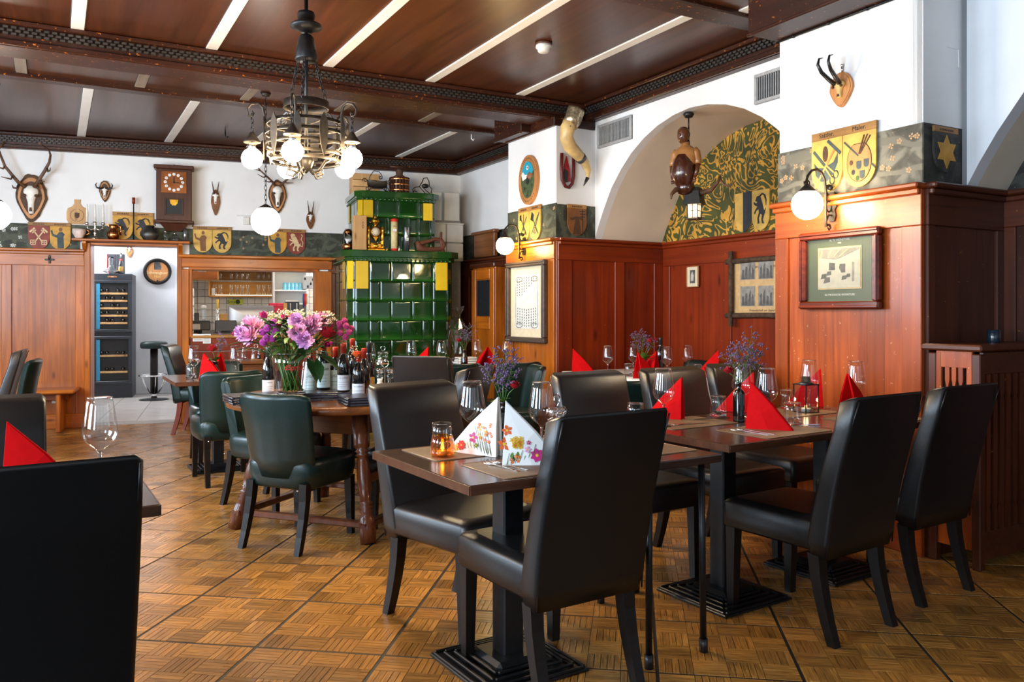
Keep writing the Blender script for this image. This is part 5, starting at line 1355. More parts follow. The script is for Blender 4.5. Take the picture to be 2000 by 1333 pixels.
# ------------------------------------------------------------------ lamps
def chain(parent, a, b, pitch=.032, r=.010, wire=.0032, mat=None, name='chain'):
    a, b = Vector(a), Vector(b); n = max(2, int((b-a).length/pitch)); mb = MB(); d = (b-a).normalized()
    s = d.orthogonal().normalized(); s2 = d.cross(s)
    for i in range(n):
        c = a+(b-a)*(i+.5)/n; e = s if i % 2 else s2
        mb.tube([c+d*math.cos(t)*pitch*.68+e*math.sin(t)*r for t in [2*PI*k/8 for k in range(8)]], wire, 4, closed=True)
    return stuff(mb.build(name, mat or M_black, parent))
CHY = 4.77; chp = Vector(((598-1000)/FPX*CHY, CHY, 0))
cd = thing('chandelier', 'black wrought iron chandelier with five lit clear bulbs hanging from the ceiling', 'chandelier', chp, R(10))
MB().tube([(0, 0, ZC), (0, 0, 2.12)], .011, 10).build('rod', M_black, cd)
MB().lathe([(.001, ZC), (.05, ZC), (.06, ZC-.04), (.02, ZC-.07), (.001, ZC-.07)], 18).build('canopy', M_black, cd)
MB().lathe([(.001, 3.02), (.045, 3.02), (.052, 3.0), (.045, 2.965), (.06, 2.962), (.09, 2.945), (.09, 2.93), (.05, 2.915), (.03, 2.90), (.001, 2.90)], 24).build('turned_disc', M_black, cd)
MB().lathe([(.001, 2.885), (.032, 2.885), (.045, 2.87), (.058, 2.80), (.066, 2.75), (.06, 2.735), (.001, 2.735)], 20).build('cone', M_black, cd)
for k in range(3):
    a = R(25+120*k); u = Vector((math.cos(a), math.sin(a), 0))
    chain(cd, u*.058+Vector((0, 0, 2.74)), u*.128+Vector((0, 0, 2.49)))
    chain(cd, u*.128+Vector((0, 0, 2.45)), u*.215+Vector((0, 0, 2.375)))
def band(r, z, h, t=.006, n=32, r2=None):
    r2 = r if r2 is None else r2
    return MB().lathe([(r, z), (r2, z+h), (r2-t, z+h), (r-t, z)], n, close=True)
band(.130, 2.455, .045).build('upper_ring', M_iron, cd)
for z, r in ((2.365, .222), (2.305, .232), (2.245, .232), (2.185, .222), (2.15, .20)): band(r, z-.010, .018, .005).build('hoop', M_iron, cd)
for k in range(10):
    a = R(36*k+10); T_ = Matrix.Rotation(a, 4, 'Z') @ Matrix.Translation((.236, 0, 2.27))
    MB().prism([(0, -.125), (.02, -.05), (.026, .02), (.022, .08), (.0, .125), (-.022, .08), (-.026, .02), (-.02, -.05)], -.003, .003, M=T_ @ Matrix.Rotation(R(90), 4, 'Z')).build('stave', M_iron, cd)
MB().lathe([(.001, 2.19), (.03, 2.19), (.045, 2.15), (.03, 2.11), (.012, 2.09), (.001, 2.08)], 16).build('hub', M_iron, cd)
for k in range(3):
    a = R(60*k); MB().tube([(-.225*math.cos(a), -.225*math.sin(a), 2.36), (.225*math.cos(a), .225*math.sin(a), 2.36)], .005, 5).build('spoke', M_iron, cd)
Rl = .30; zb_ = 2.15
# arms: angle 0 towards the camera measured to the left
for k in range(5):
    ph = R(72*k); u = Vector((-math.sin(ph), -math.cos(ph), 0)); u = Matrix.Rotation(-R(10), 3, 'Z') @ u; zv = Vector((0, 0, 1))
    at_ = lambda r, z: u*r+zv*z
    arm = MB().tube([at_(.02, 2.11), at_(.05, 2.085), at_(.09, 2.10), at_(.14, 2.165), at_(.20, 2.20), at_(.225, 2.215), at_(.232, 2.30), at_(.232, 2.40), at_(.240, 2.445), at_(.268, 2.47), at_(.305, 2.462), at_(.328, 2.43), at_(.32, 2.395), at_(.297, 2.39), at_(.290, 2.41), at_(.30, 2.422)], [.008]*9+[.0075, .007, .0065, .006, .0055, .005, .003], 7).build('arm', M_iron, cd)
    MB().tube([at_(.05, 2.09), at_(.075, 2.06), at_(.11, 2.07), at_(.105, 2.10), at_(.085, 2.095)], .006, 6).build('scroll', M_iron, arm)
    chain(arm, at_(Rl, 2.405), at_(Rl, 2.30), .026, .009)
    c = at_(Rl, 0)
    MB().lathe([(.001, 2.305), (.012, 2.30), (.022, 2.28), (.036, 2.262), (.048, 2.245), (.048, 2.240), (.03, 2.246), (.001, 2.25)], 18, c).build('lamp_cap', M_iron, arm)
    MB().lathe([(.001, 2.24), (.020, 2.24), (.022, 2.20), (.001, 2.195)], 12, c).build('lamp_socket', M_chrome, arm)
    MB().lathe([(.001, zb_-.060), (.022, zb_-.056), (.042, zb_-.043), (.055, zb_-.024), (.060, zb_), (.055, zb_+.024), (.042, zb_+.043), (.022, zb_+.057), (.017, zb_+.066), (.001, zb_+.066)], 20, c).build('bulb', M_bulb, arm)
# hanging opal globes
def globe(label, px, py, Y, r, mat):
    p = P(px, py, Y); g = thing('pendant_globe', label, 'lamp', (p.x, p.y, p.z))
    MB().sphere((0, 0, 0), r, 24).build('opal_globe', mat, g)
    MB().lathe([(.001, r*1.18), (r*.12, r*1.16), (r*.5, r*.92), (r*.5, r*.86), (.001, r*.9)], 16).build('cap', M_iron, g)
    chain(g, (0, 0, r*1.15), (0, 0, ZC-p.z-.02), .04, .010, .003)
    MB().lathe([(.001, ZC-p.z), (.045, ZC-p.z), (.03, ZC-p.z-.03), (.001, ZC-p.z-.035)], 14).build('ceiling_rose', M_iron, g)
globe('lit white globe lamp hanging on a chain left of the stove', 519, 432, 7.2, .126, M_opal_pend)
globe('lit white globe lamp cut by the left picture edge', -11, 420, 6.9, .128, M_opal_pend)
# sconces
def sconce(label, pl, px, py, mat, gz=0.0):
    s = wthing('wall_sconce', label, 'lamp', pl, px, py, .032); done(s)
    MB().prism([(-.018, -.085), (.018, -.085), (.028, -.05), (.020, -.02), (.034, 0), (.020, .02), (.028, .05), (.018, .085), (-.018, .085), (-.028, .05), (-.020, .02), (-.034, 0), (-.020, -.02), (-.028, -.05)], -.012, 0).build('back_plate', M_iron, s)
    Q = lambda y, z: (0, -y, z)
    MB().tube([Q(.045, -.12), Q(.032, -.135), Q(.02, -.122), Q(.028, -.105), Q(.045, -.105), Q(.058, -.12), Q(.06, -.04), Q(.06, .09), Q(.068, .15), Q(.095, .19), Q(.135, .205), Q(.175, .195), Q(.205, .165), Q(.222, .125), Q(.238, .115), Q(.24, .128)], [.004, .005, .006, .007, .0075]+[.008]*8+[.006, .004, .003], 8).build('arm', M_iron, s)
    MB().tube([Q(.012, .05), Q(.035, .055), Q(.055, .09), Q(.05, .12), Q(.03, .125), Q(.025, .105)], .006, 6).build('scroll', M_iron, s)
    MB().tube([(0, -.034+.024*math.cos(t)*.9, .024*math.sin(t)*1.3) for t in [i*PI/6 for i in range(12)]], .0055, 6, closed=True).build('ring', M_iron, s)
    MB().tube([Q(.012, -.05), Q(.035, -.05), Q(.056, -.085)], .006, 6).build('scroll', M_iron, s)
    MB().sphere(Q(.022, .11), .018, 8).build('rosette', M_black, s)
    c = Vector((0, -.212, gz)); rg = .086
    MB().tube([(0, -.212, .165), (0, -.212, .115)], .005, 6).tube([(0, -.212+.020*math.cos(t), .118+.020*math.sin(t)) for t in [i*PI/6 for i in range(12)]], .004, 5, closed=True).build('hanger', M_iron, s)
    MB().lathe([(.001, rg+.035), (.010, rg+.03), (.02, rg+.02), (.048, rg-.01), (.048, rg-.018), (.001, rg-.01)], 16, c).build('cap', M_iron, s)
    MB().sphere(c, rg, 24).build('opal_globe', mat, s)
    return s
sconce('lit white globe wall lamp on a black scroll bracket above the near framed photograph', PF, 1634, 405, M_opal)
sconce('lit globe wall lamp on a scroll bracket above the framed certificate', PF, 1030, 482, M_opal_far)
# carved man with antlers and lantern in the vaulted niche
Ym = 6.55; base = P(1345, 360, Ym)
lm = thing('figure_lantern', 'carved wooden man with apron on antlers carrying a lit lantern, hanging in the vault', 'lamp', base, R(-32))
k = Ym/FPX
M_carved = plain('dark_carved_wood', (.11, .035, .012), .28, var=.35, scale=14, coat=.3)
M_carved_l = plain('light_carved_wood', (.34, .15, .045), .3, var=.3, scale=14, coat=.2)
M_carved_d = plain('dark_carved_apron', (.055, .014, .006), .22, var=.35, scale=14, coat=.5)
zt = (360-220)*k
MB().lathe([(.001, zt), (.035, zt), (.045, zt-.015), (.03, zt-.04), (.001, zt-.045)], 18).build('ceiling_rose', M_black, lm)
MB().tube([(0, 0, zt-.04), (0, 0, zt-.13)], .006, 6).build('stem_rod', M_black, lm)
chain(lm, (0, 0, zt-.12), (0, 0, .17), .035, .010, .0035)
ox = -.018
body = MB().loft([[(ox+a*math.cos(t), -.02+b*math.sin(t), z) for t in [2*PI*i/16 for i in range(16)]] for z, a, b in ((-.02, .055, .05), (.03, .080, .07), (.09, .085, .078), (.15, .082, .072), (.21, .092, .066), (.26, .095, .058), (.290, .062, .045), (.31, .032, .032), (.33, .03, .03))]).build('torso', M_carved_l, lm)
MB().loft([[(ox-.012+a*math.cos(t), -.032+b*math.sin(t), z) for t in [PI+PI*i/12 for i in range(13)]] for z, a, b in ((-.015, .06, .055), (.03, .09, .085), (.09, .098, .10), (.15, .092, .09), (.20, .07, .075), (.23, .05, .062))], closed=False, caps=False).build('apron', M_carved_d, body)
hd = MB().loft([[(ox-.016+a*math.cos(t), -.035+b*math.sin(t), z) for t in [2*PI*i/14 for i in range(14)]] for z, a, b in ((.325, .022, .022), (.34, .034, .040), (.365, .042, .048), (.395, .046, .052), (.42, .043, .050), (.44, .030, .036), (.45, .010, .012))]).build('head', M_carved, lm)
MB().sphere((ox-.022, -.088, .383), .011, 8, sc=(.8, 1, 1.3)).build('nose', M_carved, hd)
for sx in (-1, 1):
    MB().sphere((ox-.02+sx*.017, -.079, .398), .006, 6).build('eye', M_hornblack, hd)
    MB().sphere((ox-.016+sx*.045, -.03, .385), .011, 6, sc=(.5, 1, 1.3)).build('ear', M_carved, hd)
MB().tube([(ox-.036, -.078, .362), (ox-.022, -.084, .360), (ox-.006, -.078, .362)], .004, 5).build('mouth', M_carved_d, hd)
MB().loft([[(ox-.016+a*math.cos(t), -.025+b*math.sin(t), z) for t in [2*PI*i/14 for i in range(14)]] for z, a, b in ((.405, .049, .050), (.43, .046, .050), (.452, .028, .032), (.458, .006, .008))]).build('hair', M_carved_d, hd)
for sx in (-1, 1):
    a_ = MB().tube([(ox+sx*.070, -.02, .272), (ox+sx*.092, -.02, .245), (ox+sx*.104, -.018, .185), (ox+sx*.106, -.03, .145)], [.026, .030, .027, .026], 9).build('sleeve', M_carved_l, lm)
    MB().tube([(ox+sx*.105, -.03, .15), (ox+sx*.104, -.045, .10), (ox+sx*.094, -.06, .05)], [.021, .019, .014], 9).build('forearm', M_carved, a_)
    MB().sphere((ox+sx*.091, -.066, .032), .017, 8, sc=(.8, 1, 1.2)).build('hand', M_carved, a_)
    for q in range(4): MB().tube([(ox+sx*(.091+.006*(q-1.5)), -.070, .026), (ox+sx*(.090+.006*(q-1.5)), -.076, .012), (ox+sx*(.087+.005*(q-1.5)), -.072, .0)], .0042, 5).build('finger', M_carved, a_)
MB().loft([[(ox+a*math.cos(t), -.02+b*math.sin(t), z) for t in [2*PI*i/14 for i in range(14)]] for z, a, b in ((-.09, .02, .02), (-.075, .06, .05), (-.03, .076, .064), (.0, .07, .06), (.015, .05, .045))]).build('base_boss', M_carved_d, lm)
for sg, paths in ((1, [([(.03, 0, -.055), (.10, .02, -.075), (.17, .04, -.055), (.22, .05, .0), (.245, .05, .055)], .028), ([(.235, .05, .035), (.27, .05, -.02), (.32, .05, -.035), (.36, .05, .0)], .012)]),
                  (-1, [([(-.04, -.03, -.04), (-.075, -.09, -.05), (-.09, -.14, -.09), (-.085, -.16, -.13)], .024)])):
    antler(lm, paths, M_antler)
# lantern below
Ll = Vector((.038, .024, 0)); zl1, zl0 = -.125, -.315
lt_ = MB()
MB().loft([[(Ll.x+sx*a, Ll.y+sy*a, z) for sx, sy in ((-1, -1), (1, -1), (1, 1), (-1, 1))] for z, a in ((-.165, .070), (-.06, .054), (-.03, .046))], sm=False).build('lantern_hood', M_black, lm)
for i in range(4):
    a = i*PI/2+PI/4; MB().box((Ll.x+.060*math.cos(a), Ll.y+.060*math.sin(a), -.22), (.007, .007, .12), a, .001).build('lantern_bar', M_black, lm)
MB().loft([[(Ll.x+sx*a, Ll.y+sy*a, z) for sx, sy in ((-1, -1), (1, -1), (1, 1), (-1, 1))] for z, a in ((-.165, .040), (-.270, .036))], sm=False).build('lantern_glass', M_lantern, lm)
for i in range(4):
    a = i*PI/2; MB().box((Ll.x+.041*math.cos(a), Ll.y+.041*math.sin(a), -.22), (.004, .006, .11), a, .001).build('lantern_bar', M_black, lm)
for z in (-.17, -.215, -.268):
    for i in range(4):
        a = i*PI/2; MB().box((Ll.x+.043*math.cos(a), Ll.y+.043*math.sin(a), z), (.005, .088, .005), a).build('lantern_bar', M_black, lm)
MB().box((Ll.x, Ll.y, -.278), (.10, .10, .012), bev=.003).build('lantern_foot', M_iron, lm)
# ------------------------------------------------------------------ tiled stove
BNv = Vector((-BD.y, BD.x, 0))
SY = -.98
PSF = Plane(PB.p+BNv*SY, BD)
xl = PSF.hit(684, 600)[0]; xr = PSF.hit(884, 600)[0]
st = thing('tiled_stove', 'tall green glazed tile stove with yellow corner plates beside the hatch', 'stove', (PB.p.x, PB.p.y, 0), PB.a)
def stove_block(x0, x1, y0, y1, z0, z1, ch, rows, tw, yz):
    """octagon fronted block; y0 is the front, ch the corner chamfer"""
    poly = [(x0+ch, y0), (x1-ch, y0), (x1, y0+ch), (x1, y1), (x0, y1), (x0, y0+ch)]
    MB().loft([[(x, y, z0) for x, y in poly], [(x, y, z1) for x, y in poly]], sm=False).build('core', M_joint, st)
    rh = (z1-z0)/rows; g = .0016; t = .012
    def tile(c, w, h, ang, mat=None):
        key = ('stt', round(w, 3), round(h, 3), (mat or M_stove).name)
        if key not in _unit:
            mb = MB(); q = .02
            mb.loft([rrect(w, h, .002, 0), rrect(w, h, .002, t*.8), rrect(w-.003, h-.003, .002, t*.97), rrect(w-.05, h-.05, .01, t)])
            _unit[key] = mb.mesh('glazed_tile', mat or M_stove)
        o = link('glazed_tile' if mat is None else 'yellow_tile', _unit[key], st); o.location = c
        # local z of the tile points outwards
        o.rotation_euler = (R(90), 0, ang)
    W_ = x1-x0-2*ch
    for r in range(rows):
        z = z0+(r+.5)*rh; n = max(2, round((W_-2*yz)/tw)); off = .5 if r % 2 else 0
        # corner columns on the front
        for sx, xc in ((0, x0+ch+yz/2), (1, x1-ch-yz/2)):
            tile((xc, y0, z), yz-g, rh-g, 0)
        xa, xb = x0+ch+yz, x1-ch-yz; cuts = [xa]
        wq = (xb-xa)/n
        k = 0
        edges = [xa]+[xa+wq*(i+off) for i in range(0 if off else 1, n)]+[xb]
        for a, b in zip(edges[:-1], edges[1:]): tile(((a+b)/2, y0, z), b-a-g, rh-g, 0)
        # chamfers and left side
        cw = ch*math.sqrt(2)
        tile((x0+ch/2, y0+ch/2, z), cw-g, rh-g, -R(45)); tile((x1-ch/2, y0+ch/2, z), cw-g, rh-g, R(45))
        m = max(2, round((y1-y0-ch)/.24)); sw = (y1-y0-ch)/m
        for i in range(m): tile((x0, y0+ch+(i+.5)*sw, z), sw-g, rh-g, -R(90)); tile((x1, y0+ch+(i+.5)*sw, z), sw-g, rh-g, R(90))
def cornice(x0, x1, y0, y1, ch, z0, z1, ov):
    for k, (o_, za, zb) in enumerate(((ov*.45, z0, z0+(z1-z0)*.42), (ov, z0+(z1-z0)*.40, z1))):
        a = ch+o_*.41
        poly = [(x0-o_+a, y0-o_), (x1+o_-a, y0-o_), (x1+o_, y0-o_+a), (x1+o_, y1), (x0-o_, y1), (x0-o_, y0-o_+a)]
        MB().loft([[(x, y, za) for x, y in poly], [(x, y, zb-.01) for x, y in poly], [(x*.998+.002*(x0+x1)/2, y*.998+.002*(y0+y1)/2, zb) for x, y in poly]], sm=False).build('cornice', M_stove_c, st)
    d = MB(); n = int((x1-x0)/.05)
    for i in range(n): d.sphere((x0+.04+i*(x1-x0-.08)/(n-1), y0-ov*.5, z0+.012), .014, 6, sc=(1, 1, 1.2))
    for i in range(int((y1-y0)/.06)): d.sphere((x0-ov*.5, y0+.1+i*.06, z0+.012), .014, 6)
    stuff(d.build('egg_moulding', M_stove_c, st))
ch = .075
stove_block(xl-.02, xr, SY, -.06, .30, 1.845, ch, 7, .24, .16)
MB().box(((xl-.02+xr)/2, (SY-.06)/2, .15), (xr-xl+.10, -.06-SY+.06, .30), bev=.01).build('plinth', M_stove, st)
cornice(xl-.02, xr, SY, -.06, ch, 1.845, 1.965, .075)
PSU = Plane(PB.p+BNv*(SY+.13), BD)
ul = PSU.hit(703, 450)[0]; ur = PSU.hit(850, 450)[0]
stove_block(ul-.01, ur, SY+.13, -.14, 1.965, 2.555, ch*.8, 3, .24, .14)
cornice(ul-.01, ur, SY+.13, -.14, ch*.8, 2.545, 2.645, .05)
def yplate(x0, x1, y, z0, z1, ang=0, cx=None, cy=None):
    w = x1-x0
    o = MB().box((0, 0, 0), (w, .012, z1-z0), bev=.003).build('yellow_plate', M_stove_y, st)
    o.location = ((x0+x1)/2 if cx is None else cx, y if cy is None else cy, (z0+z1)/2); o.rotation_euler = (0, 0, ang)
lx = lambda px: PSF.hit(px, 530)[0]; ux = lambda px: PSU.hit(px, 420)[0]
yplate(lx(694), lx(719), SY-.020, 1.535, 1.845); yplate(lx(850), lx(873), SY-.020, 1.525, 1.845)
yplate(0, .085, 0, 1.535, 1.845, -R(45), xl-.02+ch/2-.013, SY+ch/2-.013); yplate(0, .13, 0, 1.535, 1.845, -R(90), xl-.02-.020, SY+ch+.14)
yplate(ux(709), ux(728), SY+.11, 2.345, 2.545); yplate(ux(826), ux(844), SY+.11, 2.335, 2.535)
yplate(0, .07, 0, 2.335, 2.545, -R(45), ul-.01+ch*.4-.013, SY+.13+ch*.4-.013); yplate(0, .11, 0, 2.335, 2.545, -R(90), ul-.01-.020, SY+.13+.62)
# white tiled flue beside the upper block
fl = thing('white_flue', 'white tiled stove flue against the wall right of the green stove', 'flue', (PB.p.x, PB.p.y, 0), PB.a)
PFL = Plane(PB.p+BNv*(-.40), BD); fx0, fx1 = ur+.03, PFL.hit(904, 450)[0]
MB().box(((fx0+fx1)/2, -.2, 1.25), (fx1-fx0-.06, .40, 2.3)).build('core', M_grout, fl)
for r in range(2):
    for i in range(2):
        w = (fx1-fx0)/2; piece('white_tile', fx0+i*w+.003, fx0+(i+1)*w-.003, -.43, -.40, 1.90+r*.23, 2.12+r*.23, M_tile_w, fl, .008)
piece('white_tile', fx0+.05, fx0+.17, -.40, -.36, 2.37, 2.75, M_tile_w, fl, .01); piece('white_tile', fx0+.20, fx1-.04, -.40, -.36, 2.37, 2.75, M_tile_w, fl, .01)
MB().box(((fx0+fx1)/2, -.2, 2.36), (fx1-fx0+.02, .44, .02), bev=.005).build('cover_slab', M_tile_w, fl)

# ---- things standing on the stove
ZS1, ZS2 = 1.966, 2.646
def on_stove(px, top=False, dy=0):
    pl = PSU if top else PSF; y = (SY+.13+.10 if top else SY+.02)+dy
    pp = Plane(PB.p+BNv*y, BD); s = pp.hit(px, 480)[0]; p = pp.p+pp.d*s
    return Vector((p.x, p.y, ZS2 if top else ZS1))
kS = 9.3/FPX
wcb = thing('wine_box', 'pale upright wooden wine box on the stove ledge', 'box', on_stove(702, dy=.04), PB.a)
MB().box((0, 0, .193), (.145, .11, .385), bev=.004).build('box', M_lightwood, wcb)
MB().box((0, -.056, .193), (.125, .004, .365), bev=.001).build('sliding_lid', M_lightwood, wcb)
for z in (.30, .26): MB().tube([(.03+.010*math.cos(a), -.059, z+.015*math.sin(a)) for a in [i*PI/5 for i in range(10)]], .002, 4, closed=True).build('burnt_mark', M_inkbrown, wcb)
gc = thing('gilt_clock', 'gilded portico mantel clock with four columns on the stove ledge', 'clock', on_stove(733, dy=.06), PB.a)
MB().box((0, 0, .012), (.20, .12, .024), bev=.006).build('plinth', M_gold, gc)
MB().box((0, 0, .055), (.13, .09, .065), bev=.012).sphere((0, -.04, .055), .035, 10, sc=(1, .5, .8)).build('base_ornament', M_gold, gc)
for sx in (-1, 1):
    for sy in (-1, 1): MB().lathe([(.001, .02), (.016, .02), (.016, .05), (.010, .06), (.009, .10), (.013, .11), (.009, .12), (.009, .21), (.015, .22), (.015, .245), (.006, .255), (.008, .27), (.001, .28)], 10, (sx*.078, sy*.035, 0)).build('column', M_gold, gc)
    MB().tube([(sx*.10, -.05, .0), (sx*.13, -.06, .012), (sx*.115, -.06, .03)], .008, 6).build('scroll_foot', M_gold, gc)
MB().lathe([(.001, -.04), (.058, -.04), (.062, -.03), (.062, .03), (.001, .03)], 22, M=Matrix.Translation((0, 0, .215)) @ Matrix.Rotation(R(90), 4, 'X')).build('drum', M_gold, gc)
MB().lathe([(.001, .03), (.047, .03), (.047, .033), (.001, .034)], 22, M=Matrix.Translation((0, 0, .215)) @ Matrix.Rotation(R(90), 4, 'X')).build('dial', M_cream, gc)
for i in range(12): MB().prism(seg((.033*math.cos(i*PI/6), .215+.033*math.sin(i*PI/6)), (.042*math.cos(i*PI/6), .215+.042*math.sin(i*PI/6)), .005), -.0355, -.033).build('hour_mark', M_ink, gc)
MB().prism([(-.03, .155), (.03, .155), (.012, .13), (0, .11), (-.012, .13)], -.025, .02).build('pendant_ornament', M_gold, gc)
MB().lathe([(.001, .27), (.02, .272), (.012, .29), (.03, .31), (.052, .335), (.048, .345), (.03, .35), (.012, .37), (.016, .38), (.006, .40), (.001, .405)], 16).build('urn_finial', M_gold, gc)
tu = thing('bottle_tube', 'tall cream bottle tube with red caps on the stove ledge', 'tube', on_stove(770, dy=.05), PB.a)
MB().lathe([(.001, 0), (.038, 0), (.038, .35), (.001, .35)], 22).build('tube', plain('cream_tube_paper', (.68, .56, .28), .45), tu)
for z0, z1, nm in ((-.001, .03, 'base_cap'), (.335, .365, 'top_cap')): MB().lathe([(.001, z0+.001), (.0395, z0+.001), (.0395, z1), (.03, z1+.006), (.001, z1+.006)], 22).build(nm, M_inkred, tu)
MB().box((0, -.036, .235), (.042, .008, .035), bev=.002).build('label_patch', M_white, tu)
text_mesh('Premium', .014, M_inkred, tu, (0, -.0405, .222), name='lettering'); text_mesh('XO', .022, M_inkbrown, tu, (0, -.0395, .28), name='lettering')
tv = thing('bottle_tube', 'shorter silver grey bottle tube with white label on the stove ledge', 'tube', on_stove(794, dy=.05), PB.a)
MB().lathe([(.001, 0), (.033, 0), (.033, .275), (.030, .28), (.001, .28)], 22).build('tube', M_silver, tv)
MB().box((0, -.031, .14), (.036, .008, .035), bev=.002).build('label_patch', M_white, tv)
text_mesh('Grand', .016, M_gold, tv, (0, -.0342, .235), name='lettering'); text_mesh('No 1', .014, M_ink, tv, (0, -.0355, .14), name='lettering')
dw = thing('driftwood_root', 'reddish looped driftwood root at the right end of the stove ledge', 'root', on_stove(842, dy=.06), PB.a)
MB().tube([(-.16, 0, .12), (-.14, 0, .05), (-.06, 0, .03), (.06, .0, .035), (.13, 0, .045), (.155, 0, .09), (.12, 0, .15), (.04, 0, .155), (-.04, 0, .125), (-.12, 0, .105), (-.17, 0, .115)], [.03, .045, .034, .028, .03, .026, .024, .022, .022, .028, .012], 9).build('root_loop', M_driftwood, dw)
MB().tube([(.14, 0, 0), (.13, 0, .08), (.115, 0, .16), (.12, 0, .24)], [.028, .022, .017, .014], 8).build('root_branch', M_driftwood, dw)
cp = thing('copper_lantern', 'copper and glass lantern at the left end of the stove ledge', 'lantern', on_stove(680, dy=.20), PB.a)
MB().lathe([(.001, 0), (.05, 0), (.062, .03), (.07, .06), (.06, .08), (.05, .085), (.001, .085)], 18).build('base', M_copper, cp)
MB().lathe([(.042, .085), (.045, .15), (.04, .20), (.037, .20), (.042, .15), (.039, .085)], 18, close=True).build('chimney', M_glass, cp)
MB().lathe([(.001, .20), (.05, .20), (.04, .23), (.018, .25), (.001, .255)], 18).build('hood', M_copper, cp)
MB().tube([(-.06, 0, .08), (-.07, 0, .17), (-.03, 0, .25), (.03, 0, .25), (.07, 0, .17), (.06, 0, .08)], .004, 5).build('bail', M_black, cp)
# on top
cr = thing('wooden_crate', 'pale pine wine crate on top of the stove at the left', 'crate', on_stove(712, True, .22), PB.a)
for i in range(3): MB().box((0, -.11, .04+i*.078), (.32, .012, .072), bev=.003).build('crate_slat', M_lightwood, cr); MB().box((0, .11, .04+i*.078), (.32, .012, .072), bev=.003).build('crate_slat', M_lightwood, cr)
for sx in (-1, 1): MB().box((sx*.15, 0, .118), (.016, .206, .23), bev=.003).build('crate_end', M_lightwood, cr)
MB().box((0, 0, .006), (.284, .206, .012)).build('crate_base', M_lightwood, cr)
def spiral(c, r0, r1, a0, turns, n=18, y=0):
    return [(c[0]+(r0+(r1-r0)*i/n)*math.cos(a0+turns*2*PI*i/n), y, c[1]+(r0+(r1-r0)*i/n)*math.sin(a0+turns*2*PI*i/n)) for i in range(n+1)]
ws = thing('iron_bottle_cradle', 'scrolled iron bottle cradle left of the wine press on the stove', 'holder', on_stove(737, True, -.03), PB.a)
MB().loft([[(x+.0, y*b, .075+.05*(1-b)+.0+z) for y, z in ((-.05, .05), (-.045, 0), (0, -.03), (.045, 0), (.05, .05))] for x, b in ((-.11, .7), (-.05, 1), (.05, 1), (.11, .75))], closed=False, caps=False).build('cradle_sheet', M_iron, ws)
MB().tube([(-.10, 0, .10), (-.085, 0, .18), (-.04, 0, .245), (.02, 0, .24), (.05, 0, .20)]+spiral((.035, .175), .025, .006, R(60), -1.2), .005, 6).build('handle', M_iron, ws)
for sx in (-1, 1):
    MB().tube(spiral((sx*.11, .04), .035, .008, R(90), sx*1.4), .0045, 6).build('scroll_foot', M_iron, ws)
    MB().tube(spiral((sx*.14, .13), .03, .006, R(200), sx*1.3), .0045, 6).build('scroll', M_iron, ws)
MB().tube([(-.13, 0, .01), (-.06, 0, .045), (.06, 0, .045), (.13, 0, .01)], .005, 6).build('base_bar', M_iron, ws)
wp = thing('wine_press', 'old slatted wine press barrel with copper hoops and wooden crank on the stove', 'press', on_stove(780, True, .08), PB.a)
for k in range(18):
    a = 2*PI*k/18; MB().box((.105*math.cos(a), .105*math.sin(a), .105), (.024, .028, .19), a, .003).build('stave', M_clockwood, wp)
for z in (.05, .115, .178): MB().lathe([(.121, z-.010), (.124, z), (.121, z+.010), (.116, z+.010), (.116, z-.010)], 28, close=True).build('hoop', M_copper, wp)
MB().lathe([(.001, 0), (.128, 0), (.128, .018), (.001, .018)], 28).build('base_plate', M_clockwood, wp)
MB().lathe([(.001, .19), (.07, .19), (.065, .215), (.04, .235), (.045, .27), (.03, .30), (.001, .31)], 18).build('press_head', M_bark, wp)
MB().tube([(0, 0, .30), (0, 0, .36)], .010, 8).build('screw', M_black, wp); MB().tube([(-.11, 0, .325), (.045, 0, .325)], .013, 8).build('crank_handle', M_clockwood, wp)
wf = thing('iron_bottle_rack', 'folded black iron bottle rack right of the wine press on the stove', 'holder', on_stove(824, True, .02), PB.a)
MB().tube([(-.10, 0, .02), (-.11, 0, .06), (-.08, 0, .09), (-.03, 0, .10), (.0, 0, .15), (.02, 0, .20), (.06, 0, .21), (.085, 0, .17), (.09, 0, .11), (.12, 0, .08), (.11, 0, .03)], .006, 6).build('hoop', M_black, wf)
MB().tube(spiral((-.075, .03), .03, .006, R(90), 1.4), .005, 6).build('scroll_foot', M_black, wf)
MB().tube([(-.03, 0, .10), (.06, 0, .0)], .005, 6).build('strut', M_black, wf); MB().tube([(.0, 0, .10), (.10, 0, .02)], .005, 6).build('strut', M_black, wf)
MB().sphere((.04, 0, .11), .035, 8, sc=(1.3, .8, .8)).build('iron_grape_bunch', M_black, wf)

# ---- dim cupboard corner right of the stove
cbx = lambda px: P2.hit(px, 600)[0]
cu = thing('corner_cupboard', 'tall honey brown cupboard door with small dark window beside the far pillar', 'cupboard', P2.p+P2.d*0, P2.a)
c0, c1 = cbx(948), cbx(992)
MB().box(((c0+c1)/2, -.10, .90), (c1-c0, .13, 1.80), bev=.006).build('carcass', M_pine, cu)
for (a, b, z0, z1, nm) in ((c0, c0+.10, 0.05, 1.78, 'stile'), (c1-.10, c1, .05, 1.78, 'stile')):
    MB().box(((a+b)/2, -.175, (z0+z1)/2), (b-a, .025, z1-z0), bev=.005).build(nm, M_pine, cu)
for z0, z1 in ((1.66, 1.78), (1.08, 1.22), (.05, .2)): MB().box(((c0+c1)/2, -.175, (z0+z1)/2), (c1-c0-.2, .025, z1-z0), bev=.005).build('rail', M_pine_h, cu)
MB().box(((c0+c1)/2, -.168, 1.44), (c1-c0-.22, .006, .42)).build('window_pane', M_pane, cu)
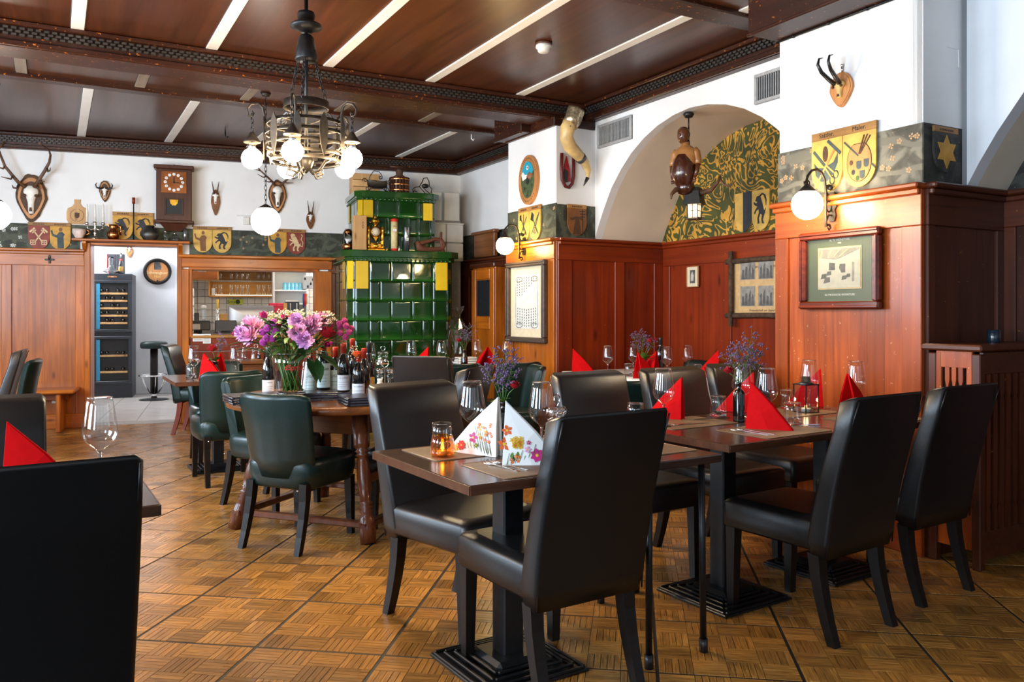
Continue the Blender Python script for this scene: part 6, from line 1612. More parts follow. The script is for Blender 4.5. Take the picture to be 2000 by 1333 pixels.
MB().box(((c0+c1)/2, -.10, 1.82), (c1-c0+.06, .20, .05), bev=.01).build('cornice', M_darkpine_h, cu)
bx = wthing('carved_board', 'carved brown wooden board leaning above the cupboard at the far pillar', 'board', P2, 960, 470, .06); done(bx)
MB().box((0, -.02, -.06), (.52, .05, .28), bev=.006).build('board', M_antique, bx); MB().box((0, -.03, .09), (.60, .08, .04), bev=.01).build('top_moulding', M_antique, bx)

sp = thing('plant_stand', 'small dark side stand between the stove and the cupboard', 'stand', (-.56, 8.48, 0), AR)
MB().box((0, 0, .73), (.42, .36, .03), bev=.005).build('top_board', M_clockwood, sp)
for sx in (-1, 1):
    for sy in (-1, 1): leg_mesh(sx*.17, sy*.14, .715, 0, 0, .04, .03).build('leg', M_clockwood, sp)
wg = thing('wrapped_plant', 'plant wrapped in crumpled cellophane on the stand beside the stove', 'plant', (-.57, 8.50, .7455))
rq = random.Random(4)
MB().loft([[((r*(1+rq.uniform(-.18, .18)))*math.cos(2*PI*i/14), (r*(1+rq.uniform(-.18, .18)))*math.sin(2*PI*i/14), z+rq.uniform(-.015, .015)) for i in range(14)] for r, z in ((.05, .02), (.08, .10), (.10, .22), (.085, .36), (.05, .46), (.03, .50), (.07, .58))], caps=False, sm=False).build('cellophane_wrap', thin('crumpled_cellophane', (.80, .78, .70)), wg)
MB().lathe([(.001, 0), (.05, 0), (.06, .09), (.001, .09)], 14).build('pot', M_clockwood, wg)
lq = MB()
for i in range(26):
    a = rq.uniform(0, 6.28); leaf_ = Vector((math.cos(a)*.03, math.sin(a)*.03, .09+rq.random()*.25)); lq.add([leaf_, leaf_+Vector((math.cos(a+.4)*.03, math.sin(a+.4)*.03, .05)), leaf_+Vector((math.cos(a)*.05, math.sin(a)*.05, .10)), leaf_+Vector((math.cos(a-.4)*.03, math.sin(a-.4)*.03, .05))], [(0, 1, 2, 3)])
stuff(lq.build('foliage', M_leaf, wg, recalc=False))
wl_ = thing('folded_linen', 'folded white linen cloth on the stand beside the stove', 'cloth', (-.47, 8.36, .7455), AR)
for i in range(3): MB().box((0, 0, .012+i*.024), (.22-.01*i, .14, .022), bev=.009).build('fold', M_cloth, wl_)

# ------------------------------------------------------------------ passage behind the doorway
PFR = Plane(PB.p+BNv*3.25, BD)
f0, f1 = PFR.hit(181, 700)[0], PFR.hit(258, 700)[0]
wf0 = thing('wine_fridge', 'tall dark two part wine fridge with glass doors in the passage', 'fridge', (PFR.p+PFR.d*f0).xyz if False else tuple(PFR.p+PFR.d*((f0+f1)/2)), PFR.a)
fw_ = f1-f0
kf = 12.3/FPX
zt_ = 1.27+(611-537)*12.45/FPX; zm = 1.27-(652-611)*12.45/FPX
MB().box((0, .31, zt_/2), (fw_, .58, zt_), bev=.006).build('cabinet', M_fridge, wf0)
for z0, z1, nsh in ((zm+.03, zt_-.10, 5), (.22, zm-.03, 2)):
    d = MB().box((0, .0, (z0+z1)/2), (fw_-.10, .012, z1-z0-.08)).build('interior', M_darkin, wf0)
    for i in range(nsh):
        z = z0+.10+(z1-z0-.22)*(i+.3)/nsh
        MB().box((0, -.012, z), (fw_-.12, .016, .030), bev=.004).build('shelf_front', M_lightwood, d)
        for b in range(5):
            if (i+b) % 3: MB().lathe([(.001, 0), (.030, 0), (.030, .01), (.012, .016), (.012, .03), (.001, .03)], 10, M=Matrix.Translation((-fw_/2+.12+b*(fw_-.24)/4, -.006, z+.048)) @ Matrix.Rotation(R(90), 4, 'X')).build('bottle_end', M_bottle, d)
    for c, dd in (((0, z1-.02), (fw_, .04)), ((0, z0+.02), (fw_, .04)), ((-fw_/2+.025, (z0+z1)/2), (.05, z1-z0-.08)), ((fw_/2-.025, (z0+z1)/2), (.05, z1-z0-.08))):
        MB().box((c[0], -.018, c[1]), (dd[0], .036, dd[1]), bev=.004).build('door_frame', M_fridge, wf0)
    MB().box((-fw_/2+.075, -.03, (z0+z1)/2), (.05, .004, z1-z0-.10)).build('door_reflector', plain('blue_door_glass', (.04, .22, .36), .1), wf0)
MB().box((0, -.024, zt_-.05), (.12, .012, .022), bev=.003).build('badge', M_copper, wf0)
text_mesh('WEIN', .016, M_white, wf0, (0, -.031, zt_-.05), name='lettering')
def on_fridge(px, y=.25):
    pl = Plane(PFR.p+BNv*y, BD); s = pl.hit(px, 540)[0]; p = pl.p+pl.d*s; return Vector((p.x, p.y, zt_))
dc = thing('wine_decanter', 'clear flat bottomed wine decanter on top of the wine fridge', 'decanter', on_fridge(217, .1), 0)
MB().lathe([(.001, 0), (.05, 0), (.115, .03), (.10, .05), (.04, .09), (.03, .14), (.034, .22), (.044, .25), (.041, .25), (.031, .22), (.027, .14), (.037, .088), (.095, .048), (.10, .03), (.001, .006)], 22).build('body', M_glass, dc)
bt = thing('liqueur_bottle', 'slim bottle with red collar beside the decanter on the fridge', 'bottle', on_fridge(236, .12), 0)
MB().lathe([(.001, 0), (.036, 0), (.038, .02), (.038, .12), (.03, .17), (.014, .21), (.012, .29), (.016, .295), (.016, .31), (.001, .31)], 18).build('body', M_bottle, bt)
MB().lathe([(.0385, .04), (.039, .05), (.039, .10), (.0385, .11), (.036, .11), (.036, .04)], 18, close=True).build('label', M_brass, bt); MB().lathe([(.016, .195), (.019, .20), (.017, .225), (.012, .225), (.012, .195)], 14, close=True).build('collar', M_inkred, bt); MB().lathe([(.001, .225), (.0135, .225), (.0135, .318), (.001, .318)], 14).build('foil', M_silver, bt)
cs = thing('dark_presentation_case', 'open dark presentation case with red edge standing behind the decanter', 'box', on_fridge(227, .32), PFR.a)
for sx, sy in ((-.06, 0), (.06, 0)): MB().box((sx, 0, .155), (.115, .05, .31), bev=.004).build('case_half', plain('dark_case_lining', (.02, .022, .03), .5), cs)
MB().box((-.122, -.002, .155), (.010, .054, .31)).build('red_edge', M_inkred, cs)
# barrel head sign
bh = wthing('barrel_head_sign', 'round dark rimmed barrel head sign with white lettering on the passage wall', 'sign', PK, 308, 531); done(bh)
rb = 25.5*PK.hit(308, 531)[2]/FPX
TR = Matrix.Rotation(R(90), 4, 'X')
MB().lathe([(rb*.78, 0), (rb*.98, 0), (rb, .02), (rb, .07), (rb*.96, .085), (rb*.80, .085), (rb*.76, .06)], 36, M=TR, close=True).build('barrel_rim', M_blackwood, bh)
for i in range(5):
    a, b = -.76+i*.304, -.76+(i+1)*.304
    top = [(rb*(a+(b-a)*q/6), rb*math.sqrt(max(0, .60-(a+(b-a)*q/6)**2))) for q in range(7)]
    bot = [(x, -z) for x, z in reversed(top)]
    MB().prism([(x*.995, z) for x, z in top]+[(x*.995, z) for x, z in bot], -.055, -.02).build('head_plank', M_trophyboard, bh)
MB().prism([(-.05, .03), (.05, .03), (.055, .07), (.04, .12), (.05, .16), (.0, .185), (-.045, .15), (-.05, .08)], -.058, -.052).build('painted_castle', M_pewter, bh)
text_mesh('Schwangauer', .058, M_cream_p, bh, (0, -.057, -.02), name='lettering', bold=.001); text_mesh('Hof', .062, M_ochre_l, bh, (0, -.057, -.078), name='lettering', bold=.001)
MB().lathe([(.001, 0), (.014, 0), (.014, .006), (.001, .006)], 12, M=Matrix.Translation((0, -.055, -.145)) @ TR).build('bung_hole', M_ink, bh)
# bar stools
def stool(label, px, py):
    p = G(px, py); s = thing('bar_stool', label, 'stool', (p.x, p.y, 0))
    MB().lathe([(.001, .0), (.20, .0), (.205, .008), (.19, .016), (.05, .028), (.001, .03)], 26).build('foot_disc', M_black, s)
    MB().lathe([(.001, .03), (.045, .03), (.03, .12), (.001, .12)], 14).build('collar', M_chrome, s)
    MB().tube([(0, 0, .10), (0, 0, .76)], .052, 14).build('column', M_blackwood, s)
    MB().tube([(.2*math.cos(a), .2*math.sin(a), .36) for a in [i*PI/12 for i in range(24)]], .012, 7, closed=True).build('foot_ring', M_chrome, s)
    for k in range(6):
        a = k*PI/3; MB().tube([(.19*math.cos(a), .19*math.sin(a), .36), (.15*math.cos(a), .15*math.sin(a), .24), (.06*math.cos(a), .06*math.sin(a), .10)], .006, 6).build('ring_strut', M_chrome, s)
    MB().lathe([(.001, .75), (.17, .75), (.185, .765), (.19, .80), (.18, .835), (.15, .85), (.001, .855)], 26).build('seat', M_green, s)
    return s
stool('green topped bar stool with chrome foot ring in the passage, nearer one', 301, 782)
stool('green topped bar stool mostly hidden behind the nearer one in the passage', 307, 766)
# passage right hand side: end of the bar
PD_ = Plane(PB.p+PB.d*1.86, BNv)
eb_ = thing('bar_end_unit', 'pale bar end unit with wooden top in the passage, right side', 'counter', tuple(PB.p+PB.d*1.86), PB.a)
MB().box((0, 2.2, .46), (.10, 1.6, .92), bev=.006).build('body', M_grey, eb_); MB().box((-.02, 2.2, .94), (.16, 1.66, .04), bev=.006).build('top', M_kitchen, eb_)
MB().tube([(-.06, 1.6, .8), (-.10, 1.55, .5), (-.07, 1.6, .2), (-.06, 1.9, .03)], .008, 6).build('cable', M_black, eb_)
MB().box((-.03, 1.35, .05), (.05, .06, .08), bev=.01).build('corner_block', M_white, eb_)
for i in range(4): MB().box((-.01, 1.9, 1.16+i*.13), (.08, .5, .115), bev=.008).build('stacked_box', M_white, eb_)

# ------------------------------------------------------------------ kitchen seen through the hatch
PKB = Plane(PB.p+BNv*3.27, BD)     # tiled wall face
def kp(px, py, y): pl = Plane(PB.p+BNv*y, BD); s, z, l = pl.hit(px, py); return pl.p+pl.d*s+Vector((0, 0, z)), s, z, l/FPX
def kthing(name, label, cat, px, py, y, group=None):
    p, s, z, k = kp(px, py, y); return thing(name, label, cat, tuple(p), PB.a, group), k
# counter inside
kc = thing('bar_counter', 'black topped kitchen counter behind the hatch', 'counter', tuple(PB.p+BNv*1.7+PB.d*2.0), PB.a)
MB().box((.9, 0, .45), (1.8, .6, .9), bev=.004).build('body', M_grey, kc); MB().box((.9, 0, .925), (1.86, .66, .05), bev=.006).build('worktop', M_blackplastic, kc)
# wall cabinet with glass front
o, k = kthing('glass_cabinet', 'orange wooden wall cabinet with lit glass shelves full of glasses', 'cabinet', 474, 552, 2.95)
w, h, d = 123*k, 54*k, .32
for c, dd in (((0, .16, -h/2), (w, d, .025)), ((0, .16, h/2), (w, d, .025)), ((-w/2, .16, 0), (.025, d, h)), ((w/2, .16, 0), (.025, d, h)), ((0, .16, .02), (w-.03, d-.04, .010))):
    MB().box(c, dd, bev=.003).build('cabinet_panel', M_kitchen if dd[2] != .010 else M_grey, o)
MB().box((0, .31, 0), (w, .02, h)).build('back_panel', M_kitchen, o)
MB().box((.02, .14, -h/2+.018), (w*.92, .05, .01)).build('strip_light', M_cablight, o)
MB().box((-w/2+.06, .02, -h/2+.06), (.05, .02, .12)).build('inner_frame', M_tile_w, o)
gl_me = None
for i in range(11):
    for zz in (.026, -h/2+.025):
        if (i*7) % 5 == 4: continue
        glab = '%s clear glass from the left, %s shelf of the lit kitchen cabinet' % ('first second third fourth fifth sixth seventh eighth ninth tenth last'.split()[i], 'upper' if zz > 0 else 'lower')
        p, s, z, k2 = kp(412+8+i*10.6, 552, 3.06)
        q = Vector((p.x, p.y, o.location.z+zz))
        if gl_me is None:
            gl = thing('drinking_glass', glab, 'glass', q, 0, 'glasses in the kitchen cabinet'); MB().lathe([(.001, 0), (.026, 0), (.030, .06), (.036, .15), (.034, .15), (.028, .06), (.001, .006)], 12).build('body', M_thin, gl); gl_me = gl
        else: copy_tree(gl_me, glab, q)
o, k = kthing('wall_cupboard', 'brown closed kitchen cupboard at the upper left of the hatch', 'cupboard', 402, 537, 2.6)
w, h = 60*k, 20*k
MB().box((-.05, .15, .03), (w, .3, h+.06), bev=.004).build('carcass', M_kitchen, o); MB().box((-.05, -.006, .03), (w-.02, .014, h+.04), bev=.004).build('door', M_redpine if False else M_pine_h, o); MB().box((-.05, -.02, .05), (.12, .02, .015), bev=.004).build('handle', M_steel, o)
# computer, logo on its back
o, k = kthing('desktop_computer', 'silver all in one computer seen from behind on the bar counter', 'computer', 490, 628, .75)
w, h = 86*k, 58*k
MB().loft([[Vector((p_.x*s_, y_, .03+p_.y*s_)) for p_ in rrect(w, h*.9, .02, 0)] for s_, y_ in ((1, .0), (1, -.006), (.93, -.014), (.8, -.026), (.6, -.036), (.3, -.042))]).build('shell', M_aluminium, o)
MB().loft([[(sx*.09, y, -h*.36) for sx, y in ((-1, -.02), (1, -.02), (1, .0), (-1, .0))], [(sx*.10, y, -h*.75) for sx, y in ((-1, -.06), (1, -.06), (1, -.045), (-1, -.045))]], sm=False).build('stand', M_aluminium, o)
lg = [(.0, -.036), (.012, -.040), (.024, -.032), (.034, -.012), (.036, -.004), (.028, .004), (.026, .014), (.032, .024), (.022, .032), (.008, .029), (0, .027), (-.010, .031), (-.024, .028), (-.034, .014), (-.036, -.004), (-.030, -.022), (-.020, -.036), (-.008, -.040)]
MB().prism([(x*1.0-.02, z+.02) for x, z in lg], -.0475, -.044).build('emblem', M_ink, o); MB().prism([(x-.02, z+.02) for x, z in ((.0, .035), (.002, .048), (.014, .056), (.014, .046), (.008, .038))], -.0475, -.044).build('emblem', M_ink, o)
# black boxes, papers
o, k = kthing('receipt_printer', 'low black printer with grey vent on the counter at the left of the hatch', 'printer', 392, 641, .45)
MB().box((0, .10, .03), (.22, .22, .115), bev=.01).build('case', M_blackplastic, o); MB().box((-.05, -.012, .015), (.09, .006, .07), bev=.002).build('vent_plate', M_grey, o); MB().box((.02, -.012, .07), (.26, .02, .01)).build('lid_edge', M_black, o)
o, k = kthing('till_screen', 'dark till screen lying back beside the printer in the hatch', 'screen', 441, 641, .45)
MB().box((0, .04, .015), (.25, .03, .155), bev=.008).build('housing', M_blackplastic, o); MB().box((0, .022, .015), (.22, .004, .13)).build('display', M_menu, o); MB().box((0, .08, -.045), (.12, .12, .03), bev=.004).build('stand', M_blackplastic, o)
for px, py, w_, h_, lab in ((387, 660, .115, .085, 'white card with black lettering stuck below the hatch, left one'), (404, 662, .085, .11, 'grey printed sheet stuck below the hatch, right one')):
    c = wthing('paper_notice', lab, 'notice', PB, px, py, .021); done(c)
    MB().box((0, -.001, 0), (w_, .002, h_)).build('sheet', M_white if px < 390 else M_label2 if False else M_white, c)
    if px < 390: text_mesh('Reservation', .018, M_ink, c, (0, -.0025, -.022), name='lettering')
    else:
        for i in range(7): MB().box((0, -.0025, .04-i*.013), (.06, .001, .004)).build('printed_line', M_photo_m, c)
# beer taps and clutter
o, k = kthing('beer_tap', 'chrome beer tap tower with yellow handle on the kitchen counter', 'tap', 425, 629, 1.6)
MB().lathe([(.001, 0), (.05, 0), (.05, .01), (.025, .02), (.022, .16), (.03, .17), (.001, .18)], 14).build('tower', M_chrome, o)
MB().tube([(0, 0, .15), (0, -.06, .16), (0, -.09, .13), (0, -.09, .10)], .011, 8).build('spout', M_chrome, o); MB().tube([(0, -.03, .17), (0, -.02, .30)], [.010, .018], 8).build('handle', M_yellow, o)
o, k = kthing('glass_rinser', 'tall clear plastic dispenser left of the beer tap', 'dispenser', 398, 629, 1.6)
MB().box((0, 0, .09), (.06, .06, .18), bev=.01).build('body', M_thin, o); MB().box((0, 0, .2), (.07, .06, .05), bev=.015).build('cap', M_white, o); MB().box((-.09, .02, .06), (.06, .06, .12), bev=.008).build('canister', M_blackplastic, o)
o, k = kthing('knife_block', 'small orange wooden block on the counter by the tap', 'block', 437, 628, 1.65)
MB().box((0, 0, .05), (.12, .08, .10), bev=.008).build('block', M_kitchen, o); MB().tube([(.09, 0, 0), (.09, 0, .12)], .02, 8).build('pepper_mill', M_blackplastic, o)
o, k = kthing('yellow_sign', 'small yellow sign with green ball on the kitchen tiles', 'sign', 461, 590, 3.22)
w, h = 27*k, 10*k
MB().box((0, .004, 0), (w, .008, h), bev=.002).build('board', plain('sign_yellow', (.65, .70, .03), .5), o); text_mesh('Smart', .075, M_leaf, o, (-w*.2, -.001, 0), name='lettering'); MB().sphere((w*.12, -.002, 0), .035, 10, sc=(1, .2, 1)).build('ball_emblem', M_leaf, o)
# bright right hand part
o, k = kthing('white_shelf_unit', 'bright white shelf unit at the right of the hatch', 'shelf', 566, 575, 2.7)
w = 62*k; zt2 = .45
MB().box((0, .15, -.2), (w, .02, 1.3)).build('back_panel', M_white, o)
for z in (.36, .05, -.15, -.40): MB().box((0, .0, z), (w, .30, .02), bev=.004).build('shelf_board', M_white, o)
for x in (-w/2, w/2): MB().box((x, 0, -.1), (.02, .3, 1.0)).build('side_panel', M_white, o)
MB().box((0, -.02, .345), (w*.7, .04, .012)).build('strip_light', M_cablight, o)
gb = None
for i in range(5):
    p, s, z, k2 = kp(556+i*7.5, 575, 2.66); q = Vector((p.x, p.y, o.location.z+.061))
    if gb is None:
        gb = thing('water_glass', 'bluish water glass upside down on the white kitchen shelf', 'glass', q, 0, 'upturned glasses on the white shelf'); MB().lathe([(.036, 0), (.030, .11), (.001, .115), (.001, .108), (.027, .105), (.033, 0)], 14, close=True).build('body', plain('blue_glass_plastic', (.15, .42, .55), .15), gb)
    else: copy_tree(gb, 'bluish water glass upside down on the white kitchen shelf', q)
rcb, k = kthing('red_crate', 'bright red plastic crate behind the computer', 'crate', 541, 602, 2.2)
MB().box((0, .1, 0), (28*k, .2, 20*k), bev=.01).build('body', M_redplastic, rcb)
for z in (-.03, .03): MB().box((0, -.004, z), (26*k, .012, .02), bev=.003).build('rib', M_redplastic, rcb)
MB().box((0, -.006, .0), (.012, .012, 19*k)).build('rib', M_redplastic, rcb)
o, k = kthing('coffee_machine', 'dark and steel coffee machine at the right of the hatch', 'machine', 571, 602, 2.2)
MB().box((0, .1, 0), (26*k, .25, 25*k), bev=.01).build('body', M_fridge, o); MB().box((-.03, -.03, -.01), (.012, .02, 22*k)).build('steel_post', M_chrome, o); MB().box((.06, -.03, -.01), (.012, .02, 22*k)).build('steel_post', M_chrome, o); MB().box((-.10, -.015, 0), (.05, .03, 20*k)).build('wood_panel', M_kitchen, o); MB().box((0, -.01, .10), (26*k, .05, .02)).build('top_rail', M_steel, o)
o, k = kthing('fuse_box', 'white wall box with dark switches at the upper right of the hatch', 'box', 604, 552, 1.9)
MB().box((0, .04, 0), (22*k, .10, 26*k), bev=.006).build('box', M_white, o)
for x, z in ((-.06, .05), (.05, .04), (.02, -.02), (-.02, -.06)): MB().box((x, -.013, z), (.02, .012, .035), bev=.003).build('switch', M_ink, o)
o, k = kthing('key_lanyards', 'bunch of colourful lanyards hanging below the white wall box', 'lanyard', 597, 585, 1.9)
for i, m in enumerate((M_inkblue, M_inkred, M_orange, M_white)): MB().tube([(-.03+i*.018, 0, .08), (-.035+i*.02, -.01, 0), (-.03+i*.016, 0, -.12+.02*i)], .009, 6).build('lanyard', m, o)
o, k = kthing('condiment_bottle', 'blue squeeze bottle at the right end of the counter', 'bottle', 613, 635, .6)
MB().lathe([(.001, -.05), (.022, -.05), (.022, .04), (.008, .07), (.006, .10), (.001, .10)], 12).build('body', M_inkblue, o)
# ------------------------------------------------------------------ tableware
Z1, Z2 = ZT+.0005, ZT+.0065
def goblet_proto():
    t = thing('wine_goblet', 'x', 'wine glass', (0, 0, 0), 0, None)
    MB().lathe([(.0350, .262), (.0390, .238), (.0435, .208), (.0480, .180), (.0502, .160), (.0495, .149), (.042, .132), (.028, .117), (.013, .106), (.006, .099)], 28).build('bowl', M_thin, t)
    MB().lathe([(.001, .101), (.008, .099), (.0048, .088), (.0042, .05), (.0046, .022), (.010, .010), (.034, .0035), (.0365, .002), (.0365, .0), (.001, 0)], 20).build('stem', M_glass, t)
    MB().lathe([(.0343, .262), (.0351, .2633), (.0359, .262), (.0351, .2607)], 28, close=True).build('rim', M_glass, t)
    return t
gob0 = None
def goblet(label, x, y, z, s=1.0):
    global gob0
    if gob0 is None: gob0 = goblet_proto(); gob0.location = (x, y, z); gob0['label'] = label; gob0['group'] = 'wine goblets on the tables'; return gob0
    return copy_tree(gob0, label, (x, y, z), sc=(s, s, s))
def gob_px(label, px, yr, z=ZT, s=1.0, Y=None):
    Y = Y or (CAMH-z-.262*s)*FPX/(yr-HORY); p = P(px, yr, Y); return goblet(label, p.x, p.y, z, s)
gob_px('goblet before the left floral napkin on the foreground table', 922, 745, Z1)
gob_px('goblet beside the salt and pepper set on the foreground table', 1058, 747, Z1)
gob_px('goblet before the red napkin at the left end of the right hand row', 1296, 720, Z2)
gob_px('goblet behind the black bottle vase on the right hand row', 1450, 711, Z2)
gob_px('goblet just right of the front red napkin on the right hand row', 1497, 720, Z2)
gob_px('goblet behind the candle lantern on the right hand row', 1581, 704, Z2)
gob_px('goblet at the far right end of the right hand row', 1672, 706, Z2, Y=4.22)
gob_px('goblet at the left end of the white tablecloth', 1187, 677, ZT, .93, 6.8)
gob_px('goblet behind the flower vase on the white tablecloth', 1237, 683, ZT, .93, 7.0)
gob_px('goblet beside the dark bottle on the white tablecloth', 1303, 679, ZT, .93, 6.6)
gob_px('goblet at the right end of the white tablecloth', 1343, 674, ZT, .93, 6.9)
gob_px('goblet before the green stove, left of the small red napkin', 803, 666, ZT)
gob_px('goblet before the green stove, right of the small red napkin', 862, 666, ZT)
gob_px('goblet left of the big red napkin under the certificate', 932, 664, ZT, 1, 7.88)
gob_px('goblet right of the big red napkin under the certificate', 990, 664, ZT, 1, 7.92)
gob_px('goblet left of the red rose on the small table by the passage', 378, 676, ZT-.0045)
gob_px('goblet right of the red rose on the small table by the passage', 460, 676, ZT-.0045)
gob_px('large goblet at lower left above the near chair back', 195, 777, Z1)
gob_px('goblet half hidden behind the wine bottles', 724, 670, ZT, .95, 7.25)
tum0 = None
def tumbler(label, px, yr, z=ZT, Y=None):
    global tum0
    Y = Y or (CAMH-z-.10)*FPX/(yr-HORY); p = P(px, yr, Y); q = (p.x, p.y, z)
    if tum0 is None:
        tum0 = thing('water_tumbler', label, 'tumbler', q, 0, 'water tumblers on the tables')
        MB().lathe([(.036, .10), (.0385, .07), (.041, .03), (.040, .012)], 24).build('body', M_thin, tum0)
        MB().lathe([(.001, 0), (.036, 0), (.040, .004), (.0405, .012), (.037, .014), (.001, .010)], 24).build('base', M_glass, tum0)
        MB().lathe([(.0358, .10), (.0368, .1014), (.0376, .10), (.0368, .0986)], 24, close=True).build('rim', M_glass, tum0)
        return tum0
    return copy_tree(tum0, label, q)
tumbler('tumbler behind the amber tealight on the foreground table', 863, 827, Z1)
tumbler('tumbler seen over the near chair back, left of the red napkin', 1241, 788, Z2)
tumbler('tumbler left of the black bottle vase', 1403, 774, Z2)
tumbler('tumbler left of the candle lantern, farther of two', 1537, 762, Z2)
tumbler('tumbler right of the front red napkin, nearer of two', 1548, 787, Z2)
tumbler('tumbler at the left of the white tablecloth', 1228, 709, ZT, 6.72)
tumbler('tumbler at the right end of the white tablecloth', 1362, 712, ZT, 6.62)
tumbler('tumbler at the left edge of the small rose table', 373, 711, ZT-.0045, 6.6)
tumbler('tumbler right of the grey brown chair before the stove', 888, 703, ZT, 7.52)
tumbler('tumbler at the left of the stove side table, behind the bottles', 741, 705, ZT, 7.3)
tumbler('tumbler beside the right goblet under the certificate', 1006, 692, ZT, 8.05)

# napkins folded as tents: a triangle with its fold along the slope
def napkin(label, origin, d, mat=M_red, h=.205, L=.195, spread=.045, z=ZT, name='folded_napkin'):
    d = Vector((d[0], d[1], 0)).normalized(); rz = math.atan2(d.y, d.x)
    t = thing(name, label, 'napkin', (origin[0], origin[1], z+.0005), rz, 'folded red napkins' if mat is M_red else 'floral napkins')
    th = .0035
    for sg in (-1, 1):
        for k in range(2):
            o_ = sg*(.0012+k*.0045)
            f0 = Vector((0, sg*spread*(1+.12*k)+o_, 0)); f1 = Vector((L*(1-.02*k), sg*.004+o_, 0)); tp = Vector((.004, o_*.8, h*(1-.012*k)))
            mid = (f1+tp)/2+Vector((.004, sg*.006, .004)); belly = (f0+f1)/2+Vector((0, sg*.008, 0)); cen = (f0+f1+tp)/3+Vector((0, sg*.010, 0)); ed = (f0+tp)/2+Vector((0, sg*.004, 0))
            n = (f1-f0).cross(tp-f0).normalized()*th*.5
            A_ = [f0, belly, f1, mid, tp, ed, cen]
            vs = [v+n for v in A_]+[v-n for v in A_]
            fs = [(0, 1, 6), (1, 2, 6), (2, 3, 6), (3, 4, 6), (4, 5, 6), (5, 0, 6)]; fs += [tuple(7+q for q in reversed(f)) for f in fs]
            for i in range(6): j = (i+1) % 6; fs.append((i, 7+i, 7+j, j))
            MB().add(vs, fs).build('napkin_layer', mat, t)
    t['_f'] = sg
    del t['_f']
    return t
napkin('red tent napkin in front of the black bottle vase, nearest of the row', (1.065, 3.665), (.152, -.115), z=Z2)
napkin('red tent napkin behind the goblet at the near left corner of the right hand row', (.82, 3.93), (-.18, .12), z=Z2, spread=.016)
napkin('red tent napkin directly behind the black bottle vase', (1.255, 4.24), (-.19, .05), z=Z2)
napkin('red tent napkin behind the candle lantern by the near pillar', (1.70, 4.50), (-.17, .03), z=Z2)
napkin('red tent napkin at the far right end of the row, cut by a chair back', (1.70, 4.16), (.16, .11), z=Z2)
napkin('red napkin at the left corner of the white tablecloth', (.53, 7.20), (.19, -.03))
napkin('red napkin before the flower vase on the white tablecloth', (.984, 6.43), (.17, .10))
napkin('red napkin left of the dark bottle on the white tablecloth', (1.20, 6.78), (-.15, .12))
napkin('large red napkin at the right end of the white tablecloth', (1.66, 6.57), (-.19, .05), h=.22)
napkin('big red napkin standing like a pyramid under the framed certificate', (-.225, 7.72), (-.14, .16), h=.20, L=.21, spread=.12)
napkin('small red napkin before the stove between two goblets', (-.77, 7.58), (-.18, .03))
napkin('red napkin at the foot of the rose vase, left half', (-2.42, 6.42), (.17, -.05), z=ZT-.0045)
napkin('red napkin at the foot of the rose vase, right half', (-2.33, 6.56), (-.12, .12), z=ZT-.0045)
napkin('red napkin at the left edge above the near chair back', (-1.46, 2.36), (.17, .07), z=Z1)
n1 = napkin('white napkin with pink and yellow flowers, left of the pair on the foreground table', (-.045, 2.955), (-.20, .13), M_floral, h=.215, L=.235, z=Z1, spread=.014)
n2 = napkin('white napkin with orange and magenta flowers, right of the pair on the foreground table', (-.026, 2.83), (.164, -.02), M_floral, h=.215, L=.205, z=Z1)
def flowers_on(nap, side, L, h, spread, items):
    """printed flowers lying on the camera side of a napkin"""
    f0 = Vector((0, side*(spread*1.12+.0057), 0)); f1 = Vector((L*.98, side*.0097, 0)); tp = Vector((.004, side*.0046, h*.988))
    n = ((f1-f0).cross(tp-f0)).normalized()
    if n.y*side < 0: n = -n
    ex = (f1-f0).normalized(); ez = n.cross(ex); ez = ez if ez.z > 0 else -ez
    cen = (f0+f1+tp)/3+Vector((0, side*.010, 0))
    def lift(u, v):  # height of the folded surface above the flat triangle
        p = f0+ex*u+ez*v; w = max(0, min(u, v, (L-u)*h/L-v))
        return p+n*(.0032+min(.0095, w*.26))
    for kind, u, v, r, m in items:
        if kind == 'stem':
            o = MB().tube([lift(u, v), lift(u+r*.1, v+r*.5), lift(u+r*.25, v+r)], [.0011, .001, .0008], 4).build('printed_stem', m, nap)
        elif kind == 'leaf':
            c = lift(u, v); MB().add([c, c+ex*r*.3+ez*r*.5+n*.0004, c+ex*r*.15+ez*r, c-ex*r*.15+ez*r*.5+n*.0004], [(0, 1, 2, 3)]).build('printed_leaf', m, nap, recalc=False)
        else:
            mb = MB(); r *= 1.25; c = lift(u, v); k = 7 if kind == 'daisy' else 5
            for i in range(k):
                a = 2*PI*i/k+u*30; d1 = ex*math.cos(a)+ez*math.sin(a); d2 = ex*-math.sin(a)+ez*math.cos(a)
                mb.add([c+n*.0003, c+d1*r*.6+d2*r*.32+n*.0003, c+d1*r+n*.0003, c+d1*r*.6-d2*r*.32+n*.0003], [(0, 1, 2, 3)])
            mb.build('printed_bloom', m, nap, recalc=False)
            MB().add([c+n*.0007+(ex*math.cos(t)+ez*math.sin(t))*r*.22 for t in [i*PI/4 for i in range(8)]], [tuple(range(8))]).build('printed_bloom_heart', M_yellow if m is not M_yellow else M_orange, nap, recalc=False)
rr = random.Random(21)
it = []
for i in range(14): it.append(('stem', .02+i*.014, .004, rr.uniform(.02, .06), M_leaf_l))
it += [('bloom', .10, .062, .018, M_magenta), ('daisy', .155, .030, .016, M_inkred), ('bloom', .19, .012, .016, M_yellow), ('bloom', .175, .022, .012, M_yellow), ('daisy', .085, .035, .008, M_leaf_l)]
for i in range(22): it.append(('bloom', .018+rr.random()*.06, .05+rr.random()*.07, .0055, M_orange if i % 3 else M_yellow))
for i in range(6): it.append(('stem', .02+i*.01, .01, .075+.02*rr.random(), M_leaf))
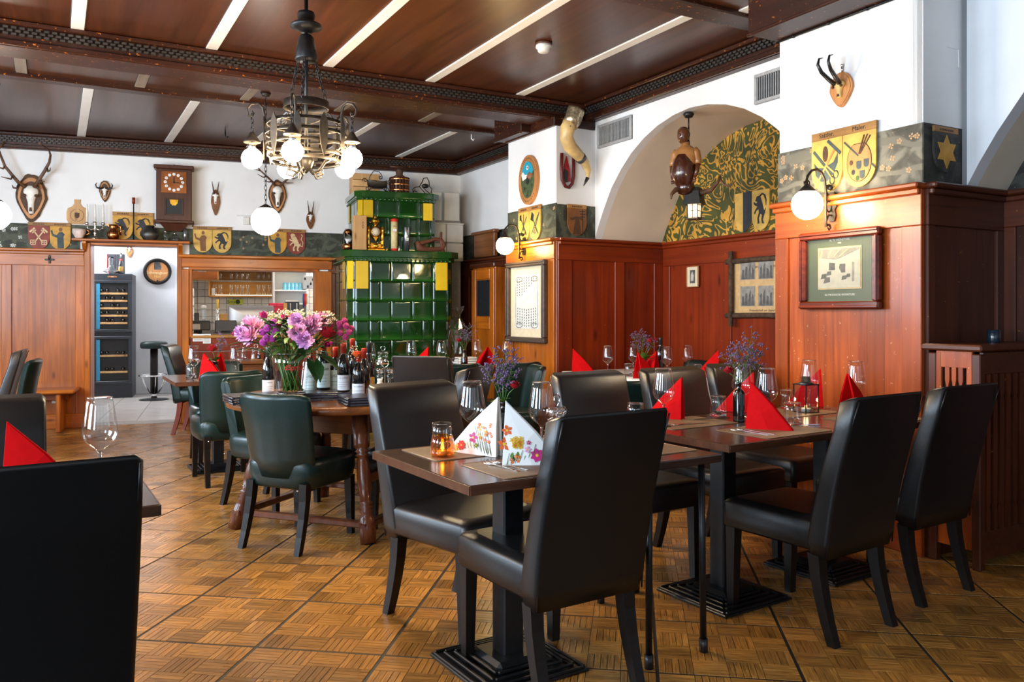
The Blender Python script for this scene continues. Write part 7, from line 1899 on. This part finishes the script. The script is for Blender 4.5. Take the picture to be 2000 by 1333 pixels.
it += [('leaf', .08, .02, .035, M_leaf), ('leaf', .13, .008, .03, M_leaf_l)]
flowers_on(n1, 1, .235, .215, .014, it)
it = []
for i in range(12): it.append(('stem', .015+i*.014, .004, rr.uniform(.02, .055), M_leaf_l))
it += [('bloom', .018, .118, .016, M_orange), ('bloom', .008, .072, .020, M_orange), ('daisy', .118, .032, .020, M_magenta), ('bloom', .085, .052, .010, M_pink), ('bloom', .09, .075, .007, M_magenta)]
for i in range(16): it.append(('bloom', .032+rr.random()*.035, .06+rr.random()*.03, .008, M_yellow))
for i in range(14): it.append(('bloom', .11+rr.random()*.06, .004+rr.random()*.02, .006, M_yellow if i % 2 else M_orange))
for i in range(6): it.append(('bloom', .03+rr.random()*.04, .01+rr.random()*.02, .006, M_orange))
it += [('leaf', .04, .012, .035, M_leaf), ('leaf', .05, .02, .03, M_leaf_l), ('leaf', .03, .02, .025, M_leaf_l), ('stem', .10, .01, .06, M_leaf)]
flowers_on(n2, -1, .205, .215, .045, it)

# placemats and cutlery
def mat_at(label, base, lx, ly, z, a=TA, w=.42, d=.30):
    p = Vector(base)+Matrix.Rotation(a, 3, 'Z') @ Vector((lx, ly, 0))
    t = thing('placemat', label, 'placemat', (p.x, p.y, z), a, 'brown placemats on the tables')
    pm = [(w/2-.0, -d/2), (w/2, d/2), (-w/2, d/2), (-w/2, -d/2)]
    MB().loft([rrect(w, d, .02, 0), rrect(w, d, .02, .0016)], sm=False).build('mat', M_mat, t)
    MB().tube([q+Vector((0, 0, .0012)) for q in rrect(w-.006, d-.006, .018, 0)], .0016, 5, closed=True).build('stitched_edge', M_antique, t)
    return t
C1a = Nn+up*.37+vp*.3675; C2a = N2+up*.37+vp*.36; C2b = N2+up*.37+vp*1.08; CL = Nn+up*.37+vp*.905
mat_at('brown placemat at the near edge of the foreground table, under the cutlery', C1a, -.02, -.20, Z1)
mat_at('brown placemat at the far edge of the foreground table under the left floral napkin', C1a, -.06, .19, Z1)
mat_at('brown placemat on the narrow leaf table', CL, 0, -.12, ZT-.0025, w=.30)
mat_at('brown placemat under the front red napkin', C2a, .10, -.20, Z2)
mat_at('brown placemat at the far edge left of the black bottle vase', C2a, -.05, .19, Z2)
mat_at('brown placemat at the near edge right of the candle lantern', C2b, .10, -.20, Z2)
mat_at('brown placemat at the far edge behind the candle lantern', C2b, 0, .19, Z2)
mat_at('brown placemat on the small table with the red rose', (-2.40, 6.68, 0), 0, -.25, ZT-.0045, A)
def fork_proto(): 
    t = thing('fork', 'x', 'fork', (0, 0, 0), 0, None)
    MB().loft([[(x*w, y, z+q) for x, z in ((-1, 0), (1, 0), (1, .0016), (-1, .0016))] for y, w, q in ((-.10, .0045, 0), (-.05, .0035, .001), (.02, .0028, .004), (.04, .006, .004), (.05, .0105, .002))], sm=False).build('handle', M_chrome, t)
    for k in range(4): MB().tube([(-.009+k*.006, .049, .003), (-.009+k*.006, .07, .002), (-.009+k*.006, .096, .006)], [.0015, .0014, .0007], 4).build('tine', M_chrome, t)
    return t
def knife_proto():
    t = thing('knife', 'x', 'knife', (0, 0, 0), 0, None)
    MB().loft([[(x*w, y, z) for x, z in ((-1, 0), (1, 0), (1, h), (-1, h))] for y, w, h in ((-.11, .006, .004), (-.03, .0055, .0045), (0, .004, .003))], sm=False).build('handle', M_chrome, t)
    MB().prism([(-.004, 0), (.006, .0), (.009, .05), (.007, .09), (.0, .115), (-.004, .11)], 0, .0014, M=Matrix.Rotation(R(90), 4, 'X') @ Matrix.Scale(-1, 4, (0, 0, 1)) if False else Matrix(((1, 0, 0, 0), (0, 0, 1, 0), (0, 1, 0, .001), (0, 0, 0, 1)))).build('blade', M_chrome, t)
    return t
FK = KN = None
def cutlery(where, base, lx, ly, z, a, which='fk'):
    global FK, KN
    for i, w in enumerate(which):
        p = Vector(base)+Matrix.Rotation(TA, 3, 'Z') @ Vector((lx+i*.035, ly, 0)); lab = ('fork ' if w == 'f' else 'knife ')+where[i]
        if w == 'f':
            if FK is None: FK = fork_proto(); FK.location = (p.x, p.y, z); FK.rotation_euler = (0, 0, a); FK['label'] = lab; FK['group'] = 'cutlery on the placemats'
            else: copy_tree(FK, lab, (p.x, p.y, z), a)
        else:
            if KN is None: KN = knife_proto(); KN.location = (p.x, p.y, z); KN.rotation_euler = (0, 0, a); KN['label'] = lab; KN['group'] = 'cutlery on the placemats'
            else: copy_tree(KN, lab, (p.x, p.y, z), a)
cutlery(('lying left on the foreground placemat', 'lying beside another fork on the foreground placemat'), C1a, -.14, -.17, Z1+.002, TA+R(6), 'ff')
cutlery(('lying left of the front red napkin', 'beside the fork left of the front red napkin'), C2a, -.05, -.19, Z2+.002, TA+R(8), 'ff')
cutlery(('lying right of the front red napkin by the table edge',), C2a, .31, -.17, Z2+.002, TA+R(75), 'k')
cutlery(('on the far placemat right of the goblet and red napkin', 'on the far placemat beside that fork'), C2a, -.10, .13, Z2+.002, TA+R(80), 'ff')
cutlery(('right of the candle lantern at the near edge', 'beside the fork right of the candle lantern'), C2b, -.02, -.18, Z2+.002, TA+R(10), 'fk')
cutlery(('on the far placemat by the near pillar', 'beside the fork on the far placemat by the near pillar'), C2b, .12, .20, Z2+.002, TA+R(70), 'fk')
cutlery(('on the far edge placemat behind the tumbler and bottle vase',), C2a, .16, .22, Z2+.002, TA+R(85), 'k')

# tealight in ribbed amber glass
p = G(864, 893, Z1)
tl = thing('amber_tealight', 'lit tealight in a ribbed amber glass on the foreground table', 'candle', (p.x, p.y, Z1))
n = 36; rings = []
for (r, z) in ((.030, 0), (.041, .003), (.043, .02), (.040, .055), (.037, .078), (.035, .078), (.038, .055), (.040, .02), (.036, .006), (.001, .006)):
    rings.append([(max(.001, r*(1+(.035 if (k % 2 and r > .036) else 0)))*math.cos(2*PI*k/n) if r > .01 else .001*math.cos(2*PI*k/n), max(.001, r*(1+(.035 if (k % 2 and r > .036) else 0)))*math.sin(2*PI*k/n) if r > .01 else .001*math.sin(2*PI*k/n), z) for k in range(n)])
M_amber_thin = thin('amber_tinted_glass', (1.0, .66, .20), 1)
MB().loft(rings, caps=False).build('ribbed_glass', M_amber_thin, tl)
MB().lathe([(.001, .008), (.019, .008), (.019, .022), (.001, .022)], 16).build('wax_cup', M_candle, tl)
MB().lathe([(.001, .024), (.006, .030), (.005, .040), (.001, .052)], 10).build('flame', M_flame, tl)
# salt and pepper sets
def cruet(label, px, py, z, s=1.0, rz=.4):
    p = G(px, py, z); t = thing('salt_pepper_set', label, 'cruet', (p.x, p.y, z), rz); t.scale = (s, s, s)
    MB().box((0, 0, .006), (.125, .065, .012), bev=.005).build('wooden_tray', M_trophyboard, t)
    for sx, m, nm in ((-1, M_salt, 'salt'), (1, M_ink, 'pepper')):
        j = MB().lathe([(.001, .012), (.024, .012), (.026, .03), (.018, .05), (.022, .07), (.024, .085), (.012, .092), (.02, .10), (.026, .115), (.02, .13), (.001, .135)], 16, (sx*.032, 0, 0)).build('mill', M_thin, t)
        MB().lathe([(.001, .014), (.020, .014), (.022, .03), (.015, .048), (.018, .065), (.001, .066)], 14, (sx*.032, 0, 0)).build(nm, m, j)
        MB().sphere((sx*.032, 0, .112), .018, 10, sc=(1, 1, .9)).build('knob', M_glass, j)
    MB().tube([(0, 0, .01), (0, 0, .13), (-.02, 0, .15), (-.022, 0, .172), (0, 0, .185), (.022, 0, .172), (.02, 0, .15), (.003, 0, .135)], .003, 6).build('ring_handle', M_chrome, t)
    return t
cruet('glass salt and pepper mills on a wooden tray beside the right floral napkin', 1088, 858, Z1, 1.0, 1.0)
cruet('glass salt and pepper mills with ring handle right of the wine bottles', 752, 760, .7605, 1.05, .2)
cruet('glass salt and pepper mills before the stove behind the bottles', 748, 712, ZT, 1.0, .3)
cruet('glass salt and pepper mills on the console table before the hatch', 500, 704, ZT, .95, .3)
# candle lantern
p = G(1574, 806, Z2)
cl_ = thing('candle_lantern', 'black framed glass lantern with lit tealight on the right hand row', 'lantern', (p.x, p.y, Z2), R(25))
for sx in (-1, 1):
    for sy in (-1, 1): MB().box((sx*.042, sy*.042, .074), (.005, .005, .14)).build('frame_bar', M_black, cl_)
MB().box((0, 0, .003), (.092, .092, .006), bev=.001).build('base', M_black, cl_); 
for k in range(4):
    a = k*PI/2; c = Matrix.Rotation(a, 3, 'Z') @ Vector((.044, 0, .145)); MB().box(c, (.005, .092, .005), a).build('frame_bar', M_black, cl_)
    c = Matrix.Rotation(a, 3, 'Z') @ Vector((.042, 0, .075)); MB().box(c, (.0015, .078, .134), a).build('pane', M_thin, cl_)
MB().lathe([(.001, .146), (.045, .146), (.026, .158), (.022, .158), (.022, .185), (.001, .186)], 18).build('chimney_cap', M_pewter, cl_)
MB().lathe([(.001, .006), (.024, .006), (.024, .022), (.001, .022)], 16).build('tealight', M_candle, cl_); MB().lathe([(.001, .022), (.005, .028), (.004, .037), (.001, .047)], 10).build('flame', M_flame, cl_)
point('candle_glow', (p.x, p.y, Z2+.06), .25, WARM, .01)

# black bottle vases with dried lavender and a rose
def sprig(mb_stem, mb_fl, base, tip, rr, n=26, spread=.035, r=.0035):
    base, tip = Vector(base), Vector(tip); m = (base+tip)/2+Vector((rr.uniform(-.01, .01), rr.uniform(-.01, .01), 0))
    mb_stem.tube([base, m, tip], [.0016, .0013, .0008], 4)
    for i in range(n):
        q = .45+.6*rr.random(); c = base.lerp(tip, min(1.05, q))
        e = c+Vector((rr.gauss(0, 1), rr.gauss(0, 1), abs(rr.gauss(0, .7))))*spread*.6
        mb_stem.tube([c, e], [.0007, .0005], 3)
        for _ in range(3): mb_fl.sphere(e+Vector((rr.uniform(-1, 1), rr.uniform(-1, 1), rr.uniform(-.3, 1)))*.008, r*rr.uniform(.7, 1.3), 5)
def rose(parent, c, r, mat=M_rose):
    c = Vector(c); mb = MB()
    for lay, (k, rad, ht, tilt) in enumerate(((3, .35, 1.0, .05), (4, .6, .95, .2), (5, .85, .8, .45), (5, 1.0, .55, .7))):
        for i in range(k):
            a = 2*PI*i/k+lay*.7; pts = []
            for v in range(4):
                for u in range(5):
                    s = (u/4-.5)*2; t = v/3; aa = a+s*.62; rr_ = r*rad*(.35+.65*math.sin(t*PI*.5))*(1+tilt*.25*t*t)
                    pts.append(c+Vector((math.cos(aa)*rr_, math.sin(aa)*rr_, r*1.6*(ht*t*(1-.22*s*s)-.45))))
            mb.add(pts, [(v*5+u, v*5+u+1, v*5+u+6, v*5+u+5) for v in range(3) for u in range(4)], sm=True)
    return mb.build('rose_bloom', mat, parent, recalc=False)
def leaf_mb(mb, base, d, L, w, up_=Vector((0, 0, 1))):
    base = Vector(base); d = Vector(d).normalized(); s = d.cross(up_)
    s = s.normalized() if s.length > .05 else Vector((1, 0, 0)); nrm = s.cross(d)
    pts = []
    for i, (q, ww, zz) in enumerate(((0, .05, 0), (.2, .6, .04), (.45, 1, .06), (.7, .75, .03), (1, .02, -.06))):
        c = base+d*L*q+nrm*L*zz
        pts += [c-s*w*ww/2+nrm*w*.12*ww, c, c+s*w*ww/2+nrm*w*.12*ww]
    mb.add(pts, [f for i in range(4) for f in ((i*3, i*3+1, i*3+4, i*3+3), (i*3+1, i*3+2, i*3+5, i*3+4))], sm=True)
    return mb
def bottle_vase(lab_v, lab_f, x, y, z, sprigs, roses, leaves, seed, h=.18, w=.042, square=True, group=None):
    v = thing('bottle_vase', lab_v, 'vase', (x, y, z), R(20))
    if square:
        MB().loft([rrect(w*2*.5, w*2*.5, .006, 0), rrect(w, w, .006, .003), rrect(w, w, .006, h*.74), rrect(w*.8, w*.8, .010, h*.80), rrect(w*.5, w*.5, .009, h*.84), rrect(w*.5, w*.5, .009, h*.95), rrect(w*.62, w*.62, .012, h*.96), rrect(w*.62, w*.62, .012, h)]).build('bottle', M_bottle, v)
        for k in range(6): MB().box((-.0155+k*.0062, -w/2-.0004, h*.37), (.0028, .0016, h*.68)).build('rib', M_bottle, v)
    else:
        MB().lathe([(.001, 0), (w*.55, 0), (w*.6, .02), (w*.55, h*.6), (w*.35, h*.75), (w*.35, h*.95), (w*.45, h), (w*.38, h), (w*.3, h*.9), (.001, h*.1)], 16).build('bottle', M_bottle, v)
    f = thing('sprig_bunch', lab_f, 'flowers', (x, y, z)); rr = random.Random(seed)
    sm, fl = MB(), MB(); b0 = Vector((0, 0, h*.9))
    for (dx, dy, dz, n_, sp) in sprigs: sprig(sm, fl, b0, (dx, dy, dz), rr, n_, sp)
    for (dx, dy, dz, r_) in roses: sm.tube([b0, (dx*.5, dy*.5, (h+dz)/2), (dx, dy, dz-r_*.6)], .0018, 5); rose(f, (dx, dy, dz), r_)
    stuff(sm.build('stems', M_stem, f)); stuff(fl.build('tiny_blooms', M_lav, f))
    for (dx, dy, dz, L_, w_) in leaves: leaf_mb(MB(), (0, 0, h), (dx, dy, dz), L_, w_).build('leaf', M_leaf_l, f, recalc=False)
p = G(983, 866, Z1)
bottle_vase('slim black bottle vase between the two floral napkins', 'lavender sprigs with one dark red rose on the foreground table', p.x, p.y, Z1,
            [(-.03, 0, .34, 40, .04), (.01, .02, .36, 40, .04), (.04, .0, .33, 30, .035), (.0, -.02, .27, 26, .03), (-.07, .01, .30, 22, .03)], [(.045, -.03, .235, .020)], [(-1, -.2, .05, .055, .028), (.5, -.3, .3, .04, .02), (-.3, -.6, .3, .04, .02)], 1, h=.165)
p = G(1443, 824, Z2)
bottle_vase('ribbed black square bottle vase on the right hand row', 'thin lavender branches with a drooping red rose on the right hand row', p.x, p.y, Z2,
            [(.0, .02, .35, 34, .05), (.06, 0, .36, 40, .06), (.12, .02, .32, 34, .05), (-.04, 0, .31, 30, .05), (.05, -.02, .39, 26, .04)], [(-.055, -.02, .245, .021)], [(-.6, -.4, .3, .04, .018)], 2, h=.185)
p = P(907, 712, 7.75)
bottle_vase('small dark bottle vase before the stove right of the grey chair', 'dried grey lavender bunch in the dark vase before the stove', p.x, p.y, ZT, [(-.05, 0, .36, 30, .06), (.03, 0, .38, 30, .06), (.07, .0, .32, 26, .05), (-.01, .02, .33, 26, .05)], [(-.05, -.02, .26, .022)], [], 3, h=.17, w=.055, square=False)
p = P(1256, 716, 6.75)
bottle_vase('short glass vase on the white tablecloth', 'lavender and red carnations with pale leaves on the white tablecloth', p.x, p.y, ZT, [(-.07, 0, .30, 36, .06), (.0, 0, .34, 36, .06), (.09, 0, .29, 30, .05), (-.03, .03, .36, 30, .05)], [(.05, -.03, .29, .022), (.10, .0, .30, .018)], [(1, -.3, .5, .11, .05), (-.6, -.5, .6, .09, .045), (.4, -.7, .5, .10, .05), (-.1, -.6, .8, .09, .045), (.9, -.1, .1, .10, .05)], 4, h=.13, w=.08, square=False)
p = P(421, 714, 6.45)
bottle_vase('dark small vase among the red napkins on the rose table', 'single red rose with heather sprig and bright leaves on the small table', p.x, p.y, ZT-.0045, [(.04, 0, .34, 30, .035), (.055, .02, .30, 24, .03)], [(-.02, -.02, .245, .034)], [(-1, -.3, .35, .10, .05), (.5, -.5, .4, .09, .05), (-.3, -.7, .2, .09, .05)], 5, h=.14, w=.06, square=False)
# dark bottle on the cloth
def wine_bottle(label, x, y, z, h=.295, r=.037, cap=M_capsule, lab=(.03, .115), labm=M_label, text=None, rz=0, tsize=.016, tz=.09):
    t = thing('wine_bottle', label, 'bottle', (x, y, z), rz); s = h/.30
    MB().lathe([(.001, 0), (r*.9, 0), (r, .004), (r, .165*s), (r*.93, .185*s), (r*.62, .215*s), (r*.42, .235*s), (r*.38, .25*s), (r*.38, .290*s), (.001, .290*s)], 24).build('body', M_bottle, t)
    MB().lathe([(r*.395, .235*s), (r*.43, .237*s), (r*.41, .27*s), (r*.45, .275*s), (r*.45, .296*s), (r*.40, .30*s), (.001, .30*s)], 18).build('capsule', cap, t)
    if lab:
        pts = [(1.012*r*math.sin(a), -1.012*r*math.cos(a)) for a in [R(-72+144*i/14) for i in range(15)]]
        mb = MB(); vs = [(x_, y_, lab[0]) for x_, y_ in pts]+[(x_, y_, lab[1]) for x_, y_ in pts]
        mb.add(vs, [(i, i+1, 16+i, 15+i) for i in range(14)], sm=True); l_ = mb.build('label', labm, t, recalc=False)
        if text:
            o = text_mesh(text, tsize, M_ink, l_, (0, 0, 0), (0, 0, 0), ext=0, name='label_lettering')
            for v in o.data.vertices:
                xx, zz = v.co.x, v.co.y; a = xx/(1.02*r); v.co = (1.03*r*math.sin(a), -1.03*r*math.cos(a), zz+tz)
        for k, zz in enumerate((.58, .42, .28, .16)):
            a0, a1 = R(-50), R(50-12*k); zq = lab[0]+(lab[1]-lab[0])*zz*.9
            MB().add([(1.022*r*math.sin(a0+(a1-a0)*i/8), -1.022*r*math.cos(a0+(a1-a0)*i/8), zq+dz) for dz in (0, .0022) for i in range(9)], [(i, i+1, 10+i, 9+i) for i in range(8)]).build('printed_line', M_photo_m, l_, recalc=False)
    return t
p = P(1290, 716, 6.95); wine_bottle('dark wine bottle with white neck band on the white tablecloth', p.x, p.y, ZT, .31, .037, M_capblack, None)
ZM = .7605
# menus
M_menu_edge = plain('menu_page_edges', (.07, .06, .075), .5)
def menu(label, x, y, z, rz):
    t = thing('menu_book', label, 'menu', (x, y, z), rz, 'stacked black menus on the antique table')
    MB().box((0, 0, .0015), (.31, .24, .003), bev=.001).build('cover', M_menu, t); MB().box((.002, 0, .0075), (.30, .232, .009)).build('pages', M_menu_edge, t)
    MB().box((0, 0, .0135), (.31, .24, .003), bev=.001).build('cover', M_menu, t); MB().tube([(-.155, -.12, .0075), (-.155, .12, .0075)], .0075, 8).build('spine', M_menu, t)
for nm, (cx, cy, rz) in dict(left=(-1.455, 4.66, R(31)), middle=(-1.08, 4.86, R(20)), right=(-.79, 4.60, R(24))).items():
    for i, w in enumerate(('bottom', 'middle', 'top')):
        menu('black menu, %s one of the %s stack on the antique table' % (w, nm), cx+random.uniform(-.004, .004), cy+random.uniform(-.004, .004), ZM+i*.0155, rz+random.uniform(-.04, .04))
ZS = ZM+.0468
for i, (lab, px, Y, h, kw) in enumerate((
    ('wine bottle with white label and red capsule, front left of the bottle group', 671, 4.80, .285, dict(text='La cultura', tsize=.013, lab=(.01, .098), tz=.083)),
    ('wine bottle with white label and red capsule, front right of the bottle group', 700, 4.76, .285, dict(text='La cultura', tsize=.015, lab=(.01, .098), tz=.083)),
    ('wine bottle with blue grey label, left one beside the flower vase', 606, 4.96, .30, dict(labm=M_label2, text='LUGAR', tsize=.022, lab=(.015, .16), tz=.125, r=.040)),
    ('wine bottle with blue grey label, middle of three beside the vase', 632, 4.92, .30, dict(labm=M_label2, text='LUGAR', tsize=.022, lab=(.015, .16), tz=.125, r=.040)),
    ('wine bottle with blue grey label, right of three and half hidden', 655, 5.00, .30, dict(labm=M_label2, text='LUGAR', tsize=.022, lab=(.015, .16), tz=.125, r=.040)),
    ('dark wine bottle with red capsule behind the front pair', 688, 4.98, .305, dict(lab=None)),
    ('dark wine bottle with red capsule at the right of the bottle group', 711, 4.94, .295, dict(lab=None)),
    ('tall dark wine bottle with small orange label, far right of the group', 720, 5.22, .32, dict(cap=M_capblack, labm=M_ochre_l, lab=(.05, .10), text='Rosso', tsize=.012, tz=.078)),
    ('wine bottle with white label left of the flower vase', 524, 5.02, .30, dict(cap=M_capblack, text='La cultura', tsize=.013, lab=(.01, .098), tz=.083)))):
    p = P(px, 700, Y); z = ZS if (i < 2 or i in (2, 3, 4)) and False else ZM
    # those that stand on the middle menu stack
    d = Matrix.Rotation(-R(20), 3, 'Z') @ (Vector((p.x, p.y, 0))-Vector((-1.08, 4.86, 0)))
    z = ZS if abs(d.x) < .165 and abs(d.y) < .13 else ZM+.0005
    wine_bottle(lab, p.x, p.y, z, h, rz=math.atan2(p.x, -p.y)+PI if False else math.atan2(-p.x, p.y), **kw)
# flower vase and bouquet
VX, VY = P(569, 700, 4.66).x, 4.66
fv = thing('flower_vase', 'large conical glass vase with red lettering on the antique table', 'vase', (VX, VY, ZS if False else ZM+.0468), 0)
d = Matrix.Rotation(-R(20), 3, 'Z') @ (Vector((VX, VY, 0))-Vector((-1.08, 4.86, 0)))
VH = .232
MB().lathe([(.112, VH), (.104, .17), (.094, .10), (.083, .03), (.080, .012)], 36).build('glass_wall', M_thin, fv)
MB().lathe([(.001, 0), (.078, 0), (.082, .006), (.080, .014), (.001, .012)], 36).build('glass_base', M_glass, fv)
MB().lathe([(.1115, VH), (.113, VH+.0018), (.1145, VH), (.113, VH-.0018)], 36, close=True).build('rim', M_glass, fv)
o = text_mesh('dSpritz', .042, M_inkred, fv, (0, 0, 0), (0, 0, 0), ext=0, name='red_lettering', bold=.001)
for v in o.data.vertices:
    a = (v.co.x+.045)/.105; rr_ = .1005+(v.co.y)*.13; v.co = (rr_*math.sin(a), -rr_*math.cos(a), .155+v.co.y)
bq = thing('bouquet', 'large pink and magenta flower bouquet in the glass vase on the antique table', 'flowers', (VX, VY, ZM+.0468), 0)
rb_ = random.Random(12)
def bp(px, py, dy=0): q = P(px, py, VY+dy); return q-Vector((VX, VY, ZM+.0468))
def mum_mesh(r, mat, seed, layers=5):
    rn = random.Random(seed); mb = MB()
    for L_ in range(layers):
        k = 7+L_*3; el = R(82-L_*24)
        for i in range(k):
            a = 2*PI*(i+rn.random()*.5)/k+L_; e = el+rn.uniform(-.15, .15); d = Vector((math.cos(a)*math.cos(e), math.sin(a)*math.cos(e), math.sin(e)))
            s = d.cross(Vector((0, 0, 1))); s = s.normalized() if s.length > .01 else Vector((1, 0, 0)); n_ = s.cross(d)
            l = r*rn.uniform(.85, 1.1); w = r*.20
            c0, c1, c2 = d*r*.15, d*l*.65+n_*l*.06, d*l+n_*l*.22
            mb.add([c0-s*w*.3, c0+s*w*.3, c1+s*w, c2+s*w*.35, c2-s*w*.35, c1-s*w], [(0, 1, 2, 5), (5, 2, 3, 4)], sm=True)
    return mb.mesh('bloom', mat, recalc=False)
def pom_mesh(r, mat, seed):
    rn = random.Random(seed); mb = MB()
    for i in range(110):
        z = 1-2*(i+.5)/110; a = i*2.39996; q = math.sqrt(1-z*z); d = Vector((q*math.cos(a), q*math.sin(a), z)); s = d.orthogonal().normalized(); s2 = d.cross(s); w = r*.17
        b = d*r*.8; mb.add([b-s*w-s2*w, b+s*w-s2*w, b+s*w+s2*w, b-s*w+s2*w, d*r*rn.uniform(1.0, 1.1)], [(0, 1, 4), (1, 2, 4), (2, 3, 4), (3, 0, 4)])
    mb.sphere((0, 0, 0), r*.85, 10); return mb.mesh('pompom', mat, recalc=False)
mums = [mum_mesh(.056, M_pink, 1), mum_mesh(.052, M_mauve, 2), mum_mesh(.058, M_pink, 3)]
poms = [pom_mesh(.021, M_magenta if False else plain('violet_pompom', (.40, .04, .30), .6, var=.3, scale=40), 4), pom_mesh(.018, M_pom, 5)]
gerb = mum_mesh(.050, M_magenta, 6, 2)
stems_ = []
def put(me, px, py, dy, name, tilt=None, sc=1):
    c = bp(px, py, dy); o = link(name, me, bq); o.location = c
    d = Vector((c.x*.8, c.y*.8-.16, .16)) if tilt is None else Vector(tilt)
    o.rotation_euler = d.to_track_quat('Z', 'Y').to_euler(); o.scale = (sc, sc, sc); stems_.append(c-d.normalized()*.01); return o
for i, (px, py, dy) in enumerate(((491, 634, -.02), (474, 652, -.03), (489, 657, -.06), (503, 640, .03), (579, 630, -.12), (611, 634, -.08), (581, 650, -.16), (594, 665, -.18), (600, 642, -.10), (625, 628, .0))): put(mums[i % 3], px, py, dy, 'pink_bloom')
for px, py, dy in ((535, 630, -.12), (522, 642, -.15), (520, 661, -.16), (538, 648, -.13), (513, 649, -.10), (514, 669, -.13), (531, 662, -.15), (527, 634, -.05)): put(poms[0], px, py, dy, 'violet_pompom')
for px, py, dy in ((673, 627, 0), (663, 633, -.02), (664, 641, .0), (676, 637, -.02), (686, 642, .02), (682, 649, -.02), (664, 651, -.03), (675, 659, -.02), (646, 634, .02)): put(poms[1], px, py, dy, 'crimson_pompom')
put(gerb, 522, 622, -.02, 'magenta_bloom'); put(gerb, 640, 674, -.12, 'magenta_bloom', (.3, -1, .1), .95); put(gerb, 463, 655, .0, 'magenta_bloom', None, .6); put(gerb, 560, 628, .02, 'magenta_bloom'); put(gerb, 548, 640, -.05, 'magenta_bloom', None, .8)
o = rose(bq, bp(640, 650, -.06), .042); o.name = 'red_bloom'; rose(bq, bp(571, 618, .0), .02, M_orange).name = 'orange_bloom'; rose(bq, bp(696, 692, -.02), .022, M_orange).name = 'orange_bloom'
fmb = MB(); smb = MB()
for i in range(120):
    px = rb_.uniform(515, 655); py = 612+abs(px-585)*.10+rb_.uniform(-8, 12); c = bp(px, py, rb_.uniform(-.06, .12))
    for _ in range(3): fmb.sphere(c+Vector((rb_.gauss(0, .008), rb_.gauss(0, .008), rb_.gauss(0, .006))), rb_.uniform(.003, .006), 5)
    if i % 3 == 0: smb.tube([(0, 0, VH*.8), c*.6+Vector((0, 0, .05)), c], [.002, .0015, .001], 4)
for i in range(40):
    c = bp(rb_.uniform(685, 700), rb_.uniform(675, 705), rb_.uniform(-.03, .03)); fmb.sphere(c, .004, 5)
stuff(fmb.build('filler_blooms', M_filler, bq))
for c in stems_:
    c = Vector(c); k = rb_.uniform(.35, .5); r0 = Vector((rb_.uniform(-.055, .06), rb_.uniform(-.05, .05), .02)); smb.tube([r0, Vector((c.x*.2-.02, c.y*.2, VH*.8)), Vector((c.x*.55, c.y*.5, VH+(c.z-VH)*.45)), c], [.0036, .0032, .0026, .0022], 5)
for i in range(16):
    a = rb_.uniform(0, 6.28); smb.tube([(.055*math.cos(a)+.01, .05*math.sin(a), .018), (.045*math.cos(a)-.045, .04*math.sin(a), VH*.85)], [.004, .0035], 5)
stuff(smb.build('stems', M_stem, bq))
lf_ = 0
for i in range(150):
    a = rb_.uniform(0, 2*PI); rr_ = rb_.uniform(.02, .22); zz = VH+rb_.uniform(-.02, .20); b = Vector((math.cos(a)*rr_*.9, math.sin(a)*rr_*.6, zz*(.95 if rr_ > .1 else 1)))
    d = Vector((math.cos(a), math.sin(a)-.2, rb_.uniform(-.3, .7))); leaf_mb(MB(), b, d, rb_.uniform(.07, .13), rb_.uniform(.025, .045)).build('leaf', M_leaf if i % 3 else M_leaf_l, bq, recalc=False)
for px, py, d, L_, w_ in ((612, 690, (1, -.4, -.55), .20, .085), (600, 700, (.6, -.6, -1), .17, .07), (625, 682, (1, -.2, .25), .16, .07), (530, 678, (-1, -.5, .12), .25, .06), (520, 685, (-1, -.3, .0), .2, .05), (618, 700, (.3, -.5, -1), .15, .06)):
    leaf_mb(MB(), bp(px, py, -.06), d, L_, w_).build('leaf', M_leaf, bq, recalc=False)
# console table things
p = G(476, 703, ZT); cv = thing('glass_carafe', 'small clear glass carafe on the console table before the hatch', 'carafe', (p.x, p.y, ZT))
MB().lathe([(.001, 0), (.045, 0), (.048, .03), (.035, .08), (.022, .13), (.030, .17)], 20).build('body', M_thin, cv); MB().lathe([(.001, .0), (.046, .0), (.048, .008), (.001, .010)], 18).build('base', M_glass, cv)
p = G(522, 704, ZT); sj = thing('smoked_jar', 'smoky brown glass tumbler on the console table right of the mills', 'tumbler', (p.x, p.y, ZT))
MB().lathe([(.038, .115), (.040, .06), (.038, .0), (.001, 0)], 18).build('body', thin('smoky_glass', (.45, .33, .30)), sj)
# blue tealight glass on the antique table
p = G(731, 772, ZM); bg = thing('blue_glass', 'short blue ribbed glass beside the front right wine bottle', 'glass', (p.x, p.y, ZM+.0005))
MB().lathe([(.045, .055), (.046, .03), (.043, .0), (.001, 0)], 20).build('body', thin('blue_tinted_glass', (.35, .66, .70)), bg)
# cup on the slatted cabinet
q = C2+PF.d*.12+V*.42; cc_ = thing('dark_candle_cup', 'dark blue black candle cup on top of the slatted cabinet', 'cup', (q.x, q.y, 1.1115))
MB().lathe([(.001, 0), (.031, 0), (.033, .004), (.033, .065), (.030, .067), (.029, .01), (.001, .01)], 22).build('cup', plain('dark_blue_glass', (.01, .025, .04), .12, spec=.7), cc_); MB().lathe([(.001, .011), (.027, .011), (.027, .04), (.001, .04)], 16).build('wax', M_ink, cc_)
